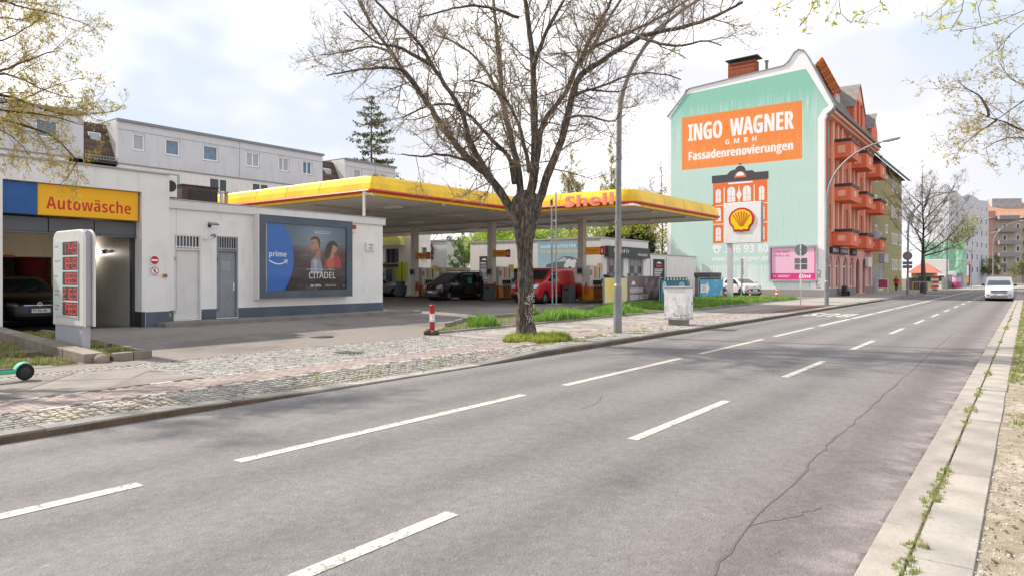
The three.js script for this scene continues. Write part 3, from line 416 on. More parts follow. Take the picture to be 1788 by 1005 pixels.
// lit film poster case
{
  const b0 = T('poster_case', 'large film poster in a blue grey frame on the white wall', 'billboard', [-20.6, 1.1, -15.285]);
  part(b0, 'frame', mBlueGrey, (b) => b.wallX(0.3, 0.06, rect(-1.965, 1.965, 0, 2.78), [rect(-1.70, 1.72, 0.25, 2.53)]));
  part(b0, 'housing', mWhiteTrim, (b) => b.box(0.005, 0.24, 0.005, 2.775, -1.96, 1.975)); part(b0, 'edge_trim', mWhiteTrim, (b) => b.box(0.0, 0.305, -0.03, 2.8, 1.967, 2.0));
  part(b0, 'poster', P(1300, 868, (c, w, h) => {
    const g = c.createLinearGradient(0, 0, 0, h); g.addColorStop(0, '#5d7790'); g.addColorStop(0.3, '#6b7a84'); g.addColorStop(0.42, '#54312a'); g.addColorStop(0.62, '#311a19'); g.addColorStop(1, '#120a0d'); c.fillStyle = g; c.fillRect(0, 0, w, h);
    const r = rng(8); for (let i = 0; i < 260; i++) { const y = 200 + r() * 640; c.fillStyle = ['rgba(150,60,45,.22)', 'rgba(210,170,140,.13)', 'rgba(30,24,28,.22)', 'rgba(120,130,140,.14)'][i % 4]; c.fillRect(330 + r() * 950, y, 30 + r() * 220, 3 + r() * 26); }
    const rg = c.createRadialGradient(800, 190, 20, 800, 190, 420); rg.addColorStop(0, 'rgba(190,205,216,.6)'); rg.addColorStop(1, 'rgba(170,190,205,0)'); c.fillStyle = rg; c.fillRect(380, 0, 920, 480);
    // man looking left
    c.fillStyle = '#98a4b4'; c.beginPath(); c.moveTo(690, 640); c.lineTo(700, 470); c.quadraticCurveTo(760, 390, 820, 420); c.quadraticCurveTo(880, 470, 890, 640); c.fill(); c.fillStyle = '#c9ccd6'; c.beginPath(); c.moveTo(735, 470); c.lineTo(775, 620); c.lineTo(800, 440); c.fill();
    c.fillStyle = '#b98568'; c.beginPath(); c.moveTo(770, 430); c.lineTo(775, 350); c.lineTo(850, 330); c.lineTo(850, 440); c.lineTo(800, 470); c.fill();
    c.fillStyle = '#c49174'; c.beginPath(); c.moveTo(692, 215); c.quadraticCurveTo(685, 255, 690, 270); c.lineTo(676, 296); c.lineTo(692, 305); c.lineTo(690, 322); c.lineTo(700, 330); c.quadraticCurveTo(700, 360, 730, 366); c.quadraticCurveTo(800, 360, 830, 300); c.lineTo(830, 200); c.fill();
    c.fillStyle = '#5a3d2a'; c.beginPath(); c.moveTo(690, 212); c.quadraticCurveTo(694, 158, 765, 152); c.quadraticCurveTo(845, 154, 848, 240); c.quadraticCurveTo(846, 290, 832, 310); c.lineTo(824, 262); c.quadraticCurveTo(806, 232, 800, 196); c.quadraticCurveTo(735, 186, 690, 212); c.fill(); c.fillStyle = 'rgba(120,70,50,.4)'; c.beginPath(); c.moveTo(700, 330); c.quadraticCurveTo(760, 340, 815, 300); c.lineTo(800, 350); c.quadraticCurveTo(740, 372, 704, 352); c.fill(); c.fillStyle = '#33221c'; c.fillRect(702, 244, 24, 6); c.fillRect(700, 234, 32, 4); c.fillRect(694, 316, 20, 4);
    // woman looking right, red dress
    c.fillStyle = '#c2302e'; c.beginPath(); c.moveTo(905, 560); c.quadraticCurveTo(930, 430, 1010, 420); c.lineTo(1100, 380); c.quadraticCurveTo(1190, 400, 1200, 560); c.fill(); c.fillStyle = 'rgba(230,150,120,.55)'; c.beginPath(); c.ellipse(1020, 500, 60, 90, 0.1, 0, 7); c.fill();
    c.fillStyle = '#c98f73'; c.beginPath(); c.moveTo(1000, 450); c.lineTo(1010, 360); c.lineTo(1075, 350); c.lineTo(1070, 430); c.fill(); c.beginPath(); c.ellipse(1070, 290, 52, 76, -0.1, 0, 7); c.fill(); c.beginPath(); c.moveTo(1112, 280); c.lineTo(1134, 304); c.lineTo(1112, 314); c.fill();
    c.fillStyle = '#3a2620'; c.beginPath(); c.moveTo(1110, 225); c.quadraticCurveTo(1060, 180, 1000, 215); c.quadraticCurveTo(930, 260, 900, 420); c.quadraticCurveTo(960, 450, 1005, 410); c.quadraticCurveTo(1030, 330, 1048, 270); c.quadraticCurveTo(1080, 240, 1120, 290); c.quadraticCurveTo(1160, 250, 1110, 225); c.fill();
    c.fillStyle = '#1f74d2'; c.beginPath(); c.moveTo(0, 0); c.lineTo(250, 0); c.quadraticCurveTo(420, 180, 430, 420); c.quadraticCurveTo(430, 680, 270, h); c.lineTo(0, h); c.fill();
    c.fillStyle = '#fff'; c.font = 'bold 92px sans-serif'; c.fillText('prime', 62, 430, 280); c.strokeStyle = '#fff'; c.lineWidth = 16; c.beginPath(); c.moveTo(70, 476); c.quadraticCurveTo(200, 560, 320, 486); c.stroke(); c.beginPath(); c.moveTo(286, 474); c.lineTo(332, 470); c.lineTo(322, 516); c.lineWidth = 11; c.stroke();
    c.textAlign = 'center'; c.font = '118px sans-serif'; c.fillText('CITADEL', 880, 700, 780); c.font = 'bold 40px sans-serif'; c.fillText('28. APRIL', 780, 806, 230); c.font = '34px sans-serif'; c.fillText('| Neue Serie', 1010, 804, 190); c.fillStyle = 'rgba(255,255,255,.75)'; c.fillRect(740, 84, 290, 5); c.fillRect(760, 104, 250, 8); c.fillRect(620, 578, 190, 7); c.fillRect(840, 578, 260, 7);
    c.fillStyle = '#b9b7b2'; c.fillRect(0, 0, 40, h); c.fillStyle = '#2a3a6a'; c.save(); c.translate(31, h - 14); c.rotate(-Math.PI / 2); c.textAlign = 'left'; c.font = 'bold 30px sans-serif'; c.fillText('STRÖER', 0, 0); c.restore(); c.fillStyle = '#3f6aa8'; c.beginPath(); c.arc(1246, 800, 22, 0, 7); c.fill();
  }, { roughness: 0.5, color: '#dadada' }), (b) => b.quad([0.25, 0.2, 1.75], [0.25, 0.2, -1.75], [0.25, 2.57, -1.75], [0.25, 2.57, 1.75]), true);
  part(b0, 'glass', new THREE.MeshPhysicalMaterial({ color: '#ffffff', roughness: 0.02, transmission: 1, thickness: 0, ior: 1.5, specularIntensity: 0.25 }), (b) => b.box(0.262, 0.266, 0.2, 2.57, -1.75, 1.75));
}
// ---------------------------------------------------------------- apartment block behind, plane x = -50
{
  const mUp = M('#cdced4', 0.7, { map: [tStreak, 4.3] }), mLowW = M('#e6e3e1', 0.75, { map: [tStreak, 5.1] }), mTileR = [M('#5d4a40', 0.8, { map: [tSoft, 0.7] }), M('#6a5648', 0.8, { map: [tSoft, 0.9] }), M('#52413a', 0.8, { map: [tSoft, 0.8] })];
  const block = (label, z0, z1, top, low, endCap) => { // z0 nearer, z1 farther
    const t = T('apartment_block', label, 'building', [-50, 0, (z0 + z1) / 2]), oz = -(z0 + z1) / 2;
    const add = (name, mat, fn, par = t) => { const b = new B(); fn(b); const g = b.geo(); g.translate(50, 0, oz); return mesh(name, metric(g), mat, par); };
    add('upper_wall', mUp, (b) => b.wallX(-50, 0.4, [[z0, 9.62], [z0, 12.5], [z1, 12.5], [z1, 9.62]], top.map(([a, c]) => rect(c, a, 10.66, 11.84))).box(-50.4, -60, 9.62, 12.5, z0, z0 - 0.3).box(-50.4, -60, 9.62, 12.5, z1 + 0.3, z1).box(-50.4, -60, 12.3, 12.5, z0 - 0.3, z1 + 0.3));
    add('roof_edge', M('#7d8087', 0.5), (b) => b.box(-49.85, -60.1, 12.503, 12.68, z0 + 0.1, z1 - 0.1));
    add('groove', mGrey, (b) => b.box(-49.985, -50, 11.95, 11.985, z0, z1).box(-49.97, -50, 9.58, 9.66, z0, z1).box(-49.985, -50, 9.62, 12.5, (z0 + z1) / 2 - 0.52, (z0 + z1) / 2 - 0.55));
    add('lower_wall', mLowW, (b) => b.wallX(-50.05, 0.4, [[z0 + (endCap ? 3 : 0), 0], [z0 + (endCap ? 3 : 0), 9.58], [z1, 9.58], [z1, 0]], low.map(([a, c, y0]) => rect(c, a, y0, 9.44))).box(-50.45, -60, 0, 9.58, z1 + 0.3, z1));
    if (endCap) add('white_verge', mWhiteTrim, (b) => b.wallZ(z0 + 0.16, 0.15, [[-49.95, 9.6], [-49.95, 12.55], [-51.7, 12.55], [-51.7, 12.2], [-50.35, 9.6]]));
    const W = (a, c, y0, y1, o) => { const f = win(t, 'x', -50.08 + 0, a, c, y0, y1, { d: 0.1, f: 0.11, ...o }); f.position.set(50, 0, oz); };
    top.forEach(([a, c, p, mull]) => W(a, c, 10.66, 11.84, { pm: p, mull: mull ?? [] })); low.forEach(([a, c, y0, p, mull]) => W(a, c, y0, 9.44, { pm: p, mull: mull ?? [] }));
    return t;
  };
  block('long grey and white apartment block with flat roof behind the low building', -21.92, -39.1, [[-22.9, -23.72, mPanePale], [-25.17, -26.27, mPaneSky], [-28.03, -29.28, mPaneSky], [-31.62, -32.85, mPanePale, [0.5]], [-34.61, -35.67, mPanePale, [0.55]], [-37.0, -38.0, mPaneSky, [0.5]]], [[-23.3, -24.44, 8.2, mPane], [-25.51, -26.4, 8.5, mPanePale], [-28.53, -30.09, 8.21, mPane, [0.45]], [-32.17, -33.75, 8.4, mPane, [0.5]], [-36.2, -37.4, 8.4, mPane, [0.5]]], true);
  block('pale apartment wing at the left edge behind overhanging branches', -6, -19.77, [[-10.2, -11.6, mPane, [0.5]], [-13.4, -14.8, mPanePale, [0.5]], [-17.0, -18.3, mPaneSky]], [], false);
  block('farther grey apartment wing right of the brown tiled roof', -41.6, -47.9, [[-42.6, -43.6, mPanePale], [-45.0, -46.8, mPanePale, [0.5]]], [[-43, -44.0, 8.2, mPane], [-45, -46.4, 8.2, mPane]], true);
  const tiles = (label, z0, z1) => {
    const t = T('tiled_roof', label, 'roof', [-50, 9.6, (z0 + z1) / 2]); const hz = (z0 - z1) / 2, r = rng(5);
    part(t, 'backing', mTileR[2], (b) => b.quad([-0.02, 0, hz], [-0.02, 0, -hz], [-1.62, 2.75, -hz], [-1.62, 2.75, hz]));
    for (let k = 0; k < 11; k++) part(t, 'tile_row', mTileR[Math.floor(r() * 3)], (b) => { const y = k * 0.25, x = -0.582 * y; b.add(new THREE.BoxGeometry(0.07, 0.28, 2 * hz), new THREE.Matrix4().makeRotationZ(0.46).setPosition(x + 0.03, y + 0.13, 0)); });
    part(t, 'snow_guard', mLightGrey, (b) => { b.rod([0.12, 0.32, hz], [0.12, 0.32, -hz], 0.02, 6).rod([0.12, 0.12, hz], [0.12, 0.12, -hz], 0.02, 6); for (let z = -hz; z <= hz; z += 0.18) b.rod([0.12, 0.05, z], [0.12, 0.34, z], 0.015, 5); });
    part(t, 'gutter', mDark, (b) => b.rod([0.08, -0.08, hz], [0.08, -0.08, -hz], 0.09, 8)); part(t, 'wall', mLowW, (b) => b.box(-0.05, -0.5, -9.6, -0.1, -hz, hz));
    const w = part(t, 'skylight', mFrame, (b) => b.add(new THREE.BoxGeometry(0.08, 0.95, 0.8), new THREE.Matrix4().makeRotationZ(0.46).setPosition(-0.85, 1.62, 0))); part(w, 'pane', mPanePale, (b) => b.add(new THREE.BoxGeometry(0.02, 0.8, 0.65), new THREE.Matrix4().makeRotationZ(0.46).setPosition(-0.80, 1.64, 0)));
  };
  tiles('brown tiled mansard roof with snow guard between the two apartment wings at left', -19.8, -21.85); tiles('brown tiled roof slope with skylight between the right apartment wings', -39.15, -41.55);
}
// ---------------------------------------------------------------- price sign, beds, low walls
{
  const t = T('price_sign', 'white upright fuel price display with red digits in the grass bed', 'sign', [-16.5, 0.3, -6.32]); t.scale.z = 0.5;
  part(t, 'pedestal', M('#b9bac4', 0.5, { map: [tStreak, 1.4] }), (b) => b.box(-0.72, 0.66, 0.0, 0.55, -0.16, 0.16, 0.01)); part(t, 'core', M('#aeb0ba', 0.5, { map: [tStreak, 1.4] }), (b) => b.add(flat(arch(0.145, 0.49, 2.48, 0.145), 1.42), new THREE.Matrix4().makeBasis(V(0, 0, -1), V(0, 1, 0), V(1, 0, 0)).setPosition(-0.72, 0, 0)));
  function arch(hw, y0, y1, r) { const p = [[-hw, y0], [hw, y0]]; for (let i = 0; i <= 8; i++) { const a = i / 8 * Math.PI; p.push([Math.cos(a) * r, y1 - r + Math.sin(a) * r]); } return p; }
  const shell = (z, name) => part(t, name, M('#e6e4e3', 0.4, { map: [tStreak, 1.6] }), (b) => { const p = []; const hw = 0.79, y0 = 0.47, y1 = 2.5, r = 0.22; p.push([-hw, y0], [hw, y0]); for (let i = 0; i <= 6; i++) { const a = i / 6 * Math.PI / 2; p.push([hw - r + Math.cos(a) * r, y1 - r + Math.sin(a) * r]); } for (let i = 0; i <= 6; i++) { const a = Math.PI / 2 + i / 6 * Math.PI / 2; p.push([-hw + r + Math.cos(a) * r, y1 - r + Math.sin(a) * r]); } b.add(flat(p, 0.10, [], 0.03), new THREE.Matrix4().setPosition(0, 0, z)); });
  shell(0.14, 'front_case'); shell(-0.24, 'back_case');
  part(t, 'top_band', M('#e6e4e3', 0.4), (b) => b.box(-0.56, 0.62, 2.39, 2.5, -0.16, 0.16, 0.02));
  const names = [['Diesel'], ['Super E10'], ['Super'], ['V-Power', 'Racing'], ['V-Power', 'Diesel']], price = ['174.9', '184.9', '188.9', '216.9', '198.9'];
  part(t, 'price_panel', M('#cfdad8', 0.4), (b) => b.box(-0.66, 0.55, 0.66, 2.27, 0.236, 0.246, 0.003));
  names.forEach((n, i) => {
    const y1 = 2.25 - i * 0.318;
    part(t, 'price_label', P(128, 96, (c) => { c.fillStyle = '#cfdad8'; c.fillRect(0, 0, 128, 96); c.fillStyle = '#b02424'; c.font = 'bold 24px sans-serif'; n.forEach((s, k) => c.fillText(s, 6, 40 + k * 28, 112)); }), (b) => b.quad([-0.65, y1 - 0.26, 0.2475], [-0.3, y1 - 0.26, 0.2475], [-0.3, y1, 0.2475], [-0.65, y1, 0.2475]), true);
    const seg = { 0: 'abcdef', 1: 'bc', 2: 'abged', 4: 'fgbc', 6: 'afgedc', 7: 'abc', 8: 'abcdefg', 9: 'abcdfg' };
    const draw = (bg) => (c, w, h) => { c.fillStyle = bg; c.fillRect(0, 0, w, h); c.strokeStyle = '#f0342c'; c.lineWidth = 6.5; c.lineCap = 'round'; let x = 10; for (const ch of price[i]) { if (ch === '.') { c.fillStyle = '#f0342c'; c.fillRect(x - 4, h - 18, 8, 8); x += 10; continue; } const W = 40, y0 = 14, ym = h / 2, y2 = h - 14, L = { a: [x, y0, x + W, y0], b: [x + W, y0, x + W, ym], c: [x + W, ym, x + W, y2], d: [x, y2, x + W, y2], e: [x, ym, x, y2], f: [x, y0, x, ym], g: [x, ym, x + W, ym] }; for (const k of seg[ch] ?? '') { c.beginPath(); c.moveTo(L[k][0], L[k][1]); c.lineTo(L[k][2], L[k][3]); c.stroke(); } x += 58; } };
    part(t, 'price_digits', new THREE.MeshStandardMaterial({ map: canvas(256, 110, draw('#3a3a38')), emissiveMap: canvas(256, 110, draw('#000')), emissive: '#ffffff', emissiveIntensity: 0.35, roughness: 0.4 }), (b) => b.quad([-0.22, y1 - 0.28, 0.249], [0.53, y1 - 0.28, 0.249], [0.53, y1, 0.249], [-0.22, y1, 0.249]), true);
  });
}
{
  const r = rng(17), bed = T('planting_bed', 'raised grass bed edged with old stone slabs round the price sign', 'planting bed', [-14.4, 0.15, -6.2]);
  const mEdge = [M('#9c9085', 0.9, { map: [tSoft, 0.8], bump: [tGrain, 0.2, 0.006] }), M('#928679', 0.9, { map: [tSoft, 0.7], bump: [tGrain, 0.2, 0.006] })];
  for (let k = 0; k < 6; k++) { const x = -0.05 - k * 1.0; part(bed, 'edge_slab', mEdge[k % 2], (b) => { const g = new RoundedBoxGeometry(0.992, 0.22, 0.36, 1, 0.012); const y = 0.08 + k * 0.05; g.rotateZ(-0.045 + (r() - 0.5) * 0.008); g.rotateY((r() - 0.5) * 0.012); g.translate(x - 0.5, y + 0.02 + (r() - 0.5) * 0.01, 0.3 + (r() - 0.5) * 0.015); b.add(g); }); }
  for (let k = 0; k < 2; k++) part(bed, 'kerb_stone', mEdge[k], (b) => b.box(-0.09, 0.09, -0.1, 0.17, -0.02 - k * 0.36, -0.37 - k * 0.36, 0.015));
  part(bed, 'corner_stone', mEdge[1], (b) => b.add(new THREE.DodecahedronGeometry(0.17, 1), new THREE.Matrix4().makeScale(1, 0.9, 0.9).setPosition(0.02, 0.03, 0.2)));
  for (let k = 0; k < 7; k++) part(bed, 'kerb_stone', mEdge[k % 2], (b) => b.box(-0.1 - k * 0.8, -0.88 - k * 0.8, -0.1, 0.15 + k * 0.03, -0.83, -0.74, 0.01));
  part(bed, 'soil', M('#75695a', 0.95, { map: [tEarth, 1.3], bump: [tGrain, 0.2, 0.02] }), (b) => b.add(sheet(-5.7, -0.06, 10, -0.75, 0.14, 2, (x, z) => 0.09 - x * 0.035)));
  const L = []; for (let i = 0; i < 1500; i++) { const x = -14.45 - r() * 5.2, z = -6.2 - 0.74 + r() * 0.86, fx = vn(x * 3 + 90, z * 3 + 90, 4096, 1); if (fx > 0.30) L.push([x, 0.235 - (x + 14.4) * 0.035, z, 0.5 + 0.35 * r()]); }
  grass('grass_patch', 'low grass with dandelions around the foot of the price sign', 1, L, dry); 
  const L2 = []; for (let i = 0; i < 5200; i++) { const x = -14.42 - r() * 5, z = -5.6 + r() * 5.5; if (vn(x * 2.2 + 40, z * 2.2 + 40, 4096, 2) > 0.33) L2.push([x, 0.15 + (-14.4 - x) * 0.045, z, 0.7 + 0.4 * r()]); }
  grass('grass_patch', 'patchy lawn left of the stone edged bed', 1, L2, dry);
  mesh('lawn_soil', sheet(-14.38, -20, 6, 8, -5.7, 8, (x, z) => 0.15 + (-14.38 - x) * 0.045), M('#85785f', 0.95, { map: [tEarth, 1.5], bump: [tGrain, 0.2, 0.02] })).userData.kind = 'structure';
  part(pave, 'lawn_edging', mEdge[1], (b) => { for (let k = 0; k < 9; k++) b.box(-14.4, -14.32, 0.02, 0.17, -5.72 + k * 0.9, -4.84 + k * 0.9, 0.01); });
  const dl = new B(); for (let i = 0; i < 46; i++) { const a = i < 30, x = -14.5 - r() * 4.5, z = a ? -6.2 - r() * 0.6 : -5.4 + r() * 4; dl.add(new THREE.ConeGeometry(0.026, 0.02, 7), new THREE.Matrix4().makeRotationX(Math.PI).setPosition(x, (a ? 0.3 : 0.2) - (x + 14.4) * 0.04, z)); }
  const dm = dl.mesh('dandelions', M('#e8c40c', 0.7)); dm.userData = { label: 'yellow dandelion flowers in the grass by the price sign', category: 'flowers', kind: 'stuff' };
}
{ // rental scooter at the left edge
  const s = T('electric_scooter', 'mint green electric scooter cut by the left edge of the frame', 'scooter', [-12.95, 0.15, -4.26]), mint = M('#3fb58c', 0.4), mintL = M('#63c6a2', 0.35);
  const wheel = (z) => { const w = part(s, 'wheel', mRubber, (b) => { const g = new THREE.TorusGeometry(0.10, 0.032, 10, 26); g.rotateY(Math.PI / 2); g.translate(0, 0.132, z); b.add(g); }); part(w, 'rim', mDark, (b) => b.rod([-0.025, 0.132, z], [0.025, 0.132, z], 0.085, 22)); };
  wheel(0); wheel(1.0);
  part(s, 'deck', mint, (b) => b.box(-0.075, 0.075, 0.125, 0.2, 0.14, 0.82, 0.02)); part(s, 'deck_mat', mDark, (b) => b.box(-0.07, 0.07, 0.201, 0.208, 0.18, 0.78));
  part(s, 'fender', mintL, (b) => { const p = []; for (let i = 0; i <= 10; i++) { const a = -0.35 + i / 10 * 1.75; p.push([Math.sin(a) * 0.145 + 0.0, Math.cos(a) * 0.145]); } for (let i = 10; i >= 0; i--) { const a = -0.35 + i / 10 * 1.75; p.push([Math.sin(a) * 0.165, Math.cos(a) * 0.165]); } const g = flat(p.map(([a, y]) => [-a, y]), 0.12); g.rotateY(Math.PI / 2); g.translate(-0.06, 0.132, 0); b.add(g); });
  part(s, 'stem', mint, (b) => b.rod([0, 0.2, 0.98], [0, 1.12, 0.86], 0.03, 10).rod([0, 0.13, 1.0], [0, 0.24, 0.98], 0.04, 10)); part(s, 'neck', mint, (b) => b.tube([[0, 0.16, 0.78], [0, 0.2, 0.9], [0, 0.3, 0.96]], 0.035, 8)); part(s, 'handlebar', mDark, (b) => b.rod([-0.24, 1.13, 0.85], [0.24, 1.13, 0.85], 0.016));
}
// ---------------------------------------------------------------- canopy of the filling station
const mSoffit = M('#f6f3ee', 0.6, { map: [tStreak, 3.3] }), mFasciaY = M('#ffd008', 0.35, { map: [tSoft, 4] }), mFasciaR = M('#b8321f', 0.4), mBeam = M('#b5b0aa', 0.6);
const canopy = T('station_canopy', 'large flat filling station canopy with yellow and red fascia', 'canopy', [-28, 0.38, -31]);
{
  const out = [[-22.5, -20.15], [-22.2, -30.6], [-15.5, -30.8], [-15.3, -41.8], [-46, -41.8], [-46, -20.15]], oz = 31, ox = 28, oy = -0.38;
  const add = (name, mat, fn, par = canopy) => { const b = new B(); fn(b); const g = b.geo(); g.translate(ox, oy, oz); return mesh(name, metric(g), mat, par); };
  add('soffit', mSoffit, (b) => b.slabY(5.42, 0.1, out)); 
  for (const [x0, x1, z] of [[-22.4, -42, -24.5], [-22.4, -42, -28.2], [-15.8, -42, -33.5], [-15.8, -42, -37.8]]) add('soffit_beam', mBeam, (b) => b.box(x0, x1, 5.22, 5.318, z, z - 0.22));
  for (const [z0, z1, x] of [[-21, -41.5, -27.5], [-21, -41.5, -34.5], [-31, -41.5, -21.5]]) add('soffit_beam', mBeam, (b) => b.box(x, x - 0.2, 5.24, 5.318, z0, z1));
  // fascia: swept profile with rounded convex corners
  const prof = [[0, 5.28], [0.02, 5.36], [0, 5.36]], ring = [], rad = 1.1;
  const cor = (a, p, c, r) => { const u = [a[0] - p[0], a[1] - p[1]], v = [c[0] - p[0], c[1] - p[1]], lu = Math.hypot(...u), lv = Math.hypot(...v), s = [p[0] + u[0] / lu * r, p[1] + u[1] / lu * r], e = [p[0] + v[0] / lv * r, p[1] + v[1] / lv * r]; const o = []; for (let i = 0; i <= 8; i++) { const t = i / 8; o.push([(1 - t) ** 2 * s[0] + 2 * t * (1 - t) * p[0] + t * t * e[0], (1 - t) ** 2 * s[1] + 2 * t * (1 - t) * p[1] + t * t * e[1]]); } return o; };
  out.forEach((p, i) => ring.push(...(i === 2 ? cor(out[1], p, out[3], 1.0) : i === 0 || i === 3 ? cor(out[(i + 5) % 6], p, out[(i + 1) % 6], 0.12) : [p])));
  const off = (d) => ring.map((p, i) => { const a = ring[(i + ring.length - 1) % ring.length], c = ring[(i + 1) % ring.length], n1 = [-(p[1] - a[1]), p[0] - a[0]], n2 = [-(c[1] - p[1]), c[0] - p[0]], l1 = Math.hypot(...n1) || 1, l2 = Math.hypot(...n2) || 1, nx = n1[0] / l1 + n2[0] / l2, nz = n1[1] / l1 + n2[1] / l2, k = 2 / (nx * nx + nz * nz); return [p[0] + nx * k * d, p[1] + nz * k * d]; });
  const band = (b, i0, i1, P0) => { for (let k = 0; k < P0.length - 1; k++) { const A = off(P0[k][0]), C = off(P0[k + 1][0]); for (let i = i0; i < i1; i++) { const j = (i + 1) % ring.length; b.quad([A[i][0], P0[k][1], A[i][1]], [A[j][0], P0[k][1], A[j][1]], [C[j][0], P0[k + 1][1], C[j][1]], [C[i][0], P0[k + 1][1], C[i][1]]); } } };
  const n = ring.length, sgn = off(1)[12][0] > ring[12][0] ? 1 : -1, o = (l) => l.map(([d, y]) => [d * sgn, y]);
  add('roof', mLightGrey, (b) => b.slabY(5.95, 0.06, off(-0.3 * sgn))); add('lower_band', mYellow, (b) => band(b, 0, n, o([[-0.2, 5.30], [0.02, 5.30], [0.02, 5.42]])));
  add('red_band', mFasciaR, (b) => band(b, 0, n, o([[0.02, 5.42], [0.13, 5.44], [0.16, 5.50], [0.13, 5.56], [0.05, 5.58]])));
  add('yellow_band', mFasciaY, (b) => band(b, 0, n, o([[0.05, 5.58], [0.05, 5.6], [0.0, 5.85], [-0.1, 6.12], [-0.18, 6.2], [-0.5, 6.2]])));
  for (let i = 0; i < ring.length; i++) { const p = ring[i], q = ring[(i + 1) % n], L = Math.hypot(q[0] - p[0], q[1] - p[1]); for (let d = 2.5; d < L - 1; d += 2.5) { const x = lerp(p[0], q[0], d / L), z = lerp(p[1], q[1], d / L), nx = -(q[1] - p[1]) / L * sgn, nz = (q[0] - p[0]) / L * sgn; add('panel_joint', M('#c98f00', 0.6), (b) => b.tube([[x + nx * 0.053, 5.6, z + nz * 0.053], [x + nx * 0.003, 5.85, z + nz * 0.003], [x - nx * 0.097, 6.12, z - nz * 0.097]], 0.008, 4)); } }
  for (const [x, z] of [[-21.6, -36.1], [-26.9, -34], [-34, -34.4], [-34, -25]]) add('column', M('#cfc8bd', 0.55, { map: [tStreak, 2.2] }), (b) => b.box(x - 0.2, x + 0.2, 0.3, 5.32, z - 0.2, z + 0.2, 0.02));
  for (const [x, z] of [[-18.5, -34], [-18.8, -39], [-24, -33], [-25, -38.5], [-25.2, -24], [-25.5, -29], [-31, -31.5], [-31, -26], [-31, -37]]) { const l = add('canopy_lamp', mWhiteTrim, (b) => b.box(x - 0.45, x + 0.45, 5.2, 5.317, z - 0.25, z + 0.25, 0.02)); const p = add('lens', M('#e9e6df', 0.3), (b) => b.box(x - 0.36, x + 0.36, 5.185, 5.199, z - 0.18, z + 0.18), l); }
  const g = new TextGeometry('Shell', { font, size: 0.66, depth: 0.10, curveSegments: 8, bevelEnabled: true, bevelSize: 0.004, bevelThickness: 0.01, bevelSegments: 1 }); g.computeBoundingBox(); const w = g.boundingBox.max.x; g.scale(2.85 / w, 0.86, 1);
  const m = mesh('letters', metric(plain(g)), M('#f3967f', 0.4)); m.removeFromParent(); m.name = 'letters'; m.position.set(ox - 19.3, 5.40 + oy, oz - 30.54); canopy.add(m);
  add('roof_post', mWhiteTrim, (b) => b.rod([-21.2, 4.1, -18.6], [-21.2, 5.2, -18.6], 0.05, 8).rod([-21.2, 5.17, -18.6], [-22.6, 5.3, -20.4], 0.03, 8));
}
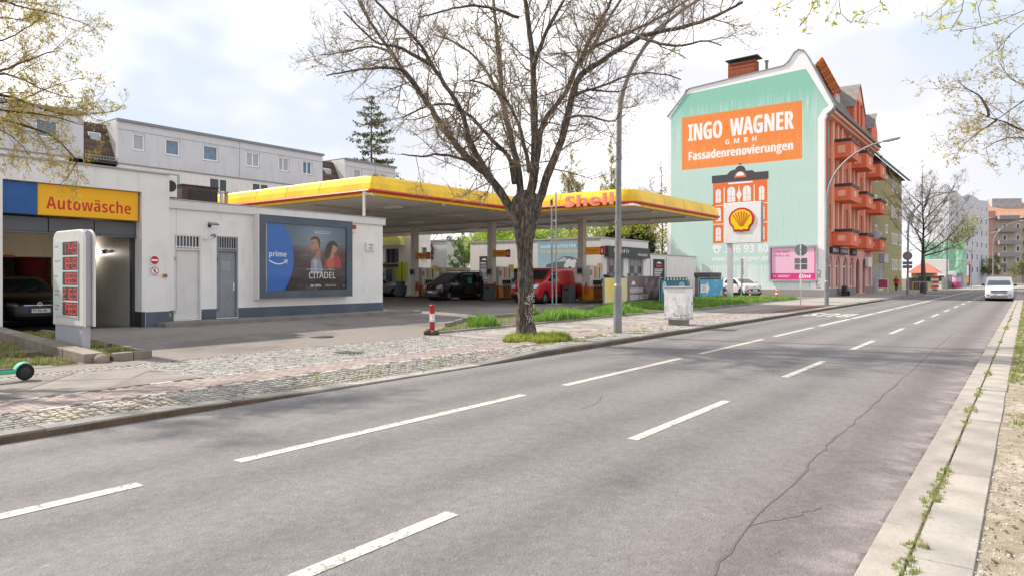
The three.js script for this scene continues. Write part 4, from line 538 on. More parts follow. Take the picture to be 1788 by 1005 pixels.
// ---------------------------------------------------------------- vehicles
const tyreM = M('#1d1d1f', 0.85), rimM = M('#b9bbbf', 0.35, { metal: 0.7 }), glassM = M('#1b2126', 0.05), glassL = M('#5a656c', 0.06), lampM = M('#d9dde0', 0.12, { metal: 0.3 }), lampDark = M('#5b6066', 0.15, { metal: 0.4 }), tailM = M('#a3161a', 0.25), trimM = M('#202124', 0.6);  // glassL is paler: windscreen reflections are mixed into its colour
function car(name, label, cat, p, turn, c) { // c: L, W, H, prof [[z, y]...] from the front bumper over the roof to the tail, zf, zr, R, paint ...
  const t = T(name, label, cat, p, turn), hw = c.W / 2, belt = c.belt, fr = [], bk = [];
  const top = c.prof.reduce((m, q, i) => (q[1] > c.prof[m][1] ? i : m), 0); for (let i = 0; i <= top; i++) fr.push(c.prof[i]); for (let i = c.prof.length - 1; i >= top; i--) bk.push(c.prof[i]);
  const at = (l, y) => { for (let i = 0; i < l.length - 1; i++) if (y <= l[i + 1][1]) return lerp(l[i][0], l[i + 1][0], clamp((y - l[i][1]) / (l[i + 1][1] - l[i][1] || 1))); return l.at(-1)[0]; };
  const warp = (v) => { const f = Math.min(1.1, Math.abs(v.x) / hw), e = sm(c.L / 2 - 1.0, c.L / 2, Math.abs(v.z)); v.z -= Math.sign(v.z) * (c.round ?? 0.22) * f * f * f * e * (v.z > 0 ? 1 : 0.55); v.x *= 1 - (c.tum ?? 0.14) * clamp((v.y - belt) / (c.H - belt)) - 0.05 * e * (v.z > 0 ? 1 : 0.6) - 0.03 * sm(0.5, 0.2, v.y); return v; };
  const W = (g) => { const a = g.attributes.position, v = V(0, 0, 0); for (let i = 0; i < a.count; i++) { v.fromBufferAttribute(a, i); warp(v); a.setXYZ(i, v.x, v.y, v.z); } g.deleteAttribute('normal'); g.computeVertexNormals(); return g; };
  const s = new THREE.Shape(), arch = (z, out) => { for (let i = 0; i <= 14; i++) { const a = i / 14 * Math.PI; out.push([z - Math.cos(a) * (c.R + 0.055), 0.30 + Math.sin(a) * (c.R + 0.055)]); } };
  const o = [...c.prof], y0 = c.prof[0][1], lo = []; lo.push([c.prof.at(-1)[0] + 0.02, y0]); const ar = []; arch(c.zr, ar); arch(c.zf, ar); for (const q of ar) lo.push([q[0], Math.max(q[1], y0)]);
  const all = [...o, ...lo]; all.forEach(([z, y], i) => (i ? s.lineTo(z, y) : s.moveTo(z, y)));
  const bv = 0.07, eg = new THREE.ExtrudeGeometry(s, { depth: c.W - 2 * bv, steps: 8, bevelEnabled: true, bevelSize: 0.05, bevelOffset: -0.05, bevelThickness: bv, bevelSegments: 3 });
  eg.applyMatrix4(new THREE.Matrix4().makeBasis(V(0, 0, 1), V(0, 1, 0), V(-1, 0, 0)).setPosition(hw - bv, 0, 0));
  let g = W(plain(eg)); g = metric(plain(toCreasedNormals(g, 0.7))); const body = mesh('body', g, c.paint, t);
  const side = (nm, poly, mat, th = 0.012, par = t) => { for (const q of [-1, 1]) { const b = new B(); b.add(flat(poly.map(([z, y]) => [z, y]), th), new THREE.Matrix4().makeBasis(V(0, 0, 1), V(0, 1, 0), V(-1, 0, 0)).setPosition(q > 0 ? hw + th - 0.002 : -hw + 0.002, 0, 0)); mesh(nm, metric(W(b.geo())), mat, par); } };
  const patch = (nm, rows, mat, end = 1, off = 0.012, keep = false) => { const l = end > 0 ? fr : bk, n = 8, pos = [], uv = [], R = []; rows.forEach(([y, xl, xr]) => { const row = []; for (let i = 0; i <= n; i++) row.push(warp(V(lerp(xl, xr, i / n), y, at(l, y) + end * off))); R.push(row); }); const b = new B(); const m = R.length - 1; for (let j = 0; j < m; j++) for (let i = 0; i < n; i++) { const q = [R[j][i], R[j][i + 1], R[j + 1][i + 1], R[j + 1][i]]; const gq = new THREE.BufferGeometry(); const idx = end > 0 ? [0, 1, 2, 0, 2, 3] : [0, 2, 1, 0, 3, 2]; gq.setAttribute('position', new THREE.Float32BufferAttribute(idx.flatMap((k) => q[k].toArray()), 3)); const u = [[i / n, j / m], [(i + 1) / n, j / m], [(i + 1) / n, (j + 1) / m], [i / n, (j + 1) / m]]; gq.setAttribute('uv', new THREE.Float32BufferAttribute(idx.flatMap((k) => u[k]), 2)); gq.computeVertexNormals(); b.add(gq); } return b.mesh(nm, mat, t, keep); };
  const both = (nm, rows, mat, end = 1, off = 0.014) => { patch(nm, rows, mat, end, off); patch(nm, rows.map(([y, a, d]) => [y, -d, -a]), mat, end, off); };
  for (const z of [c.zf, c.zr]) for (const q of [-1, 1]) { const x = q * (hw - 0.13), w = part(t, 'wheel', tyreM, (b) => { const tg = new THREE.TorusGeometry(c.R - 0.085, 0.085, 10, 26); tg.scale(1, 1, 1.15); tg.rotateY(Math.PI / 2); tg.translate(x, c.R, z); b.add(tg); b.rod([x - q * 0.08, c.R, z], [x + q * 0.02, c.R, z], c.R - 0.08, 20); }); part(w, 'rim', c.rim ?? rimM, (b) => { for (let k = 0; k < 5; k++) { const a = k / 5 * 6.283; b.add(new THREE.BoxGeometry(0.03, (c.R - 0.1), 0.075), new THREE.Matrix4().makeTranslation(x + q * 0.035, c.R, z).multiply(new THREE.Matrix4().makeRotationX(a)).multiply(new THREE.Matrix4().makeTranslation(0, (c.R - 0.1) / 2, 0))); } const rg = new THREE.TorusGeometry(c.R - 0.11, 0.022, 6, 24); rg.rotateY(Math.PI / 2); rg.translate(x + q * 0.035, c.R, z); b.add(rg); }); }
  part(t, 'underbody', trimM, (b) => { b.box(-hw + 0.12, hw - 0.12, 0.18, 0.5, c.zr - 0.55, c.zf + 0.5); for (const z of [c.zf, c.zr]) b.rod([-hw + 0.2, c.R + 0.02, z], [hw - 0.2, c.R + 0.02, z], c.R + 0.03, 18); });
  for (const q of [-1, 1]) part(t, 'wing_mirror', c.mirror ?? c.paint, (b) => { const g2 = new RoundedBoxGeometry(0.2, 0.16, 0.12, 2, 0.04); g2.translate(q * (hw + 0.1), belt + 0.1, c.mz); b.add(g2); });
  c.fit({ t, side, patch, both, body });
  return t;
}
const plate = (txt) => P(256, 56, (x) => { x.fillStyle = '#eceff1'; x.fillRect(0, 0, 256, 56); x.fillStyle = '#2747a8'; x.fillRect(0, 0, 22, 56); x.fillStyle = '#222'; x.font = 'bold 44px sans-serif'; x.fillText(txt, 32, 44, 214); });
const paint = (col) => new THREE.MeshPhysicalMaterial({ color: col, roughness: 0.35, clearcoat: 0.8, clearcoatRoughness: 0.06, map: scaled(tSoft, 5) });
const mRedPaint = paint('#c4121a'), mBlackPaint = paint('#141518'), mWhitePaint = paint('#e4e5e8'), mSilver = paint('#8d9298');
// black family van at the second pump
car('family_van', 'black family van refuelling with a person at its open side door', 'van', [-29.25, 0.385, -33.2], -0.05, {
  L: 4.38, W: 1.81, H: 1.8, belt: 1.06, R: 0.31, zf: 1.36, zr: -1.36, mz: 0.95, paint: mBlackPaint, tum: 0.16, mirror: mBlackPaint, prof: [[2.08, 0.24], [2.19, 0.36], [2.19, 0.6], [2.14, 0.8], [2.0, 0.95], [1.75, 1.04], [1.22, 1.14], [0.95, 1.32], [0.45, 1.62], [0.15, 1.72], [-0.4, 1.77], [-1.6, 1.76], [-2.0, 1.7], [-2.13, 1.4], [-2.18, 0.95], [-2.19, 0.5], [-2.1, 0.24]],
  fit({ t, side, patch, both }) {
    patch('windscreen', [[1.17, -0.72, 0.72], [1.4, -0.69, 0.69], [1.63, -0.64, 0.64]], glassL); side('side_window', [[0.98, 1.14], [0.5, 1.58], [0.2, 1.62], [0.2, 1.1]], glassM); side('side_window', [[0.12, 1.1], [0.12, 1.62], [-0.85, 1.63], [-0.85, 1.1]], glassM); side('side_window', [[-0.95, 1.1], [-0.95, 1.63], [-1.75, 1.6], [-1.85, 1.1]], glassM);
    both('headlight', [[0.74, 0.5, 0.82], [0.86, 0.46, 0.84], [0.96, 0.6, 0.8]], lampM); patch('grille', [[0.62, -0.5, 0.5], [0.72, -0.46, 0.46]], trimM); patch('lower_grille', [[0.3, -0.55, 0.55], [0.45, -0.6, 0.6]], trimM); patch('bumper_strip', [[0.28, -0.75, 0.75], [0.34, -0.78, 0.78]], rimM, 1, 0.02); patch('number_plate', [[0.48, -0.26, 0.26], [0.59, -0.26, 0.26]], plate('B'), 1, 0.025, true);
    patch('badge', [[0.80, -0.06, 0.06], [0.90, -0.06, 0.06]], mChrome, 1, 0.02); for (const x of [-0.68, 0.68]) part(t, 'roof_rail', trimM, (b) => b.tube([[x, 1.72, 0.1], [x, 1.82, 0], [x, 1.82, -1.6], [x, 1.74, -1.75]], 0.02, 6)); part(t, 'door_handle', trimM, (b) => b.box(0.9, 0.93, 0.98, 1.01, 0.1, -0.05));
    part(t, 'open_doorway', M('#2f1d18', 0.8), (b) => b.box(0.885, 0.915, 0.42, 1.04, 0.1, -0.85)); part(t, 'teal_bag', M('#1f9a86', 0.7), (b) => b.box(0.80, 0.935, 1.0, 1.42, -0.25, -0.62, 0.05));
  } });
// red van under the canopy
car('delivery_van', 'bright red delivery van parked under the canopy right of the big tree', 'van', [-21.9, 0.38, -32.75], 0, {
  L: 4.97, W: 1.98, H: 1.98, belt: 1.18, R: 0.335, zf: 1.55, zr: -1.38, mz: 1.15, paint: mRedPaint, tum: 0.10, mirror: trimM, prof: [[2.36, 0.28], [2.48, 0.42], [2.48, 0.62], [2.44, 0.86], [2.32, 1.06], [2.08, 1.16], [1.62, 1.28], [1.3, 1.5], [0.85, 1.82], [0.55, 1.93], [0.1, 1.97], [-2.0, 1.96], [-2.36, 1.9], [-2.46, 1.3], [-2.48, 0.5], [-2.4, 0.28]],
  fit({ t, side, patch, both }) {
    patch('windscreen', [[1.3, -0.84, 0.84], [1.55, -0.81, 0.81], [1.83, -0.75, 0.75]], glassM); side('side_window', [[1.32, 1.26], [0.9, 1.72], [0.45, 1.74], [0.45, 1.2], [1.2, 1.2]], glassM);
    both('headlight', [[0.84, 0.52, 0.88], [1.0, 0.5, 0.95], [1.1, 0.72, 0.93]], lampM); patch('grille', [[0.66, -0.5, 0.5], [0.84, -0.42, 0.42]], trimM); patch('lower_bumper', [[0.29, -0.88, 0.88], [0.42, -0.92, 0.92], [0.5, -0.7, 0.7]], trimM); both('fog_lamp', [[0.5, 0.62, 0.86], [0.6, 0.66, 0.84]], lampDark); side('side_moulding', [[1.0, 0.55], [1.0, 0.64], [-0.95, 0.64], [-0.95, 0.55]], trimM, 0.02); side('sill', [[1.1, 0.28], [1.1, 0.36], [-0.95, 0.36], [-0.95, 0.28]], trimM, 0.014); side('panel_line', [[0.38, 0.5], [0.38, 1.8], [0.365, 1.8], [0.365, 0.5]], trimM, 0.006); side('panel_line', [[-0.75, 1.0], [-0.75, 1.8], [-0.765, 1.8], [-0.765, 1.0]], trimM, 0.006); part(t, 'door_handle', trimM, (b) => b.box(0.99, 1.02, 1.05, 1.09, 0.62, 0.45)); patch('badge', [[0.98, -0.09, 0.09], [1.04, -0.09, 0.09]], mChrome, 1, 0.02);
  } });
// black hatchback in the wash
car('hatchback', 'black hatchback standing in the car wash bay facing the street', 'car', [-24.55, 0.392, -7.75], Math.PI / 2, {
  L: 4.2, W: 1.79, H: 1.48, belt: 0.93, R: 0.31, zf: 1.33, zr: -1.25, mz: 0.62, paint: M('#08080a', 0.32), tum: 0.2, prof: [[1.98, 0.2], [2.1, 0.32], [2.1, 0.55], [2.05, 0.7], [1.9, 0.8], [1.5, 0.9], [0.95, 0.98], [0.6, 1.16], [0.15, 1.37], [-0.1, 1.44], [-0.6, 1.47], [-1.4, 1.4], [-1.85, 1.05], [-2.05, 0.9], [-2.1, 0.5], [-2.0, 0.2]],
  fit({ t, side, patch, both }) {
    patch('windscreen', [[1.0, -0.72, 0.72], [1.15, -0.7, 0.7], [1.36, -0.62, 0.62]], glassM); side('side_window', [[0.75, 1.0], [0.2, 1.33], [-0.15, 1.38], [-0.2, 0.98]], glassM); side('side_window', [[-0.26, 0.98], [-0.22, 1.38], [-1.1, 1.36], [-1.4, 1.05]], glassM);
    both('headlight', [[0.61, 0.56, 0.78], [0.66, 0.54, 0.8], [0.71, 0.6, 0.79]], lampDark); patch('grille', [[0.6, -0.40, 0.40], [0.66, -0.40, 0.40]], trimM); patch('chrome_strip', [[0.62, -0.41, 0.41], [0.632, -0.41, 0.41]], mChrome, 1, 0.02); patch('lower_grille', [[0.25, -0.6, 0.6], [0.38, -0.62, 0.62]], trimM); patch('number_plate', [[0.42, -0.27, 0.27], [0.53, -0.27, 0.27]], plate('TF DU 80'), 1, 0.025, true);
    part(t, 'badge', mChrome, (b) => { const g = new THREE.TorusGeometry(0.058, 0.009, 6, 22); g.translate(0, 0.66, 2.09); b.add(g); const v = (p, q) => b.rod([...p, 2.088], [...q, 2.088], 0.007, 5); v([-0.034, 0.7], [-0.012, 0.665]); v([-0.012, 0.665], [0, 0.69]); v([0, 0.69], [0.012, 0.665]); v([0.012, 0.665], [0.034, 0.7]); v([-0.046, 0.68], [-0.018, 0.62]); v([-0.018, 0.62], [0, 0.655]); v([0, 0.655], [0.018, 0.62]); v([0.018, 0.62], [0.046, 0.68]); });
    for (const z of [0.3, -0.2]) part(t, 'wiper', trimM, (b) => b.rod([z - 0.4, 1.0, 0.96], [z + 0.1, 1.1, 0.74], 0.008, 4));
  } });
// small white car in front of the green gable
car('small_car', 'small white car parked in front of the mint green gable wall', 'car', [-19.2, 0.25, -57.9], 0.92, {
  L: 3.7, W: 1.74, H: 1.51, belt: 0.98, R: 0.32, zf: 1.2, zr: -1.2, mz: 0.6, paint: mWhitePaint, tum: 0.17, mirror: trimM, prof: [[1.72, 0.22], [1.84, 0.36], [1.85, 0.6], [1.78, 0.8], [1.6, 0.92], [1.0, 1.04], [0.72, 1.18], [0.25, 1.42], [-0.1, 1.49], [-0.7, 1.5], [-1.3, 1.44], [-1.65, 1.1], [-1.82, 0.85], [-1.84, 0.5], [-1.75, 0.22]],
  fit({ t, side, patch, both }) { patch('windscreen', [[1.07, -0.7, 0.7], [1.25, -0.67, 0.67], [1.42, -0.61, 0.61]], glassL); side('side_window', [[0.75, 1.04], [0.25, 1.36], [-0.25, 1.42], [-0.3, 1.02]], glassM); side('side_window', [[-0.36, 1.02], [-0.32, 1.42], [-1.0, 1.4], [-1.3, 1.12]], glassM); both('headlight', [[0.74, 0.5, 0.78], [0.86, 0.46, 0.8]], lampDark); patch('grille', [[0.3, -0.62, 0.62], [0.48, -0.68, 0.68], [0.62, -0.5, 0.5]], trimM); patch('number_plate', [[0.46, -0.25, 0.25], [0.56, -0.25, 0.25]], plate('B'), 1, 0.025, true); patch('badge', [[0.74, -0.08, 0.08], [0.79, -0.08, 0.08]], trimM, 1, 0.02); side('wheel_arch', [[1.6, 0.35], [1.5, 0.6], [1.2, 0.72], [0.9, 0.6], [0.8, 0.35], [0.84, 0.35], [0.93, 0.57], [1.2, 0.68], [1.47, 0.57], [1.56, 0.35]], trimM, 0.01); side('wheel_arch', [[-0.8, 0.35], [-0.9, 0.6], [-1.2, 0.72], [-1.5, 0.6], [-1.6, 0.35], [-1.56, 0.35], [-1.47, 0.57], [-1.2, 0.68], [-0.93, 0.57], [-0.84, 0.35]], trimM, 0.01); } });
// white van coming along the road
car('passenger_van', 'white passenger van driving towards the viewer on the road', 'van', [-1.8, 0.0, -66.4], 0.03, {
  L: 4.42, W: 1.84, H: 1.84, belt: 1.12, R: 0.315, zf: 1.4, zr: -1.3, mz: 0.95, paint: mWhitePaint, tum: 0.14, mirror: trimM, prof: [[2.1, 0.24], [2.2, 0.36], [2.21, 0.6], [2.16, 0.84], [2.0, 0.98], [1.75, 1.07], [1.3, 1.17], [0.95, 1.4], [0.5, 1.68], [0.2, 1.78], [-0.3, 1.83], [-1.9, 1.82], [-2.12, 1.74], [-2.18, 1.0], [-2.2, 0.5], [-2.1, 0.24]],
  fit({ t, side, patch, both }) { patch('windscreen', [[1.2, -0.78, 0.78], [1.45, -0.74, 0.74], [1.7, -0.68, 0.68]], glassL); side('side_window', [[0.98, 1.18], [0.6, 1.6], [0.25, 1.65], [0.25, 1.14]], glassM); side('side_window', [[0.15, 1.14], [0.15, 1.66], [-1.8, 1.66], [-1.9, 1.14]], glassM); both('headlight', [[0.82, 0.52, 0.84], [0.93, 0.56, 0.88]], lampM); patch('grille', [[0.62, -0.5, 0.5], [0.72, -0.58, 0.58], [0.82, -0.5, 0.5]], trimM); patch('grille_bar', [[0.7, -0.54, 0.54], [0.72, -0.54, 0.54]], mChrome, 1, 0.02); patch('badge', [[0.73, -0.08, 0.08], [0.79, -0.08, 0.08]], lampDark, 1, 0.022); patch('lower_grille', [[0.3, -0.55, 0.55], [0.42, -0.6, 0.6]], trimM); patch('number_plate', [[0.47, -0.26, 0.26], [0.57, -0.26, 0.26]], plate('B'), 1, 0.025, true); both('fog_lamp', [[0.42, 0.68, 0.78], [0.5, 0.68, 0.78]], trimM); } });
// cars only partly seen
const rearCar = { L: 4.2, W: 1.78, H: 1.5, belt: 0.95, R: 0.31, zf: 1.3, zr: -1.25, mz: 0.6, paint: mSilver, tum: 0.18, prof: [[1.98, 0.22], [2.1, 0.36], [2.08, 0.62], [1.9, 0.8], [1.0, 0.98], [0.2, 1.4], [-0.3, 1.48], [-1.3, 1.44], [-1.8, 1.1], [-2.06, 0.85], [-2.1, 0.5], [-2.0, 0.22]], fit({ side, patch, both }) { side('side_window', [[0.7, 1.02], [0.15, 1.34], [-0.3, 1.4], [-0.3, 1.0]], glassM); side('side_window', [[-0.36, 1.0], [-0.36, 1.4], [-1.2, 1.36], [-1.5, 1.05]], glassM); patch('rear_window', [[1.08, -0.64, 0.64], [1.38, -0.58, 0.58]], glassM, -1); both('tail_light', [[0.72, 0.55, 0.84], [1.0, 0.6, 0.84]], tailM, -1); patch('number_plate', [[0.6, -0.26, 0.26], [0.71, -0.26, 0.26]], plate('B'), -1, 0.02, true); patch('windscreen', [[1.02, -0.7, 0.7], [1.38, -0.6, 0.6]], glassM); both('headlight', [[0.64, 0.5, 0.8], [0.76, 0.5, 0.8]], lampM); } };
car('parked_car', 'silver car half hidden behind the right end of the white building', 'car', [-38.4, 0.385, -34.6], 2.9, rearCar);
car('parked_car', 'dark car behind the engine banner and the fence', 'car', [-21.8, 0.36, -45.2], 0.35, { ...rearCar, paint: mBlackPaint });
{
  const t = T('parcel_van', 'yellow parcel van parked at the far right edge of the street', 'van', [1.75, 0, -118], 0.1), y = M('#f0c400', 0.4);
  part(t, 'cargo_box', y, (b) => b.box(-1.0, 1.0, 0.7, 2.75, -3, 0.9, 0.05)); part(t, 'cab', y, (b) => b.wallX(0.95, 1.9, [[0.95, 0.5], [2.6, 0.5], [2.55, 1.15], [2.2, 1.35], [1.6, 2.2], [0.95, 2.3]])); part(t, 'windscreen', glassM, (b) => b.add(new THREE.BoxGeometry(1.6, 0.95, 0.03), new THREE.Matrix4().makeRotationX(-0.62).setPosition(0, 1.76, 1.93))); part(t, 'red_band', mRed, (b) => b.box(-1.01, 1.01, 1.5, 1.62, -2.9, 0.8)); part(t, 'bumper', trimM, (b) => b.box(-0.95, 0.95, 0.35, 0.62, 2.4, 2.65, 0.04));
  for (const z of [1.9, -1.9]) for (const x of [-0.85, 0.85]) part(t, 'wheel', tyreM, (b) => b.rod([x - 0.12, 0.35, z], [x + 0.12, 0.35, z], 0.35, 18)); for (const x of [-0.7, 0.7]) part(t, 'headlight', lampM, (b) => b.box(x - 0.15, x + 0.15, 0.85, 1.02, 2.56, 2.6));
}
// ---------------------------------------------------------------- people
function figure(name, label, p, turn, bones, colour, hairs) { // bones: [x0,y0,z0,r0, x1,y1,z1,r1]
  const N = 90, half = 1.02, t = T(name, label, 'person', p, turn), mc = new MarchingCubes(N, mBlack, false, false, 400000), cy = 0.93;
  const smin = (a, b, k) => { const h = clamp(0.5 + 0.5 * (b - a) / k); return lerp(b, a, h) - k * h * (1 - h); };
  for (let k = 0; k < N; k++) for (let j = 0; j < N; j++) for (let i = 0; i < N; i++) {
    const x = (i - N / 2) / (N / 2) * half, y = (j - N / 2) / (N / 2) * half + cy, z = (k - N / 2) / (N / 2) * half; let d = 9;
    for (const b of bones) { const ux = b[4] - b[0], uy = b[5] - b[1], uz = b[6] - b[2], q = clamp(((x - b[0]) * ux + (y - b[1]) * uy + (z - b[2]) * uz) / (ux * ux + uy * uy + uz * uz)); d = smin(d, Math.hypot(x - b[0] - ux * q, y - b[1] - uy * q, z - b[2] - uz * q) - lerp(b[3], b[7], q), 0.03); }
    mc.field[i + j * N + k * N * N] = -d;
  }
  mc.isolation = 0; mc.update(); const n = mc.count, pos = new Float32Array(n * 3), col = new Float32Array(n * 3);
  for (let i = 0; i < n; i++) { const x = mc.positionArray[i * 3] * half, y = mc.positionArray[i * 3 + 1] * half + cy, z = mc.positionArray[i * 3 + 2] * half; pos.set([x, y, z], i * 3); col.set(colour(x, y, z), i * 3); }
  const g = new THREE.BufferGeometry(); g.setAttribute('position', new THREE.BufferAttribute(pos, 3)); g.setAttribute('normal', new THREE.BufferAttribute(mc.normalArray.slice(0, n * 3), 3)); g.setAttribute('color', new THREE.BufferAttribute(col, 3)); metric(g);
  mesh('body', g, new THREE.MeshStandardMaterial({ vertexColors: true, roughness: 0.85 }), t);
  part(t, 'hair', M(hairs[4], 0.9), (b) => { const s = new THREE.SphereGeometry(hairs[3], 14, 12, 0, 6.3, 0, 1.9); s.rotateX(-0.45); s.translate(hairs[0], hairs[1], hairs[2]); b.add(s); });
  return t;
}
const head = (x, y, z) => [[x, y, z, 0.085, x, y + 0.08, z - 0.012, 0.092], [x, y - 0.04, z + 0.035, 0.05, x, y - 0.02, z + 0.07, 0.035], [x, y + 0.03, z + 0.09, 0.012, x, y + 0.005, z + 0.105, 0.014]];
const hand = (x, y, z, dx, dy, dz) => { const o = [[x, y, z, 0.035, x + dx * 0.06, y + dy * 0.06, z + dz * 0.06, 0.03]]; for (let f = -1; f <= 2; f++) { const s = f * 0.017 - 0.008; o.push([x + dx * 0.06 + s * dz, y + dy * 0.06, z + dz * 0.06 - s * dx, 0.012, x + dx * 0.15 + s * dz, y + dy * 0.15 - 0.02, z + dz * 0.15 - s * dx, 0.009]); } o.push([x + 0.03 * dz, y, z - 0.03 * dx, 0.013, x + dx * 0.06 + 0.055 * dz, y + dy * 0.06, z + dz * 0.06 - 0.055 * dx, 0.01]); return o; };
{ // bends towards the open side door: faces +z of its own axes
  const hip = [0, 0.93, 0], ch = [0, 1.36, 0.16];
  figure('person', 'person in dark clothes bending into the black van at the pump', [-27.95, 0.38, -34.3], -Math.PI / 2 + 0.15, [
    [-0.1, 0.9, 0, 0.115, -0.11, 0.5, 0.04, 0.075], [-0.11, 0.5, 0.04, 0.072, -0.12, 0.09, -0.02, 0.05], [-0.12, 0.06, -0.04, 0.05, -0.13, 0.04, 0.15, 0.042], [0.1, 0.9, 0, 0.115, 0.12, 0.5, 0.0, 0.075], [0.12, 0.5, 0.0, 0.072, 0.13, 0.09, -0.1, 0.05], [0.13, 0.06, -0.12, 0.05, 0.14, 0.04, 0.07, 0.042],
    [0, 0.92, 0, 0.16, 0, 1.12, 0.06, 0.155], [0, 1.12, 0.06, 0.155, 0, 1.34, 0.15, 0.16], [-0.15, 1.4, 0.17, 0.08, 0.15, 1.4, 0.17, 0.08], [0, 1.42, 0.2, 0.065, 0, 1.54, 0.27, 0.058], ...head(0, 1.58, 0.31),
    [-0.2, 1.38, 0.18, 0.065, -0.24, 1.14, 0.3, 0.052], [-0.24, 1.14, 0.3, 0.05, -0.2, 1.08, 0.52, 0.036], ...hand(-0.2, 1.08, 0.55, 0, -0.1, 1), [0.2, 1.38, 0.18, 0.065, 0.25, 1.16, 0.28, 0.052], [0.25, 1.16, 0.28, 0.05, 0.2, 1.12, 0.5, 0.036], ...hand(0.2, 1.12, 0.53, 0, -0.1, 1)],
    (x, y, z) => (y > 1.5 && z > 0.24 ? [0.45, 0.28, 0.2] : z > 0.52 && y > 1 ? [0.45, 0.28, 0.2] : y > 0.9 ? [0.016, 0.016, 0.02] : y > 0.1 ? [0.022, 0.024, 0.032] : [0.02, 0.02, 0.02]), [0, 1.64, 0.29, 0.105, '#17120f']);
  figure('person', 'person in a red jacket and dark trousers walking past the olive building', [-12.8, 0.145, -95.5], 0.35, [
    [-0.09, 0.9, 0, 0.11, -0.1, 0.5, 0.09, 0.072], [-0.1, 0.5, 0.09, 0.07, -0.1, 0.09, 0.12, 0.048], [-0.1, 0.06, 0.1, 0.048, -0.1, 0.04, 0.3, 0.04], [0.09, 0.9, 0, 0.11, 0.1, 0.5, -0.05, 0.072], [0.1, 0.5, -0.05, 0.07, 0.1, 0.12, -0.24, 0.048], [0.1, 0.08, -0.26, 0.046, 0.1, 0.04, -0.08, 0.04],
    [0, 0.9, 0, 0.17, 0, 1.12, 0, 0.165], [0, 1.12, 0, 0.165, 0, 1.36, 0, 0.17], [-0.16, 1.4, 0, 0.085, 0.16, 1.4, 0, 0.085], [0, 1.42, 0, 0.06, 0, 1.54, 0.02, 0.055], ...head(0, 1.6, 0.03), [-0.22, 1.38, 0, 0.07, -0.27, 1.12, -0.06, 0.056], [-0.27, 1.12, -0.06, 0.054, -0.25, 0.9, 0.04, 0.04], ...hand(-0.25, 0.87, 0.05, 0, -1, 0.1), [0.22, 1.38, 0, 0.07, 0.27, 1.12, 0.04, 0.056], [0.27, 1.12, 0.04, 0.054, 0.25, 0.92, 0.18, 0.04], ...hand(0.25, 0.89, 0.2, 0, -1, 0.1)],
    (x, y, z) => (y > 1.5 ? [0.48, 0.3, 0.22] : y > 0.84 && y < 0.9 && Math.abs(x) > 0.2 ? [0.48, 0.3, 0.22] : y > 0.84 ? [0.5, 0.02, 0.025] : y > 0.1 ? [0.02, 0.02, 0.028] : [0.4, 0.4, 0.4]), [0, 1.665, 0.015, 0.108, '#2b1d15']);
}
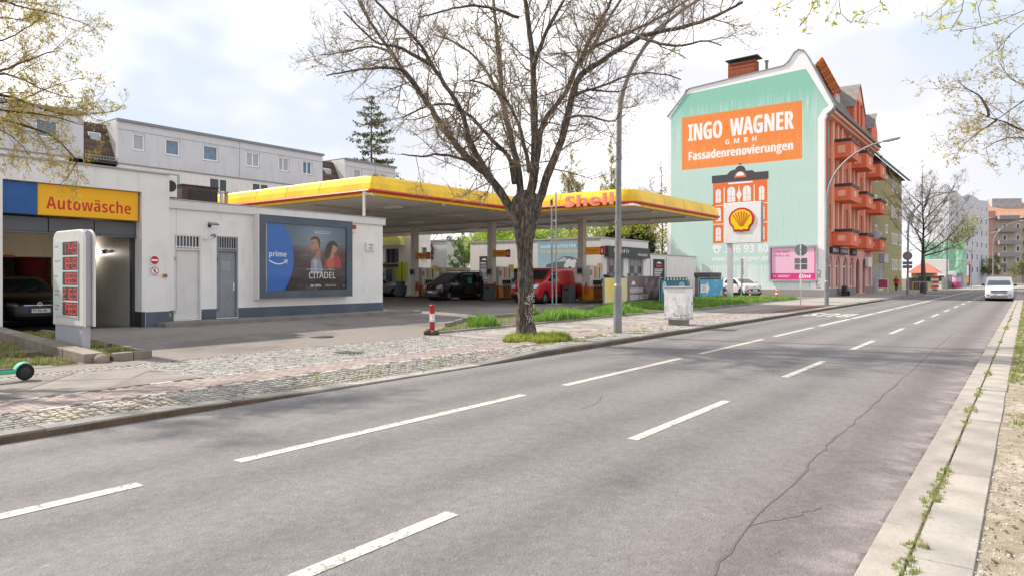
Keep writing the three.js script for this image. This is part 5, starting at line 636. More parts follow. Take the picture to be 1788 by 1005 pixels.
// ---------------------------------------------------------------- pumps and forecourt furniture
const mPumpW = M('#d8d4cc', 0.4, { map: [tStreak, 1.3] }), mOrangeSign = M('#e59a12', 0.4, { map: [tSoft, 1.5] });
function island(n, x, z, label, signLabel, ord) {
  const il = T('pump_island', `raised kerb island with the ${ord} pump counted from the left`, 'kerb', [x, 0.38, z - 1.4]); part(il, 'kerb', M('#4a484a', 0.8, { map: [tSoft, 1.2] }), (b) => b.box(-0.55, 0.55, 0, 0.14, -2.1, 1.9, 0.03));
  const p = T('fuel_pump', label, 'fuel pump', [x, 0.52, z - 1.05]);
  part(p, 'body', mPumpW, (b) => b.box(-0.25, 0.25, 0.75, 1.95, -0.66, 0.6, 0.015)); part(p, 'base', mOrange, (b) => b.box(-0.26, 0.26, 0.0, 0.748, -0.68, 0.62, 0.012)); part(p, 'display', mGrey, (b) => b.box(0.252, 0.27, 1.38, 1.7, 0.38, 0.58, 0.005));
  [['#e0dfdb'], ['#d9622b'], ['#e3a417'], ['#d8d4cc'], ['#3d6a3a']].forEach(([c], k) => part(p, 'grade_strip', M(c, 0.4), (b) => b.box(0.252, 0.268, 1.22, 1.88, 0.3 - k * 0.18, 0.2 - k * 0.18)));
  for (let k = 0; k < 4; k++) { const z0 = 0.26 - k * 0.22, nz = part(p, 'nozzle', mBlack, (b) => b.box(0.25, 0.36, 0.86, 1.12, z0, z0 - 0.09, 0.02).rod([0.33, 0.9, z0 - 0.045], [0.36, 0.62, z0 - 0.045], 0.03, 6)); part(p, 'hose', mBlack, (b) => b.tube([[0.36, 0.64, z0 - 0.045], [0.42, 0.3, z0 - 0.03], [0.4, 0.06, z0 - 0.07], [0.31, 0.1, z0 - 0.11], [0.27, 0.7, z0 - 0.1]], 0.018, 6)); }
  const c = T('service_cabinet', `low white and orange cabinet beyond the ${ord} pump counted from the left`, 'cabinet', [x, 0.52, z - 2.5]); part(c, 'base', mOrange, (b) => b.box(-0.28, 0.28, 0.0, 0.74, -0.75, 0.7, 0.012)); part(c, 'top', mPumpW, (b) => b.box(-0.3, 0.3, 0.742, 0.9, -0.78, 0.72, 0.01));
  part(c, 'post', mGrey, (b) => b.box(-0.05, 0.05, 0.9, 1.2, 0.4, 0.5)); part(c, 'notice_board', mPumpW, (b) => b.box(-0.02, 0.02, 1.2, 1.62, 0.2, 0.72)); part(c, 'yellow_board', mYellow, (b) => b.box(-0.02, 0.02, 1.64, 2.1, 0.2, 0.72));
  const s = T('grade_sign', signLabel, 'sign', [x + 0.22, 3.05, z + 0.02]); part(s, 'board', mOrangeSign, (b) => b.box(0, 1.0, 0, 0.42, -0.06, 0.06, 0.02)); part(s, 'number_tag', mRed, (b) => b.box(0.98, 1.22, -0.03, 0.45, -0.07, 0.07, 0.02));
  part(s, 'lettering', P(256, 104, (k) => { k.fillStyle = '#e59a12'; k.fillRect(0, 0, 256, 104); k.fillStyle = '#b03a18'; k.font = 'bold 52px sans-serif'; k.textAlign = 'center'; k.fillText('V-Power', 128, 62, 200); k.fillRect(80, 76, 96, 6); }), (b) => b.quad([0.04, 0.04, 0.063], [0.96, 0.04, 0.063], [0.96, 0.38, 0.063], [0.04, 0.38, 0.063]), true);
  part(s, 'number', P(64, 96, (k) => { k.fillStyle = '#b8281e'; k.fillRect(0, 0, 64, 96); k.fillStyle = '#f6e7da'; k.font = 'bold 76px sans-serif'; k.textAlign = 'center'; k.fillText(n, 32, 76); }), (b) => b.quad([1.0, 0, 0.073], [1.2, 0, 0.073], [1.2, 0.42, 0.073], [1.0, 0.42, 0.073]), true);
  const e = T('fire_extinguisher', `red extinguisher on the ${ord} canopy column counted from the left`, 'extinguisher', [x + 0.29, 0.9, z + 0.05]); part(e, 'cylinder', mRed, (b) => b.cyl(0, 0, 0.5, 0, 0.085, 0.08, 14)); part(e, 'valve', mBlack, (b) => b.cyl(0, 0.5, 0.58, 0, 0.03, 0.03, 8).box(-0.02, 0.02, 0.56, 0.6, -0.1, 0.08));
  const q = T('column_box', `small grey device box on the ${ord} canopy column counted from the left`, 'box', [x + 0.05, 1.95, z + 0.28]); part(q, 'case', M('#83858c', 0.5), (b) => b.box(-0.2, 0.2, 0, 0.42, -0.07, 0.07, 0.015)); part(q, 'screen', mBlack, (b) => b.box(-0.15, 0.15, 0.08, 0.34, 0.071, 0.078));
}
island('3', -34.0, -34.4, 'white fuel pump with orange base left of the black van', 'orange board with red number 3 on the leftmost column', 'first');
island('4', -26.9, -34.0, 'white fuel pump with hoses between the black van and the tree trunk', 'orange board with a red number tag left of the tree trunk', 'second');
island('6', -20.1, -33.6, 'white fuel pump with orange base right of the red van', 'orange board with red tag right of the red van', 'third');
const bin = (p, label) => { const t = T('waste_bin', label, 'bin', p); part(t, 'body', M('#55585d', 0.55, { map: [tSoft, 1] }), (b) => b.box(-0.28, 0.28, 0, 0.92, -0.28, 0.28, 0.03)); part(t, 'lid', M('#8d2a28', 0.5), (b) => b.box(-0.29, 0.29, 0.922, 1.02, -0.29, 0.29, 0.02)); part(t, 'opening', mBlack, (b) => b.box(-0.15, 0.15, 0.7, 0.82, 0.281, 0.287)); };
bin([-20.55, 0.38, -32.9], 'grey waste bin with red lid beside the red van'); bin([-26.55, 0.38, -33.35], 'grey waste bin with red lid at the column behind the black van');
{
  const t = T('washing_tub', 'round blue grey water tub with upright squeegee pole at the first pump', 'tub', [-34.9, 0.38, -33.9]); part(t, 'tub', M('#56626f', 0.5, { map: [tSoft, 0.9] }), (b) => b.add(new THREE.LatheGeometry([[0, 0.05], [0.3, 0.05], [0.42, 0.35], [0.46, 0.8], [0.48, 0.85], [0.4, 0.86], [0, 0.8]].map((q) => new THREE.Vector2(...q)), 20))); part(t, 'bucket', M('#4d5a68', 0.5), (b) => b.cyl(0, 0.86, 1.15, 0, 0.26, 0.3, 16)); part(t, 'pole', mDark, (b) => b.rod([0.15, 0.8, 0], [0.15, 2.5, 0], 0.03, 8)); part(t, 'scraper', mBlack, (b) => b.rod([0.35, 0.8, 0], [0.5, 1.1, 0], 0.03, 6)); for (const a of [0, 1, 2, 3]) part(t, 'foot', mLightGrey, (b) => b.cyl(Math.cos(a * 1.57) * 0.25, 0, 0.05, Math.sin(a * 1.57) * 0.25, 0.05, 0.05, 8));
  const k = T('bucket', 'blue bucket on the ground beside the person at the black van', 'bucket', [-27.25, 0.38, -33.75]); part(k, 'pail', M('#1766b0', 0.4), (b) => b.add(new THREE.LatheGeometry([[0, 0.01], [0.14, 0.01], [0.18, 0.32], [0.19, 0.33], [0.175, 0.33], [0.135, 0.03], [0, 0.03]].map((q) => new THREE.Vector2(...q)), 18))); part(k, 'handle', mSteel, (b) => b.tube(Array.from({ length: 9 }, (_, i) => [Math.cos(i / 8 * Math.PI) * 0.18, 0.32 + Math.sin(i / 8 * Math.PI) * 0.06, 0.1]), 0.008, 5));
  const wb = T('waste_container', 'large dark waste container with curved lid behind the yellow banner', 'container', [-21.2, 0.38, -39.0]); part(wb, 'body', M('#4b4f55', 0.6, { map: [tSoft, 1] }), (b) => b.box(-0.6, 0.6, 0.15, 1.15, -0.9, 0.9, 0.05)); part(wb, 'lid', M('#3d4147', 0.5), (b) => { const g = new THREE.CylinderGeometry(0.66, 0.66, 1.9, 20, 1, false, 0, Math.PI); g.rotateZ(Math.PI / 2); g.rotateY(Math.PI / 2); g.scale(1, 0.65, 1); g.rotateX(0); g.translate(0, 1.16, 0); b.add(g); }); for (const x of [-0.5, 0.5]) for (const z of [-0.75, 0.75]) part(wb, 'castor', mBlack, (b) => b.rod([x - 0.04, 0.08, z], [x + 0.04, 0.08, z], 0.08, 10));
  const wt = T('water_crate', 'small blue crate on the ground beside the third pump', 'crate', [-20.3, 0.38, -37.9]); part(wt, 'crate', M('#2a78b8', 0.5), (b) => b.wallZ(0.2, 0.03, rect(-0.3, 0.3, 0, 0.5)).wallZ(-0.17, 0.03, rect(-0.3, 0.3, 0, 0.5)).box(-0.3, -0.27, 0, 0.5, -0.17, 0.17).box(0.27, 0.3, 0, 0.5, -0.17, 0.17).box(-0.27, 0.27, 0, 0.03, -0.17, 0.17)); part(wt, 'white_panel', mFrame, (b) => b.box(0.02, 0.28, 0.1, 0.42, 0.201, 0.21));
}
// ---------------------------------------------------------------- shop
const shop = T('station_shop', 'white flat roofed station shop with car poster behind the pumps', 'building', [-24.7, 0.38, -44]);
{
  const add = (name, mat, fn, par = shop, keep) => { const b = new B(); fn(b); const g = b.geo(); g.translate(24.7, -0.38, 44); return mesh(name, keep ? g : metric(g), mat, par); };
  const gates = [[-47.4, -44.8], [-50.8, -48.2]];
  add('wall', mWhite, (b) => b.wallX(-24.7, 0.35, [[-43.9, 0.2], [-43.9, 4.6], [-51.7, 4.6], [-51.7, 0.2]], gates.map(([a, c]) => rect(a, c, 0.4, 3.25))).wallZ(-43.9, 0.35, [[-25.05, 0.2], [-37, 0.2], [-37, 4.6], [-25.05, 4.6]], [rect(-34.2, -33.2, 0.4, 2.5), rect(-32.8, -30.4, 0.9, 2.5)]).box(-37, -36.7, 0.2, 4.6, -44.25, -51.7).box(-25.05, -37, 0.2, 4.6, -51.4, -51.7));
  add('roof', mLightGrey, (b) => b.box(-24.65, -37.05, 4.603, 4.72, -43.85, -51.75)); add('floor', mGrey, (b) => b.box(-25.1, -36.6, 0.36, 0.4, -44.3, -51.3));
  gates.forEach(([a, c]) => { const gt = add('roller_gate', M('#787c82', 0.5), (b) => b.box(-24.9, -24.96, 0.4, 3.25, a, c)); for (let i = 0; i < 4; i++) for (let j = 0; j < 5; j++) add('gate_pane', j > 0 && j < 4 && (i + j) % 2 ? mPane : M('#969aa0', 0.2, { map: [tStreak, 1.1] }), (b) => b.box(-24.87, -24.9, 0.46 + j * 0.56, 0.96 + j * 0.56, a + 0.06 + i * 0.64, a + 0.62 + i * 0.64), gt); });
  const sg = add('shop_sign', M('#43484a', 0.45, { map: [tSoft, 1.4] }), (b) => b.box(-24.35, -24.7, 3.28, 4.08, -44.4, -51.3, 0.01));
  add('sign_lettering', P(1024, 128, (k, w, h) => { k.fillStyle = '#43484a'; k.fillRect(0, 0, w, h); k.fillStyle = '#e9e9e9'; k.font = 'italic bold 62px serif'; k.fillText('Felgen & Co', 110, 70); k.font = '30px sans-serif'; k.fillText('Wheels', 130, 112); k.font = 'italic bold 40px serif'; k.fillText('Fahrzeugpflege', 700, 98, 260); }), (b) => b.quad([-24.345, 3.3, -44.45], [-24.345, 3.3, -51.25], [-24.345, 4.06, -51.25], [-24.345, 4.06, -44.45]), sg, true);
  add('car_poster', P(1024, 560, (k, w, h) => { const g = k.createLinearGradient(0, 0, 0, h); g.addColorStop(0, '#8fbcd6'); g.addColorStop(1, '#c3dbe6'); k.fillStyle = g; k.fillRect(0, 0, w, h); k.font = 'bold 88px sans-serif'; k.fillStyle = '#f3f7fa'; k.fillText('SAUBERE AUTOS FÜR', 50, 120, 920); k.fillStyle = '#efe39a'; k.fillText('EIN SAUBERES BERLIN', 50, 220, 920); k.fillStyle = '#6d7a84'; k.beginPath(); k.moveTo(190, 520); k.lineTo(210, 455); k.lineTo(420, 400); k.quadraticCurveTo(560, 290, 700, 290); k.quadraticCurveTo(880, 300, 1000, 380); k.lineTo(1024, 560); k.lineTo(190, 560); k.fill(); k.fillStyle = '#c8d4da'; k.beginPath(); k.moveTo(450, 400); k.quadraticCurveTo(570, 316, 690, 312); k.lineTo(690, 396); k.fill(); k.fillStyle = '#e8eef0'; for (const [x, y, r2] of [[760, 420, 80], [840, 470, 70], [700, 480, 60], [880, 400, 50]]) { k.beginPath(); k.arc(x, y, r2, 0, 7); k.fill(); } k.fillStyle = '#30363a'; k.beginPath(); k.arc(380, 545, 50, 0, 7); k.fill(); k.beginPath(); k.arc(780, 545, 50, 0, 7); k.fill(); }, { roughness: 0.55 }), (b) => b.quad([-30.2, 2.35, -43.885], [-26.4, 2.35, -43.885], [-26.4, 4.45, -43.885], [-30.2, 4.45, -43.885]), shop, true);
  add('price_board', P(128, 512, (k, w, h) => { k.fillStyle = '#3c3538'; k.fillRect(0, 0, w, h); k.fillStyle = '#eee'; k.beginPath(); k.moveTo(30, 70); k.quadraticCurveTo(64, 10, 98, 70); k.fill(); for (let i = 0; i < 14; i++) { k.globalAlpha = 0.85; k.fillRect(14, 110 + i * 27, 70 + (i * 37) % 32, i % 5 ? 8 : 16); } }), (b) => b.quad([-36.0, 1.2, -43.88], [-35.0, 1.2, -43.88], [-35.0, 3.5, -43.88], [-36.0, 3.5, -43.88]), shop, true);
  const dr = add('door', mGrey, (b) => b.box(-34.2, -33.2, 0.4, 2.5, -44.0, -44.05)); add('door_pane', mPane, (b) => b.box(-34.08, -33.32, 0.9, 2.4, -43.98, -44.0), dr);
  const wf = add('window', mGrey, (b) => b.wallZ(-43.92, 0.08, rect(-32.8, -30.4, 0.9, 2.5), [rect(-32.72, -31.64, 0.98, 2.42), rect(-31.56, -30.48, 0.98, 2.42)])); add('pane', mPane, (b) => b.box(-32.75, -30.45, 0.95, 2.45, -43.97, -43.98), wf);
}
{
  const w = T('annex_wall', 'lower white wall with a black price board beside the mint gable', 'wall', [-24.75, 0.3, -54]);
  part(w, 'wall', mWhite, (b) => b.box(-0.3, 0, -0.1, 3.35, 2.25, -7.9)); part(w, 'coping', mLightGrey, (b) => b.box(-0.35, 0.06, 3.352, 3.44, 2.25, -7.9)); part(w, 'panel_frame', mLightGrey, (b) => b.box(0.002, 0.03, 0.2, 3.2, 1.9, 1.8).box(0.002, 0.03, 0.2, 3.2, -1.2, -1.3));
  part(w, 'black_board', P(160, 360, (k, ww, h) => { k.fillStyle = '#2c282b'; k.fillRect(0, 0, ww, h); k.fillStyle = '#eee'; k.beginPath(); k.moveTo(44, 62); k.quadraticCurveTo(80, 10, 116, 62); k.fill(); k.fillStyle = '#c8443c'; k.fillRect(40, 84, 80, 28); k.fillStyle = '#eee'; for (let i = 0; i < 9; i++) k.fillRect(14, 138 + i * 24, 120 - i * 9, 11); }), (b) => b.quad([0.035, 0.9, 1.3], [0.035, 0.9, -0.9], [0.035, 3.0, -0.9], [0.035, 3.0, 1.3]), true);
}
// banners on tube frames
function banner(label, a, c, y0, h, draw, o = {}) {
  const L = Math.hypot(c[0] - a[0], c[1] - a[1]), t = T('banner_fence', label, 'banner', [a[0], y0, a[1]], Math.atan2(-(c[1] - a[1]), c[0] - a[0]));
  for (const x of [0, L]) part(t, 'post', mGalv, (b) => b.cyl(x, -0.15, h + 0.32, 0, 0.028, 0.028, 8)); if (!o.solid) { part(t, 'rail', mGalv, (b) => b.rod([0, h + 0.3, 0], [L, h + 0.3, 0], 0.025, 8)); part(t, 'rail', mGalv, (b) => b.rod([0, 0.08, 0], [L, 0.08, 0], 0.025, 8)); for (let i = 1; i < 9; i++) part(t, 'clip', mDark, (b) => b.box(L * i / 9 - 0.025, L * i / 9 + 0.025, h + 0.18, h + 0.33, -0.04, 0.04)); }
  const g = new THREE.PlaneGeometry(L - 0.1, h, 40, 12); g.translate(L / 2, h / 2 + 0.17, 0); const p = g.attributes.position; for (let i = 0; i < p.count; i++) p.setZ(i, (o.solid ? 0.006 : 0.035) * Math.sin(p.getX(i) * 2.1 + p.getY(i) * 1.5) * Math.sin(p.getX(i) * 0.9 + 1) + 0.03); g.computeVertexNormals();
  mesh('cloth', plain(g), P(768, Math.round(768 * h / L), draw, { roughness: 0.65 }), t); part(t, 'backing', o.solid ? mLightGrey : mDark, (b) => b.box(0.05, L - 0.05, 0.16, h + 0.17, -0.012, -0.006)); return t;
}
banner('pale yellow board with grey frame on the station fence', [-17.3, -31.0], [-17.6, -34.2], 0.3, 1.32, (k, w, h) => { k.fillStyle = '#e6d9a6'; k.fillRect(0, 0, w, h); const g = k.createRadialGradient(w * 0.35, h * 0.4, 10, w * 0.35, h * 0.4, w * 0.4); g.addColorStop(0, '#f1cf45'); g.addColorStop(1, 'rgba(241,214,120,0)'); k.fillStyle = g; k.fillRect(0, 0, w, h); k.strokeStyle = '#9c9a94'; k.lineWidth = 22; k.strokeRect(0, 0, w, h); }, { solid: true });
banner('dark brown banner reading VERWÖHNE DEINEN MOTOR on the station fence', [-17.62, -34.3], [-18.1, -39.6], 0.3, 1.4, (k, w, h) => { const g = k.createLinearGradient(0, 0, w, 0); g.addColorStop(0, '#8a7a7c'); g.addColorStop(0.6, '#6b595d'); g.addColorStop(1, '#4d4448'); k.fillStyle = g; k.fillRect(0, 0, w, h); k.fillStyle = 'rgba(230,220,220,.25)'; for (let i = 0; i < 12; i++) { k.beginPath(); k.ellipse(400 + (i * 97) % 350, 40 + (i * 53) % 110, 20 + (i * 17) % 40, 50, 0.4, 0, 7); k.fill(); } k.fillStyle = '#ece6e4'; k.font = 'bold 54px sans-serif'; k.fillText('VERWÖHNE', 30, h * 0.66); k.fillText('DEINEN MOTOR', 30, h * 0.93); k.beginPath(); k.moveTo(60, 70); k.quadraticCurveTo(110, 6, 160, 70); k.fill(); }, { solid: true });
banner('teal banner with a white pot hung in a tube frame', [-16.7, -36.4], [-17.1, -41.4], 0.27, 1.2, (k, w, h) => { k.fillStyle = '#1d7583'; k.fillRect(0, 0, w, h); k.fillStyle = '#cfe2e4'; k.beginPath(); k.ellipse(110, h * 0.36, 62, 54, 0, 0, 7); k.fill(); k.strokeStyle = '#1d7583'; k.lineWidth = 10; k.beginPath(); k.arc(110, h * 0.36, 30, 0.5, 5.4); k.stroke(); k.fillStyle = '#c9d3d8'; k.fillRect(520, 30, 130, h - 60); k.fillStyle = '#9fb4bb'; k.beginPath(); k.ellipse(585, 40, 60, 24, 0, 0, 7); k.fill(); k.fillStyle = '#cdbf2e'; k.font = 'bold 46px sans-serif'; k.fillText('MULTIPARK', 200, h - 30); }).name;
banner('sky blue banner with a white arrow hung in a tube frame', [-17.75, -44.9], [-18.3, -51.0], 0.27, 1.2, (k, w, h) => { k.fillStyle = '#4fa6cf'; k.fillRect(0, 0, w, h); k.fillStyle = '#f0f2f3'; k.beginPath(); k.moveTo(24, h * 0.28); k.lineTo(230, h * 0.28); k.lineTo(230, h * 0.08); k.lineTo(310, h * 0.5); k.lineTo(230, h * 0.92); k.lineTo(230, h * 0.72); k.lineTo(24, h * 0.72); k.fill(); k.fillStyle = '#c77a78'; k.font = 'bold 40px sans-serif'; k.fillText('MALER', 60, h * 0.49); k.fillText('WASCH', 60, h * 0.66); k.strokeStyle = '#8fcbe6'; k.lineWidth = 8; k.beginPath(); k.arc(500, h * 0.45, 62, 0, 7); k.stroke(); k.fillStyle = '#8fcbe6'; k.font = 'bold 60px sans-serif'; k.fillText('e', 480, h * 0.55); k.fillRect(390, h * 0.86, 330, 8); k.fillStyle = '#e9d46a'; k.beginPath(); k.arc(700, h * 0.8, 26, 0, 7); k.fill(); });
{
  const b0 = T('site_barrier', 'low grey sheet metal panel between the teal and blue banners', 'fence', [-18.6, 0.3, -43.6]); part(b0, 'panel', M('#a9a39a', 0.7, { map: [tStreak, 1.5] }), (b) => { for (let i = 0; i < 6; i++) b.box(0, 0.03, 0, 1.25, 1.6 - i * 0.56, 1.06 - i * 0.56); }); part(b0, 'post', mGrey, (b) => b.cyl(0, 0, 1.35, -1.7, 0.03, 0.03, 8));
  const c0 = T('skip_container', 'dark lidded container showing behind the blue banner', 'container', [-20.9, 0.2, -54.8]); part(c0, 'body', M('#5c5a5c', 0.6), (b) => b.box(-0.6, 0.6, 0.1, 1.62, -1.3, 1.3, 0.03)); part(c0, 'lid', M('#3e3c3f', 0.5), (b) => b.box(-0.65, 0.65, 1.622, 1.98, -1.35, 1.35, 0.04));
}
// grass strip in front of the forecourt with its kerbs
{
  const r = rng(63), back = (z) => (z > -18.5 ? lerp(-14.05, -16.0, (-14.7 - z) / 3.8) : z > -30 ? lerp(-16.0, -17.4, (-18.5 - z) / 11.5) : -17.6), top = (x, z) => gy(x, z) + 0.05;
  const st = S('grass_verge'), L = [], L2 = [], L3 = [];
  mesh('verge_soil', sheet(0, 1, 6, -14.6, -56, 50, (u, z) => 0).clone(), mSand, st); const soil = st.children[0].geometry.attributes.position; for (let i = 0; i < soil.count; i++) { const u = soil.getX(i), z = soil.getZ(i), x = lerp(-13.98, back(z), u); soil.setXYZ(i, x, top(x, z) - 0.02, z); } st.children[0].geometry.computeVertexNormals(); metric(plain(st.children[0].geometry));
  const ms = [mStoneB, mStone]; for (let z = -14.7, k = 0; z > -54; z -= 1, k++) { part(st, 'kerb_stone', ms[k % 2], (b) => b.box(-13.98, -13.88, 0.0, 0.21, z, z - 0.985, 0.01)); if (z < -16 && z > -36) part(st, 'kerb_stone', ms[k % 2], (b) => b.add(new THREE.BoxGeometry(0.1, 0.3, 1.02), new THREE.Matrix4().makeRotationY(z > -18.5 ? 0.47 : 0.12).setPosition(back(z - 0.5) - 0.02, gy(back(z), z) + 0.0, z - 0.5))); }
  for (let i = 0; i < 9000; i++) { const z = -14.8 - 17 * r(), x = lerp(-14.0, back(z) + 0.05, r()); const d = vn(x * 0.9 + 70, z * 0.9 + 70, 4096, 4); if (d < 0.45 && r() < 0.85) continue; L.push([x, top(x, z) - 0.02, z, (0.35 + 1.8 * sm(0.45, 0.85, d)) * (0.55 + 0.55 * r())]); }
  for (let i = 0; i < 9000; i++) { const z = -32 - 23 * r(), x = lerp(-14.0, -17.6, r()); L2.push([x, top(x, z) - 0.02, z, 0.6 + 0.9 * r() * vn(x * 1.5 + 90, z * 1.5 + 90, 4096, 3) + 0.2]); }
  grass('grass_patch', 'fresh green grass strip between bollard and banners', 0, L, fresh); grass('grass_patch', 'bright grass under the banners and the tall scallop pylon', 0, L2, fresh);
  for (let i = 0; i < 2600; i++) { const a = r() * 6.28, q = Math.sqrt(r()), x = -10.55 + Math.cos(a) * q * 0.95, z = -15.35 + Math.sin(a) * q * 1.35; const n = vn(x * 2.6 + 60, z * 2.6 + 80, 4096, 12); if (q > 0.45 + 0.7 * n || r() < 0.2) continue; L3.push([x, gy(x, z) - 0.01, z, 0.35 + 0.95 * n * (1.1 - 0.6 * q) * (0.4 + r())]); }
  grass('grass_patch', 'yellowish grass ring around the foot of the big bare tree', 0, L3, yellowGrass);
  const dl = new B(); for (let i = 0; i < 60; i++) { const z = -44 - 11 * r(), x = -14.2 - 2.6 * r(); dl.add(new THREE.ConeGeometry(0.04, 0.03, 6), new THREE.Matrix4().makeRotationX(Math.PI).setPosition(x, top(x, z) + 0.18, z)); } dl.mesh('dandelions', M('#e8c40c', 0.7)).userData = { label: 'yellow dandelions in the grass below the scallop pylon', category: 'flowers', kind: 'stuff' };
  // weeds in the right hand joints and on the sand
  const W1 = [], W2 = []; for (let i = 0; i < 5200; i++) { const z = -2 - 60 * r() * r(), n = 0.6 * vn(9.5, z * 1.3 + 900, 4096, 6) + 0.4 * vn(19.5, z * 6.3 + 900, 4096, 16), far = sm(-14, -30, z); if (n < 0.47 - 0.1 * far || r() < 0.55) continue; const q = sm(0.47, 0.75, n); W1.push([-0.578 + (r() - 0.5) * (0.03 + 0.11 * q * q), 0.095, z, 0.1 + 0.5 * q * r() * r() + 0.2 * far * r()]); }
  for (let i = 0; i < 16000; i++) { const z = -2.5 - 75 * r() * r(), x = -0.24 + r() * r() * 6, n = 0.55 * vn(x * 1.7 + 300, z * 0.9 + 900, 4096, 8) + 0.45 * vn(x * 6 + 300, z * 4 + 900, 4096, 18), far = sm(-7, -17, z); if (n < 0.66 - 0.34 * far || r() < 0.35) continue; W2.push([x, 0.08, z, 0.16 + 0.6 * r() * r() * sm(0.6 - 0.3 * far, 0.8, n) + 0.4 * far * r()]); }
  grass('weeds', 'weeds growing in the joint along the right hand kerb', 1, W1, mixed); grass('weeds', 'sparse grass tufts on the sandy median at right', 1, W2, mixed);
  const W3 = []; for (let i = 0; i < 900; i++) { const z = -13.2 - r() * 8, x = -9.3 - r() * 0.7; if (vn(x * 3 + 20, z * 2 + 90, 4096, 9) > 0.55) W3.push([x, gy(x, z), z, 0.2 + 0.25 * r()]); } for (let i = 0; i < 500; i++) { const z = -5.5 - r() * 6, x = -9.3 - r() * 0.6; if (vn(x * 3 + 20, z * 2 + 90, 4096, 9) > 0.6) W3.push([x, gy(x, z), z, 0.14 + 0.14 * r()]); }
  grass('weeds', 'thin weeds between the setts along the left kerb', 1, W3, yellowGrass);
  const lt = new B(); for (let i = 0; i < 520; i++) { const m = i < 300, x = m ? -0.2 + r() * 2.2 * r() : -8.95 - r() * 5.2, z = m ? -2.4 - 12 * r() * r() : -1 - r() * 26; lt.add(new THREE.PlaneGeometry(0.02 + 0.025 * r(), 0.012 + 0.02 * r()), new THREE.Matrix4().makeTranslation(x, (m ? 0.098 : gy(x, z) + 0.008), z).multiply(new THREE.Matrix4().makeRotationFromEuler(new THREE.Euler(-1.57 + (r() - 0.5) * 0.8, r() * 0.6, r() * 6)))); }
  lt.mesh('leaf_litter', M('#6e5640', 0.95, { side: THREE.DoubleSide })).userData = { label: 'small dry leaf scraps scattered on pavement and median', category: 'litter', kind: 'stuff' };
  const pb = new THREE.InstancedMesh(new THREE.IcosahedronGeometry(0.012, 0), new THREE.MeshStandardMaterial({ color: 0xffffff, roughness: 0.9 }), 2600), po = new THREE.Object3D(), pc = new THREE.Color(); for (let i = 0; i < 2600; i++) { const z = -2.3 - 14 * r() * r(); po.position.set(-0.24 + 2.4 * r() * r(), 0.088, z); po.rotation.set(r() * 6, r() * 6, r() * 6); po.scale.setScalar(0.3 + 0.9 * r() * r()); po.updateMatrix(); pb.setMatrixAt(i, po.matrix); const q = 0.2 + 0.4 * r(); pb.setColorAt(i, pc.setRGB(q, q * 0.94, q * 0.86)); } pb.name = 'pebbles'; pb.userData = { label: 'small pebbles lying on the sandy median', category: 'pebbles', kind: 'stuff' }; scene.add(pb);
}
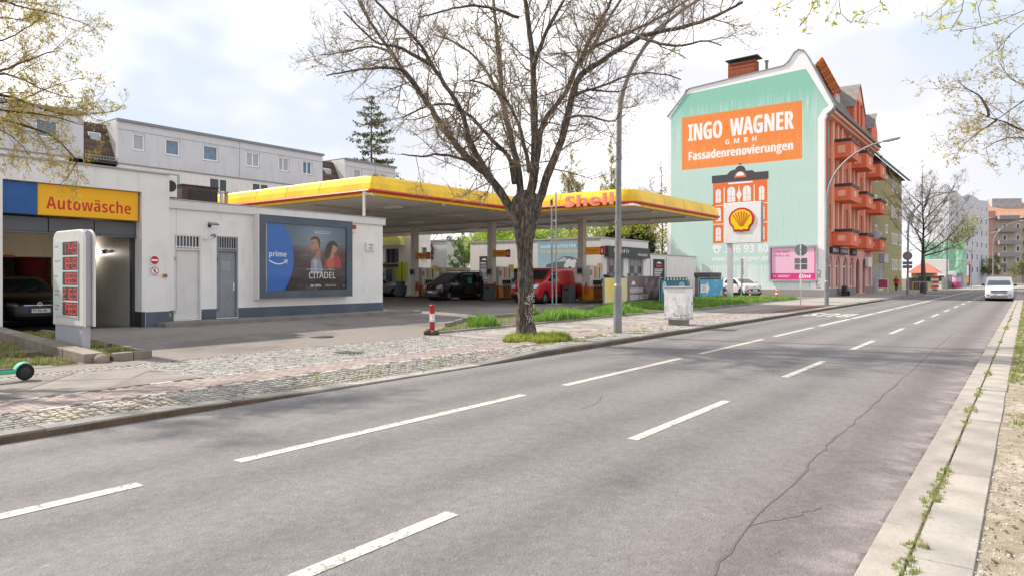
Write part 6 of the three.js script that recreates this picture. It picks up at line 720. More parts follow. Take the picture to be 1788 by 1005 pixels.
// ---------------------------------------------------------------- mint gable house with red street front
const gable = T('gable_house', 'tall house with mint green painted gable wall and red balcony front', 'building', [-20.7, 0.1, -62.1]);
{
  const add = (name, mat, fn, par = gable, keep) => { const b = new B(); fn(b); const g = b.geo(); g.translate(20.7, -0.1, 62.1); return mesh(name, keep ? g : metric(g), mat, par); };
  const out = [[-27.7, 0], [-27.7, 17.1], [-25.5, 19.45], [-16.9, 20.05], [-16.5, 20.35], [-16.05, 21.0], [-15.7, 21.2], [-15.3, 21.05], [-14.9, 20.4], [-13.0, 16.35], [-12.84, 16.0], [-13.0, 15.7], [-13.45, 15.35], [-13.64, 15.0], [-13.64, 0]];
  const W = 14.9, H = 21.3, X0 = -27.72;
  const tMural = canvas(1434, 2048, (c, w, h) => {
    const X = (x) => (x - X0) / W * w, Y = (y) => h - y / H * h, r = rng(4), poly = (l, col) => { c.fillStyle = col; c.beginPath(); l.forEach(([x, y], i) => (i ? c.lineTo(X(x), Y(y)) : c.moveTo(X(x), Y(y)))); c.fill(); }, bx = (x0, x1, y0, y1, col) => { c.fillStyle = col; c.fillRect(X(x0), Y(y1), X(x1) - X(x0), Y(y0) - Y(y1)); };
    c.fillStyle = '#f4f2f1'; c.fillRect(0, 0, w, h);
    const mint = [[-27.3, 2.9], [-27.3, 17.15], [-25.85, 19.0], [-15.1, 19.5], [-13.3, 16.1], [-13.75, 15.8], [-14.15, 15.2], [-14.15, 2.9]];
    poly(mint, '#8cc4b0'); c.save(); c.beginPath(); mint.forEach(([x, y], i) => (i ? c.lineTo(X(x), Y(y)) : c.moveTo(X(x), Y(y)))); c.clip();
    const g = c.createLinearGradient(0, Y(18), 0, Y(3)); g.addColorStop(0, 'rgba(200,222,212,0)'); g.addColorStop(0.38, 'rgba(210,224,218,.72)'); g.addColorStop(1, 'rgba(211,226,220,.8)'); c.fillStyle = g; c.fillRect(0, 0, w, h);
    for (let i = 0; i < 700; i++) { const x = r() * w, y = Y(18.2 - r() * 2.5), L = 80 + r() * 520; const q = c.createLinearGradient(0, y, 0, y + L); q.addColorStop(0, 'rgba(214,226,220,0)'); q.addColorStop(0.4, `rgba(214,226,220,${0.14 + 0.26 * r()})`); q.addColorStop(1, 'rgba(214,226,220,0)'); c.fillStyle = q; c.fillRect(x, y, 2 + r() * 9, L); }
    c.restore();
    bx(-26.2, -15.4, 11.9, 16.85, '#ef8a42');
    for (let i = 0; i < 160; i++) { const x = X(-26.2) + r() * (X(-15.4) - X(-26.2)), y = Y(14.6 - r() * 1.2), L = 60 + r() * 180, q = c.createLinearGradient(0, y, 0, y + L); q.addColorStop(0, 'rgba(240,190,150,0)'); q.addColorStop(0.5, `rgba(238,180,140,${0.12 + 0.2 * r()})`); q.addColorStop(1, 'rgba(240,190,150,0)'); c.fillStyle = q; c.fillRect(x, y, 2 + r() * 10, Math.min(L, Y(11.9) - y)); }
    c.fillStyle = '#f3f0ee'; const text = (s, x0, x1, y0, hgt, f = 'sans-serif', wt = 'bold') => { c.save(); c.font = `${wt} 200px ${f}`; const m = c.measureText(s).width; c.translate(X(x0), Y(y0)); c.scale((X(x1) - X(x0)) / m, (hgt / H * h) / 146); c.fillText(s, 0, 0); c.restore(); };
    for (const d of [-0.04, 0.04]) { text('INGO', -25.6 + d, -22.3 + d, 14.55, 1.6); text('WAGNER', -21.6 + d, -16.1 + d, 14.55, 1.6); text('Fassadenrenovierungen', -25.6 + d * 0.6, -16.1 + d * 0.6, 12.75, 0.78); } text('G  M  B  H', -22.1, -19.2, 13.85, 0.45);
    // painted house
    bx(-23.2, -18.3, 4.9, 10.9, '#e8743a'); bx(-23.3, -18.2, 10.4, 11.1, '#4b4a50'); c.fillStyle = '#4b4a50'; c.beginPath(); c.moveTo(X(-22), Y(11)); c.lineTo(X(-21.6), Y(11.4)); c.lineTo(X(-21.2), Y(11.5)); c.arc(X(-20.7), Y(11.3), 48, Math.PI, 0); c.lineTo(X(-19.6), Y(11.3)); c.lineTo(X(-19.3), Y(11)); c.fill(); c.beginPath(); c.arc(X(-20.7), Y(11.95), 9, 0, 7); c.fill();
    c.fillStyle = '#e8743a'; c.beginPath(); c.arc(X(-20.7), Y(10.75), 52, Math.PI, 0); c.fill(); c.fillStyle = '#efece8'; c.beginPath(); c.arc(X(-20.7), Y(10.9), 34, Math.PI, 0); c.fill(); bx(-21.8, -19.6, 10.2, 10.35, '#efece8');
    const archW = (x, y0, y1, hw) => { bx(x - hw, x + hw, y0, y1, '#efece8'); c.beginPath(); c.arc(X(x), Y(y1), hw / W * w, Math.PI, 0); c.fill(); c.strokeStyle = '#e8743a'; c.lineWidth = 3; c.beginPath(); c.moveTo(X(x), Y(y0)); c.lineTo(X(x), Y(y1 + hw * 0.8)); c.moveTo(X(x - hw), Y((y0 + y1) / 2)); c.lineTo(X(x + hw), Y((y0 + y1) / 2)); c.stroke(); };
    for (const y of [8.6, 6.9, 5.1]) for (const x of [-22.7, -21.5, -20.1, -18.8]) archW(x, y, y + 1.0, x < -22 || x > -19.5 ? 0.24 : 0.36); for (const x of [-22.15, -20.8, -19.45]) bx(x - 0.04, x + 0.04, 5, 10, '#efece8'); for (const y of [8.3, 6.6]) bx(-23.2, -18.3, y, y + 0.07, '#efece8'); c.fillStyle = '#efece8'; for (const y of [9.2, 7.6]) { c.beginPath(); c.moveTo(X(-20.8), Y(y + 0.6)); c.lineTo(X(-20.55), Y(y)); c.lineTo(X(-20.8), Y(y - 0.6)); c.lineTo(X(-21.05), Y(y)); c.fill(); }
    c.fillStyle = '#f1efee'; text('396 93 80', -22.1, -18.2, 4.0, 0.72); text('www.ingo-wagner.de', -23.3, -18.2, 3.3, 0.42); c.beginPath(); c.arc(X(-22.85), Y(4.28), 30, 0, 7); c.fill(); c.fillStyle = '#a5cdbd'; c.beginPath(); c.arc(X(-22.85), Y(4.28), 11, 0, 7); c.fill(); c.strokeStyle = '#f1efee'; c.lineWidth = 15; c.beginPath(); c.arc(X(-22.85), Y(4.25), 42, Math.PI * 1.12, Math.PI * 1.88); c.stroke();
    // washed lower wall and white base
    for (let i = 0; i < 260; i++) { const x = X(-26.95) + r() * (X(-14.75) - X(-26.95)); c.fillStyle = `rgba(${i % 2 ? '226,236,232' : '150,200,182'},${0.1 + 0.25 * r()})`; c.fillRect(x, Y(3.0) - 10 * r(), 3 + 9 * r(), 40 + 220 * r()); }
    c.fillStyle = 'rgba(190,218,207,.35)'; c.fillRect(X(-26.9), Y(2.9), X(-14.7) - X(-26.9), Y(0.6) - Y(2.9)); bx(-27.7, -13.6, 0, 0.75, '#9a938d');
    c.strokeStyle = '#4d5156'; c.lineWidth = 5; for (let i = 0; i < 5; i++) { c.beginPath(); c.arc(X(-14.1), Y(1.0 + i * 0.3), 12 + 6 * (i % 3), i, i + 3.6); c.stroke(); }
    for (let i = 0; i < 500; i++) { c.fillStyle = `rgba(120,118,112,${0.03 + 0.05 * r()})`; c.fillRect(r() * w, r() * h, 2 + r() * 5, 20 + r() * 140); }
  });
  { // gable wall, its front face carries the painted advertisement
    const g = plain(new THREE.ShapeGeometry(new THREE.Shape(out.map((q) => new THREE.Vector2(...q))))); const p = g.attributes.position, uv = new Float32Array(p.count * 2); for (let i = 0; i < p.count; i++) { uv[i * 2] = (p.getX(i) - X0) / W; uv[i * 2 + 1] = p.getY(i) / H; } g.setAttribute('uv', new THREE.BufferAttribute(uv, 2)); g.translate(20.7, -0.1, 0.003);
    mesh('painted_gable', g, new THREE.MeshStandardMaterial({ map: tMural, roughness: 0.8, bumpMap: scaled(tGrain, 0.02), bumpScale: 0.002 }), gable);
  }
  add('gable_wall', mWhite, (b) => b.wallZ(-62.1, 0.5, out));
  add('gable_coping', M('#8f9093', 0.5), (b) => { for (let i = 1; i < 12; i++) { const a = out[i], c = out[i + 1]; b.add(new THREE.BoxGeometry(Math.hypot(c[0] - a[0], c[1] - a[1]) + 0.05, 0.09, 0.66), new THREE.Matrix4().makeTranslation((a[0] + c[0]) / 2, (a[1] + c[1]) / 2 + 0.04, -62.35).multiply(new THREE.Matrix4().makeRotationZ(Math.atan2(c[1] - a[1], c[0] - a[0])))); } });
  const mBrick = M('#a4583f', 0.9, { map: [tSoft, 0.6] }), ch = add('chimney', mBrick, (b) => b.box(-21.85, -19.4, 19.4, 21.15, -62.25, -63.3));
  { const r = rng(4), ms = [M('#a85a40', 0.9, { map: [tSoft, 0.5] }), M('#b56a4c', 0.9, { map: [tSoft, 0.6] }), M('#94503b', 0.9, { map: [tSoft, 0.5] })]; for (let j = 0; j < 12; j++) { const b = new B(); for (let i = 0; i < 10; i++) { const x = -21.84 + i * 0.245 + (j % 2 ? 0.12 : 0); if (x + 0.235 < -19.38) b.box(x, x + 0.232, 19.78 + j * 0.113, 19.88 + j * 0.113, -62.2, -62.26); } const g = b.geo(); g.translate(20.7, -0.1, 62.1); mesh('brick_course', metric(g), ms[Math.floor(r() * 3)], ch); } }
  add('chimney_cap', mDark, (b) => b.add(new THREE.BoxGeometry(2.9, 0.08, 1.5), new THREE.Matrix4().makeRotationZ(0.02).setPosition(-20.6, 21.45, -62.8)).box(-21.7, -21.6, 21.15, 21.42, -62.4, -62.5).box(-19.6, -19.5, 21.15, 21.42, -62.4, -62.5)); add('flue', M('#8f7f78', 0.6), (b) => b.cyl(-18.6, 19.9, 20.9, -62.9, 0.12, 0.12, 10).cyl(-18.6, 20.9, 21.05, -62.9, 0.17, 0.17, 10));
  // red street front, plane x = -13.7
  const mRedW = M('#d87a60', 0.8, { map: [tStreak, 4.1] }), mSalmon = M('#f2b99f', 0.8, { map: [tStreak, 3.1] }), mPinkW = M('#e0aaa3', 0.8, { map: [tStreak, 3.7] }), mSlate = M('#77706c', 0.75, { map: [tSoft, 0.8] }), mRedB = M('#e37656', 0.75, { map: [tStreak, 2.6] });
  const cols = Array.from({ length: 12 }, (_, k) => -63.7 - 1.78 * k), rows = [[5.9, 8.1], [9.75, 12.0], [13.2, 15.2]], holes = [];
  for (const z of cols) for (const [a, c] of rows) holes.push(rect(z - 1.05, z - 0.1, a, c));
  const archHole = (z0, z1, y0, y1) => { const q = [[z0, y0], [z1, y0]]; for (let i = 0; i <= 8; i++) { const a = i / 8 * Math.PI, R = (z1 - z0) / 2; q.push([(z0 + z1) / 2 + Math.cos(a) * R, y1 - R + Math.sin(a) * R]); } return q; };
  add('upper_wall', mRedW, (b) => b.wallX(-13.7, 0.4, [[-62.6, 4.45], [-62.6, 15.6], [-84.8, 15.6], [-84.8, 4.45]], holes).box(-14.1, -27.2, 0.1, 15.6, -84.4, -84.8).box(-27.7, -27.3, 0.1, 16.6, -62.6, -84.8));
  const sh = [[-65.4, -63.4], [-68.4, -66.6], [-71.6, -69.6], [-74.4, -72.6], [-77.4, -75.6], [-80.4, -79.0], [-83.6, -82.0]];
  add('ground_wall', mPinkW, (b) => b.wallX(-13.66, 0.44, [[-62.6, 0.1], [-62.6, 4.44], [-84.8, 4.44], [-84.8, 0.1]], sh.map(([a, c], i) => archHole(a, c, i > 3 && i < 6 ? 0.2 : 0.85, 3.7)))); add('base_plinth', M('#8f8a88', 0.8, { map: [tSoft, 1.1] }), (b) => b.box(-13.6, -13.67, 0.1, 0.82, -62.6, -75.4).box(-13.6, -13.67, 0.1, 0.82, -80.6, -84.8));
  sh.forEach(([a, c], i) => { const f = add('shop_window', i > 3 && i < 6 ? mDark : mFrame, (b) => { const y0 = i > 3 && i < 6 ? 0.15 : 0.85; b.wallX(-13.85, 0.08, archHole(a, c, y0, 3.7), [archHole(a + 0.1, c - 0.1, y0 + 0.1, 3.6)]); b.box(-13.86, -13.92, 2.75, 2.85, a + 0.1, c - 0.1); }); add('pane', i > 3 && i < 6 ? mDark : mPane, (b) => b.box(-13.9, -13.91, 0.2, 3.65, a + 0.05, c - 0.05), f); });
  for (const z of cols) for (const [a, c] of rows) { const f = win(gable, 'x', -13.82, z - 1.05, z - 0.1, a, c, { mull: [0.5], trans: [0.7], f: 0.08, sill: false, fm: a > 13 ? mFrame : M('#c9b4aa', 0.5) }); f.position.set(20.7, -0.1, 62.1); }
  for (let k = 0; k < 12; k++) if (k % 4 !== 0) add('pilaster', mSalmon, (b) => b.box(-13.52, -13.695, 5.75, 15.5, cols[k] + 0.02, cols[k] + 0.6));
  add('cornice', M('#d9a48f', 0.75), (b) => b.box(-12.95, -13.695, 15.6, 15.85, -62.62, -84.8).box(-13.2, -13.695, 15.35, 15.6, -62.62, -84.8)); add('gutter', mSlate, (b) => b.rod([-12.9, 15.98, -62.62], [-12.9, 15.98, -84.8], 0.11, 8)); add('downpipe', mGrey, (b) => b.rod([-13.55, 0.3, -62.9], [-13.55, 15.3, -62.9], 0.06, 8).rod([-13.55, 15.3, -62.9], [-12.95, 15.9, -62.9], 0.06, 8));
  add('mansard_roof', mSlate, (b) => { for (let k = 0; k < 12; k++) { const y = 16.0 + k * 0.37, x = -12.95 - k * 0.18; b.add(new THREE.BoxGeometry(0.09, 0.44, 22.2), new THREE.Matrix4().makeRotationZ(0.47).setPosition(x, y + 0.15, -73.7)); } b.quad([-13.0, 15.95, -62.6], [-13.0, 15.95, -84.8], [-15.1, 20.3, -84.8], [-15.1, 20.3, -62.6]).quad([-15.0, 20.3, -62.6], [-15.0, 20.3, -84.8], [-26, 19.6, -84.8], [-26, 19.6, -62.6]).quad([-26, 19.6, -62.6], [-26, 19.6, -84.8], [-27.7, 16.6, -84.8], [-27.7, 16.6, -62.6]).quad([-13.0, 15.95, -84.8], [-27.7, 15.95, -84.8], [-26, 19.6, -84.8], [-15.1, 20.3, -84.8]); });
  const dg = add('gable_dormer', mRedB, (b) => b.wallX(-13.05, 0.3, [[-71.4, 15.9], [-71.4, 17.9], [-74.0, 20.4], [-76.6, 17.9], [-76.6, 15.9]], [rect(-73.6, -72.6, 16.4, 18.6), rect(-75.4, -74.4, 16.4, 18.6)]).box(-13.3, -16, 15.9, 17.9, -71.4, -71.6).box(-13.3, -16, 15.9, 17.9, -76.4, -76.6));
  add('dormer_panel', mSalmon, (b) => b.wallX(-13.03, 0.05, [[-72.7, 18.85], [-74.0, 20.0], [-75.3, 18.85]]), dg); add('dormer_pane', mPane, (b) => b.box(-13.25, -13.27, 16.4, 18.6, -75.4, -72.6), dg);
  add('dormer_roof', M('#8d8380', 0.75, { map: [tSoft, 0.8] }), (b) => b.quad([-12.95, 17.85, -71.25], [-12.95, 20.52, -74], [-15.3, 20.52, -74], [-15.3, 17.85, -71.25]).quad([-12.95, 20.52, -74], [-12.95, 17.85, -76.75], [-15.3, 17.85, -76.75], [-15.3, 20.52, -74]), dg);
  const od = add('small_dormer', mRedB, (b) => b.box(-13.5, -15.5, 16.2, 18.1, -65.0, -67.5)); add('dormer_pane', mPane, (b) => b.box(-13.47, -13.5, 16.5, 17.9, -65.4, -67.1), od);
  { const r = rng(6), ms = [M('#d07a45', 0.8, { map: [tSoft, 0.4] }), M('#c06a3a', 0.8, { map: [tSoft, 0.4] })], A = V(-14.45, 19.9, -62.75), Bq = V(-14.05, 20.55, -63.1), C = V(-13.15, 18.15, -66.0), D = V(-13.6, 17.65, -64.6); for (let k = 0; k < 9; k++) { const b = new B(), p = (s, t) => V(0, 0, 0).addScaledVector(A, (1 - s) * (1 - t)).addScaledVector(Bq, s * (1 - t)).addScaledVector(C, s * t).addScaledVector(D, (1 - s) * t); for (let i = 0; i < 4; i++) { const q = p((i + 0.5) / 4, (k + 0.5) / 9); b.tube([p((i + 0.5) / 4, k / 9), q, p((i + 0.5) / 4, (k + 1.1) / 9)], [0.13, 0.14, 0.15], 6); } const g = b.geo(); g.translate(20.7, -0.1, 62.1); mesh('tile_row', metric(g), ms[k % 2], od); } }
  const far = add('gable_dormer', mRedB, (b) => b.wallX(-13.05, 0.3, [[-80.4, 15.9], [-80.4, 17.4], [-82.2, 19.0], [-84, 17.4], [-84, 15.9]])); add('dormer_roof', M('#8d8380', 0.75, { map: [tSoft, 0.8] }), (b) => b.quad([-12.8, 17.3, -80.2], [-12.8, 19.2, -82.2], [-17, 19.2, -82.2], [-17, 17.3, -80.2]), far);
  for (const [y0, y1] of [[4.55, 5.72], [8.45, 9.66], [12.2, 13.55]]) for (const z of [-65.3, -72.5, -80.1]) {
    const bc = add('balcony', mRedB, (b) => b.box(-12.2, -13.69, y0, y0 + 0.2, z, z - 3.4).box(-12.2, -12.3, y0 + 0.2, y1, z, z - 3.4).box(-12.3, -13.69, y0 + 0.2, y1, z, z - 0.1).box(-12.3, -13.69, y0 + 0.2, y1, z - 3.3, z - 3.4));
    add('balcony_panel', mSalmon, (b) => b.box(-12.65, -13.25, y0 + 0.4, y1 - 0.3, z + 0.003, z + 0.03).box(-12.17, -12.197, y0 + 0.4, y1 - 0.3, z - 1.2, z - 2.2), bc); add('balcony_rail', mDark, (b) => b.box(-12.13, -13.69, y1 + 0.003, y1 + 0.26, z + 0.05, z - 0.12).box(-12.13, -12.32, y1 + 0.003, y1 + 0.26, z - 0.12, z - 3.45), bc);
  }
  for (const [z0, z1, y] of [[-64, -66.6, 4.0], [-66.9, -70.4, 4.0], [-72.4, -74.6, 4.05]]) { const s = add('shop_sign', M('#2b2b2f', 0.5), (b) => b.box(-13.4, -13.65, y - 0.15, y + 0.42, z0, z1)); add('sign_lettering', P(256, 64, (k) => { k.fillStyle = '#2b2b2f'; k.fillRect(0, 0, 256, 64); k.fillStyle = '#cfd2d6'; if (z0 < -66 && z0 > -70) { k.font = 'bold 46px sans-serif'; k.textAlign = 'center'; k.fillText('COIFFEUR', 128, 48, 236); } else { const r = rng(Math.round(-z0)); for (let i = 0; i < 5; i++) k.fillRect(24 + i * 44, 14, 10 + r() * 20, 36); } }), (b) => b.quad([-13.395, y - 0.12, z0 - 0.1], [-13.395, y - 0.12, z1 + 0.1], [-13.395, y + 0.4, z1 + 0.1], [-13.395, y + 0.4, z0 - 0.1]), s, true); }
  add('white_sign', mFrame, (b) => b.box(-13.3, -13.6, 2.9, 3.9, -80.0, -82.2)); const dish = add('satellite_dish', mLightGrey, (b) => { const g = new THREE.SphereGeometry(1.0, 18, 8, 0, 6.3, 0, 0.75); g.scale(0.8, 0.45, 0.8); g.rotateX(1.2); g.translate(-12.4, 6.0, -79.3); b.add(g).rod([-12.5, 5.5, -79.6], [-12.45, 6.3, -79.5], 0.03, 6); });
}
{ // pink advertising board on the gable
  const t = T('advertising_board', 'pink advertising board on the mint gable wall', 'billboard', [-16.15, 1.45, -62.08]);
  part(t, 'frame', mLightGrey, (b) => b.wallZ(0.16, 0.1, rect(-2.0, 2.0, 0, 3.05), [rect(-1.85, 1.85, 0.15, 2.9)])); part(t, 'backing', mGrey, (b) => b.box(-1.9, 1.9, 0.1, 2.95, 0.02, 0.055));
  part(t, 'poster', P(900, 660, (c, w, h) => { c.fillStyle = '#f1bfd5'; c.fillRect(0, 0, w, h); c.fillStyle = '#d93c86'; c.fillRect(0, 0, 26, h); c.fillRect(w - 26, 0, 26, h); c.fillRect(0, h * 0.80, w, h * 0.2); c.fillStyle = '#c7357c'; c.font = 'bold 68px sans-serif'; c.fillText('Cola leer?', 70, 112); c.fillText("Flink's dir.", 70, 190); c.fillStyle = '#fff'; c.font = 'italic bold 104px sans-serif'; c.fillText('Flink', 560, h - 32); c.font = '24px sans-serif'; c.fillRect(46, h - 88, 60, 8); c.fillRect(150, h - 88, 250, 8); c.fillRect(46, h - 60, 60, 8); c.fillRect(150, h - 60, 210, 8); c.fillStyle = '#a94a7a'; c.beginPath(); c.ellipse(560, 455, 26, 9, 0, 0, 7); c.fill(); c.beginPath(); c.ellipse(630, 440, 20, 9, 0, 0, 7); c.fill(); }, { roughness: 0.5 }), (b) => b.quad([-1.85, 0.15, 0.06], [1.85, 0.15, 0.06], [1.85, 2.9, 0.06], [-1.85, 2.9, 0.06]), true);
}
{ // shell pylon
  const t = T('sign_pylon', 'tall white pylon with a red and yellow scallop panel', 'sign', [-16.1, 0.25, -49]);
  part(t, 'pole', M('#cfcfd3', 0.4, { map: [tStreak, 1.3] }), (b) => b.box(-1.12, -0.78, 0, 4.0, -0.15, 0.15, 0.02)); part(t, 'base', mConcrete, (b) => b.box(-1.4, -0.5, 0, 0.14, -0.4, 0.4, 0.02));
  part(t, 'panel', M('#f5f4f4', 0.4, { map: [tStreak, 2.6] }), (b) => b.box(-1.32, 1.3, 3.95, 6.82, -0.24, 0.24, 0.03)); part(t, 'side_trim', mGrey, (b) => b.box(1.302, 1.32, 3.98, 6.79, -0.22, 0.22));
  const sc = (k, dy = 0) => { const p = []; const N = 28; for (let i = 0; i <= N; i++) { const a = -0.42 + i / N * (Math.PI + 0.84), sc2 = 1 + 0.012 * Math.cos(i / N * 14 * Math.PI); p.push([Math.cos(a) * 0.90 * k * sc2, dy + 0.12 * k + Math.sin(a) * 0.82 * k * sc2]); } p.push([-0.60 * k, dy - 0.46 * k], [-0.56 * k, dy - 0.72 * k], [-0.12 * k, dy - 0.72 * k], [0, dy - 0.80 * k], [0.12 * k, dy - 0.72 * k], [0.56 * k, dy - 0.72 * k], [0.60 * k, dy - 0.46 * k]); return p.map(([x, y]) => [x - 0.05, y + 5.5]); };
  part(t, 'scallop_outline', M('#cf2a1e', 0.35), (b) => b.wallZ(0.30, 0.055, sc(1))); part(t, 'scallop_field', M('#fdd40c', 0.35), (b) => b.wallZ(0.325, 0.024, sc(0.84, 0.01)));
  part(t, 'scallop_rib', M('#cf2a1e', 0.35), (b) => { for (const a of [-1.0, -0.66, -0.33, 0, 0.33, 0.66, 1.0]) { const s = Math.sin(a), c = Math.cos(a), p = (x, y) => [x - 0.05, y + 5.5]; const x0 = s * 0.12, y0 = -0.36, x1 = s * 0.66, y1 = 0.10 + c * 0.56, w = 0.034; b.wallZ(0.34, 0.02, [p(x0 - w * 0.2, y0), p(x0 + w * 0.2, y0), p(x1 + w * c, y1 - w * s), p(x1 - w * c, y1 + w * s)]); } });
}
// ---------------------------------------------------------------- olive house and the far street
{
  const t = T('olive_house', 'olive green house with rows of small windows beyond the red front', 'building', [-13.7, 0.1, -96]), mOl = M('#a0976a', 0.8, { map: [tStreak, 4.7] });
  const add = (name, mat, fn, par = t) => { const b = new B(); fn(b); const g = b.geo(); g.translate(13.7, -0.1, 96); return mesh(name, metric(g), mat, par); };
  const ws = []; for (const y of [2.9, 6.2, 9.6, 12.9]) { for (const z of [-98.6, -100.4, -102.2]) ws.push([z - 1.0, z, y - 0.2, y + 1.2]); ws.push([-106.2, -105.0, y - 0.2, y + 1.3]); if (y > 3) { ws.push([-88.0, -86.6, y - 0.3, y + 1.5]); ws.push([-95.2, -93.8, y + 0.9, y + 1.95]); } }
  add('wall', mOl, (b) => b.wallX(-13.7, 0.4, [[-84.82, 0.1], [-84.82, 14.8], [-107, 14.8], [-107, 0.1]], [...ws.map(([a, c, e, f]) => rect(a, c, e, f)), rect(-92.5, -89.2, 0.3, 3.4)]).box(-14.1, -26, 0.1, 14.8, -106.6, -107));
  ws.forEach(([a, c, e, f]) => { const q = win(t, 'x', -13.7, a, c, e, f, { sill: false, f: 0.17, pm: mPanePale, d: 0.1 }); q.position.set(13.7, -0.1, 96); });
  const sw = add('shop_window', mFrame, (b) => b.wallX(-13.75, 0.1, rect(-92.5, -89.2, 0.3, 3.4), [rect(-92.35, -90.9, 0.45, 3.25), rect(-90.75, -89.35, 0.45, 3.25)])); add('pane', mPanePale, (b) => b.box(-13.82, -13.83, 0.4, 3.3, -92.4, -89.3), sw); add('shop_sign', M('#b9b4c4', 0.6), (b) => b.box(-13.2, -13.69, 3.5, 4.5, -89.4, -92.4)); add('grey_panel', mGrey, (b) => b.box(-13.66, -13.695, 0.15, 3.3, -85, -88.6));
  add('roof', M('#6b5f58', 0.8, { map: [tSoft, 0.9] }), (b) => { for (let k = 0; k < 9; k++) b.add(new THREE.BoxGeometry(0.09, 0.55, 22.6), new THREE.Matrix4().makeRotationZ(0.75).setPosition(-13.1 - k * 0.36, 15.05 + k * 0.39, -96)); b.quad([-13.2, 14.85, -107.2], [-13.2, 14.85, -84.8], [-16.6, 18.4, -84.8], [-16.6, 18.4, -107.2]).quad([-16.6, 18.4, -107.2], [-16.6, 18.4, -84.8], [-26, 18.4, -84.8], [-26, 18.4, -107.2]).quad([-13.2, 14.85, -107.2], [-16.6, 18.4, -107.2], [-26, 18.4, -107.2], [-26, 14.85, -107.2]); }); add('gutter', M('#6d8a80', 0.6), (b) => b.rod([-12.85, 14.9, -84.8], [-12.85, 14.9, -107.3], 0.14, 8));
  for (const z of [-88, -91, -94]) { const s = add('skylight', mFrame, (b) => b.add(new THREE.BoxGeometry(0.1, 1.4, 1.1), new THREE.Matrix4().makeRotationZ(0.75).setPosition(-14.6, 16.9, z))); add('pane', mPaneSky, (b) => b.add(new THREE.BoxGeometry(0.03, 1.2, 0.9), new THREE.Matrix4().makeRotationZ(0.75).setPosition(-14.53, 16.96, z)), s); }
  const sb = T('sandwich_board', 'white framed shop board standing before the olive house window', 'sign', [-12.9, 0.145, -86.4]); part(sb, 'frame', mFrame, (b) => b.wallZ(0.03, 0.05, rect(-0.55, 0.55, 0, 1.5), [rect(-0.45, 0.45, 0.5, 1.4), rect(-0.45, 0.45, 0.06, 0.44)])); part(sb, 'poster', M('#b04a62', 0.6), (b) => b.box(-0.45, 0.45, 0.5, 1.4, 0.0, 0.012));
}
function tower(name, label, A, Bp, H, depth, mat, rowsN, colsN, o = {}) {
  const L = Math.hypot(Bp[0] - A[0], Bp[1] - A[1]), t = T(name, label, 'building', [A[0], 0, A[1]], Math.atan2(-(Bp[1] - A[1]), Bp[0] - A[0])), ws = [], dy = (H - 3) / rowsN, dx = L / colsN;
  for (let j = 0; j < rowsN; j++) for (let i = 0; i < colsN; i++) ws.push([i * dx + dx * 0.3, i * dx + dx * (o.w ?? 0.62), 2.2 + j * dy + 0.6, 2.2 + j * dy + 0.6 + dy * 0.55]);
  part(t, 'wall', mat, (b) => { b.wallZ(0, 0.4, o.top ? [[0, 0], ...o.top.map(([f, y]) => [f * L, y]), [L, 0]] : rect(0, L, 0, H), ws.map((w) => rect(...w))); b.box(0, 0.4, 0, H - 0.6, -0.4, -depth).box(L - 0.4, L, 0, H - 0.6, -0.4, -depth).box(0, L, H - 0.9, H - 0.6, -0.4, -depth); });
  ws.forEach(([a, c, e, f]) => win(t, 'z', 0.03, a, c, e, f, { sill: false, f: 0.2, mull: o.mull ?? [], pm: mPane })); o.more?.(t, L); return t;
}
tower('corner_block', 'lavender and white tall corner building far down the street', [-13.7, -177], [-7.9, -212], 21, 4, M('#d2d3dd', 0.8, { map: [tStreak, 6] }), 6, 8, { top: [[0, 21], [0.15, 20.9], [0.3, 20.2], [0.42, 21], [0.6, 21.1], [0.75, 20.5], [1, 21]], more: (t, L) => { } });
tower('balcony_house', 'far reddish house with stacked balconies closing the street', [-9.6, -238], [5.5, -247], 18.5, 14, M('#c2b5a6', 0.8, { map: [tStreak, 6] }), 5, 5, { more: (t, L) => { part(t, 'red_corner', M('#b98f82', 0.8), (b) => b.box(0, 2.6, 0, 20.5, 0.02, 0.3)); for (let j = 0; j < 5; j++) for (const [x0, x1] of [[2.7, 8], [10, L]]) { const bc = part(t, 'balcony', M('#8d8a8c', 0.7), (b) => b.box(x0, x1, 4 + j * 3.5, 4.2 + j * 3.5, 0, 2).box(x0, x1, 4.2 + j * 3.5, 5.1 + j * 3.5, 1.9, 2)); part(bc, 'side', M('#8d8a8c', 0.7), (b) => b.box(x0, x0 + 0.1, 4.2 + j * 3.5, 5.1 + j * 3.5, 0, 1.9)); } part(t, 'roof', M('#c99a80', 0.8, { map: [tSoft, 2] }), (b) => b.quad([-0.5, 18.5, 0.8], [L + 0.5, 18.5, 0.8], [L - 3, 23.5, -6], [3, 23.5, -6]).quad([-0.5, 18.5, 0.8], [3, 23.5, -6], [3, 23.5, -8], [-0.5, 18.5, -14]).quad([L + 0.5, 18.5, 0.8], [L + 0.5, 18.5, -14], [L - 3, 23.5, -8], [L - 3, 23.5, -6])); part(t, 'roof_box', mLightGrey, (b) => b.box(4, 12, 21, 24.5, -7, -4)); } });
tower('brown_house', 'brown balconied house at the right edge of the street end', [5.7, -246], [24, -246], 19, 14, M('#b5a592', 0.8, { map: [tStreak, 6] }), 5, 6, { more: (t, L) => { for (let j = 0; j < 4; j++) part(t, 'balcony', M('#b8b2ac', 0.7), (b) => b.box(1, L - 1, 4 + j * 3.5, 5 + j * 3.5, 0.4, 1.8)); part(t, 'roof', M('#c29a80', 0.8, { map: [tSoft, 2] }), (b) => b.quad([-0.5, 19, 0.8], [L + 0.5, 19, 0.8], [L - 1, 23, -6], [1, 23, -6])); } });
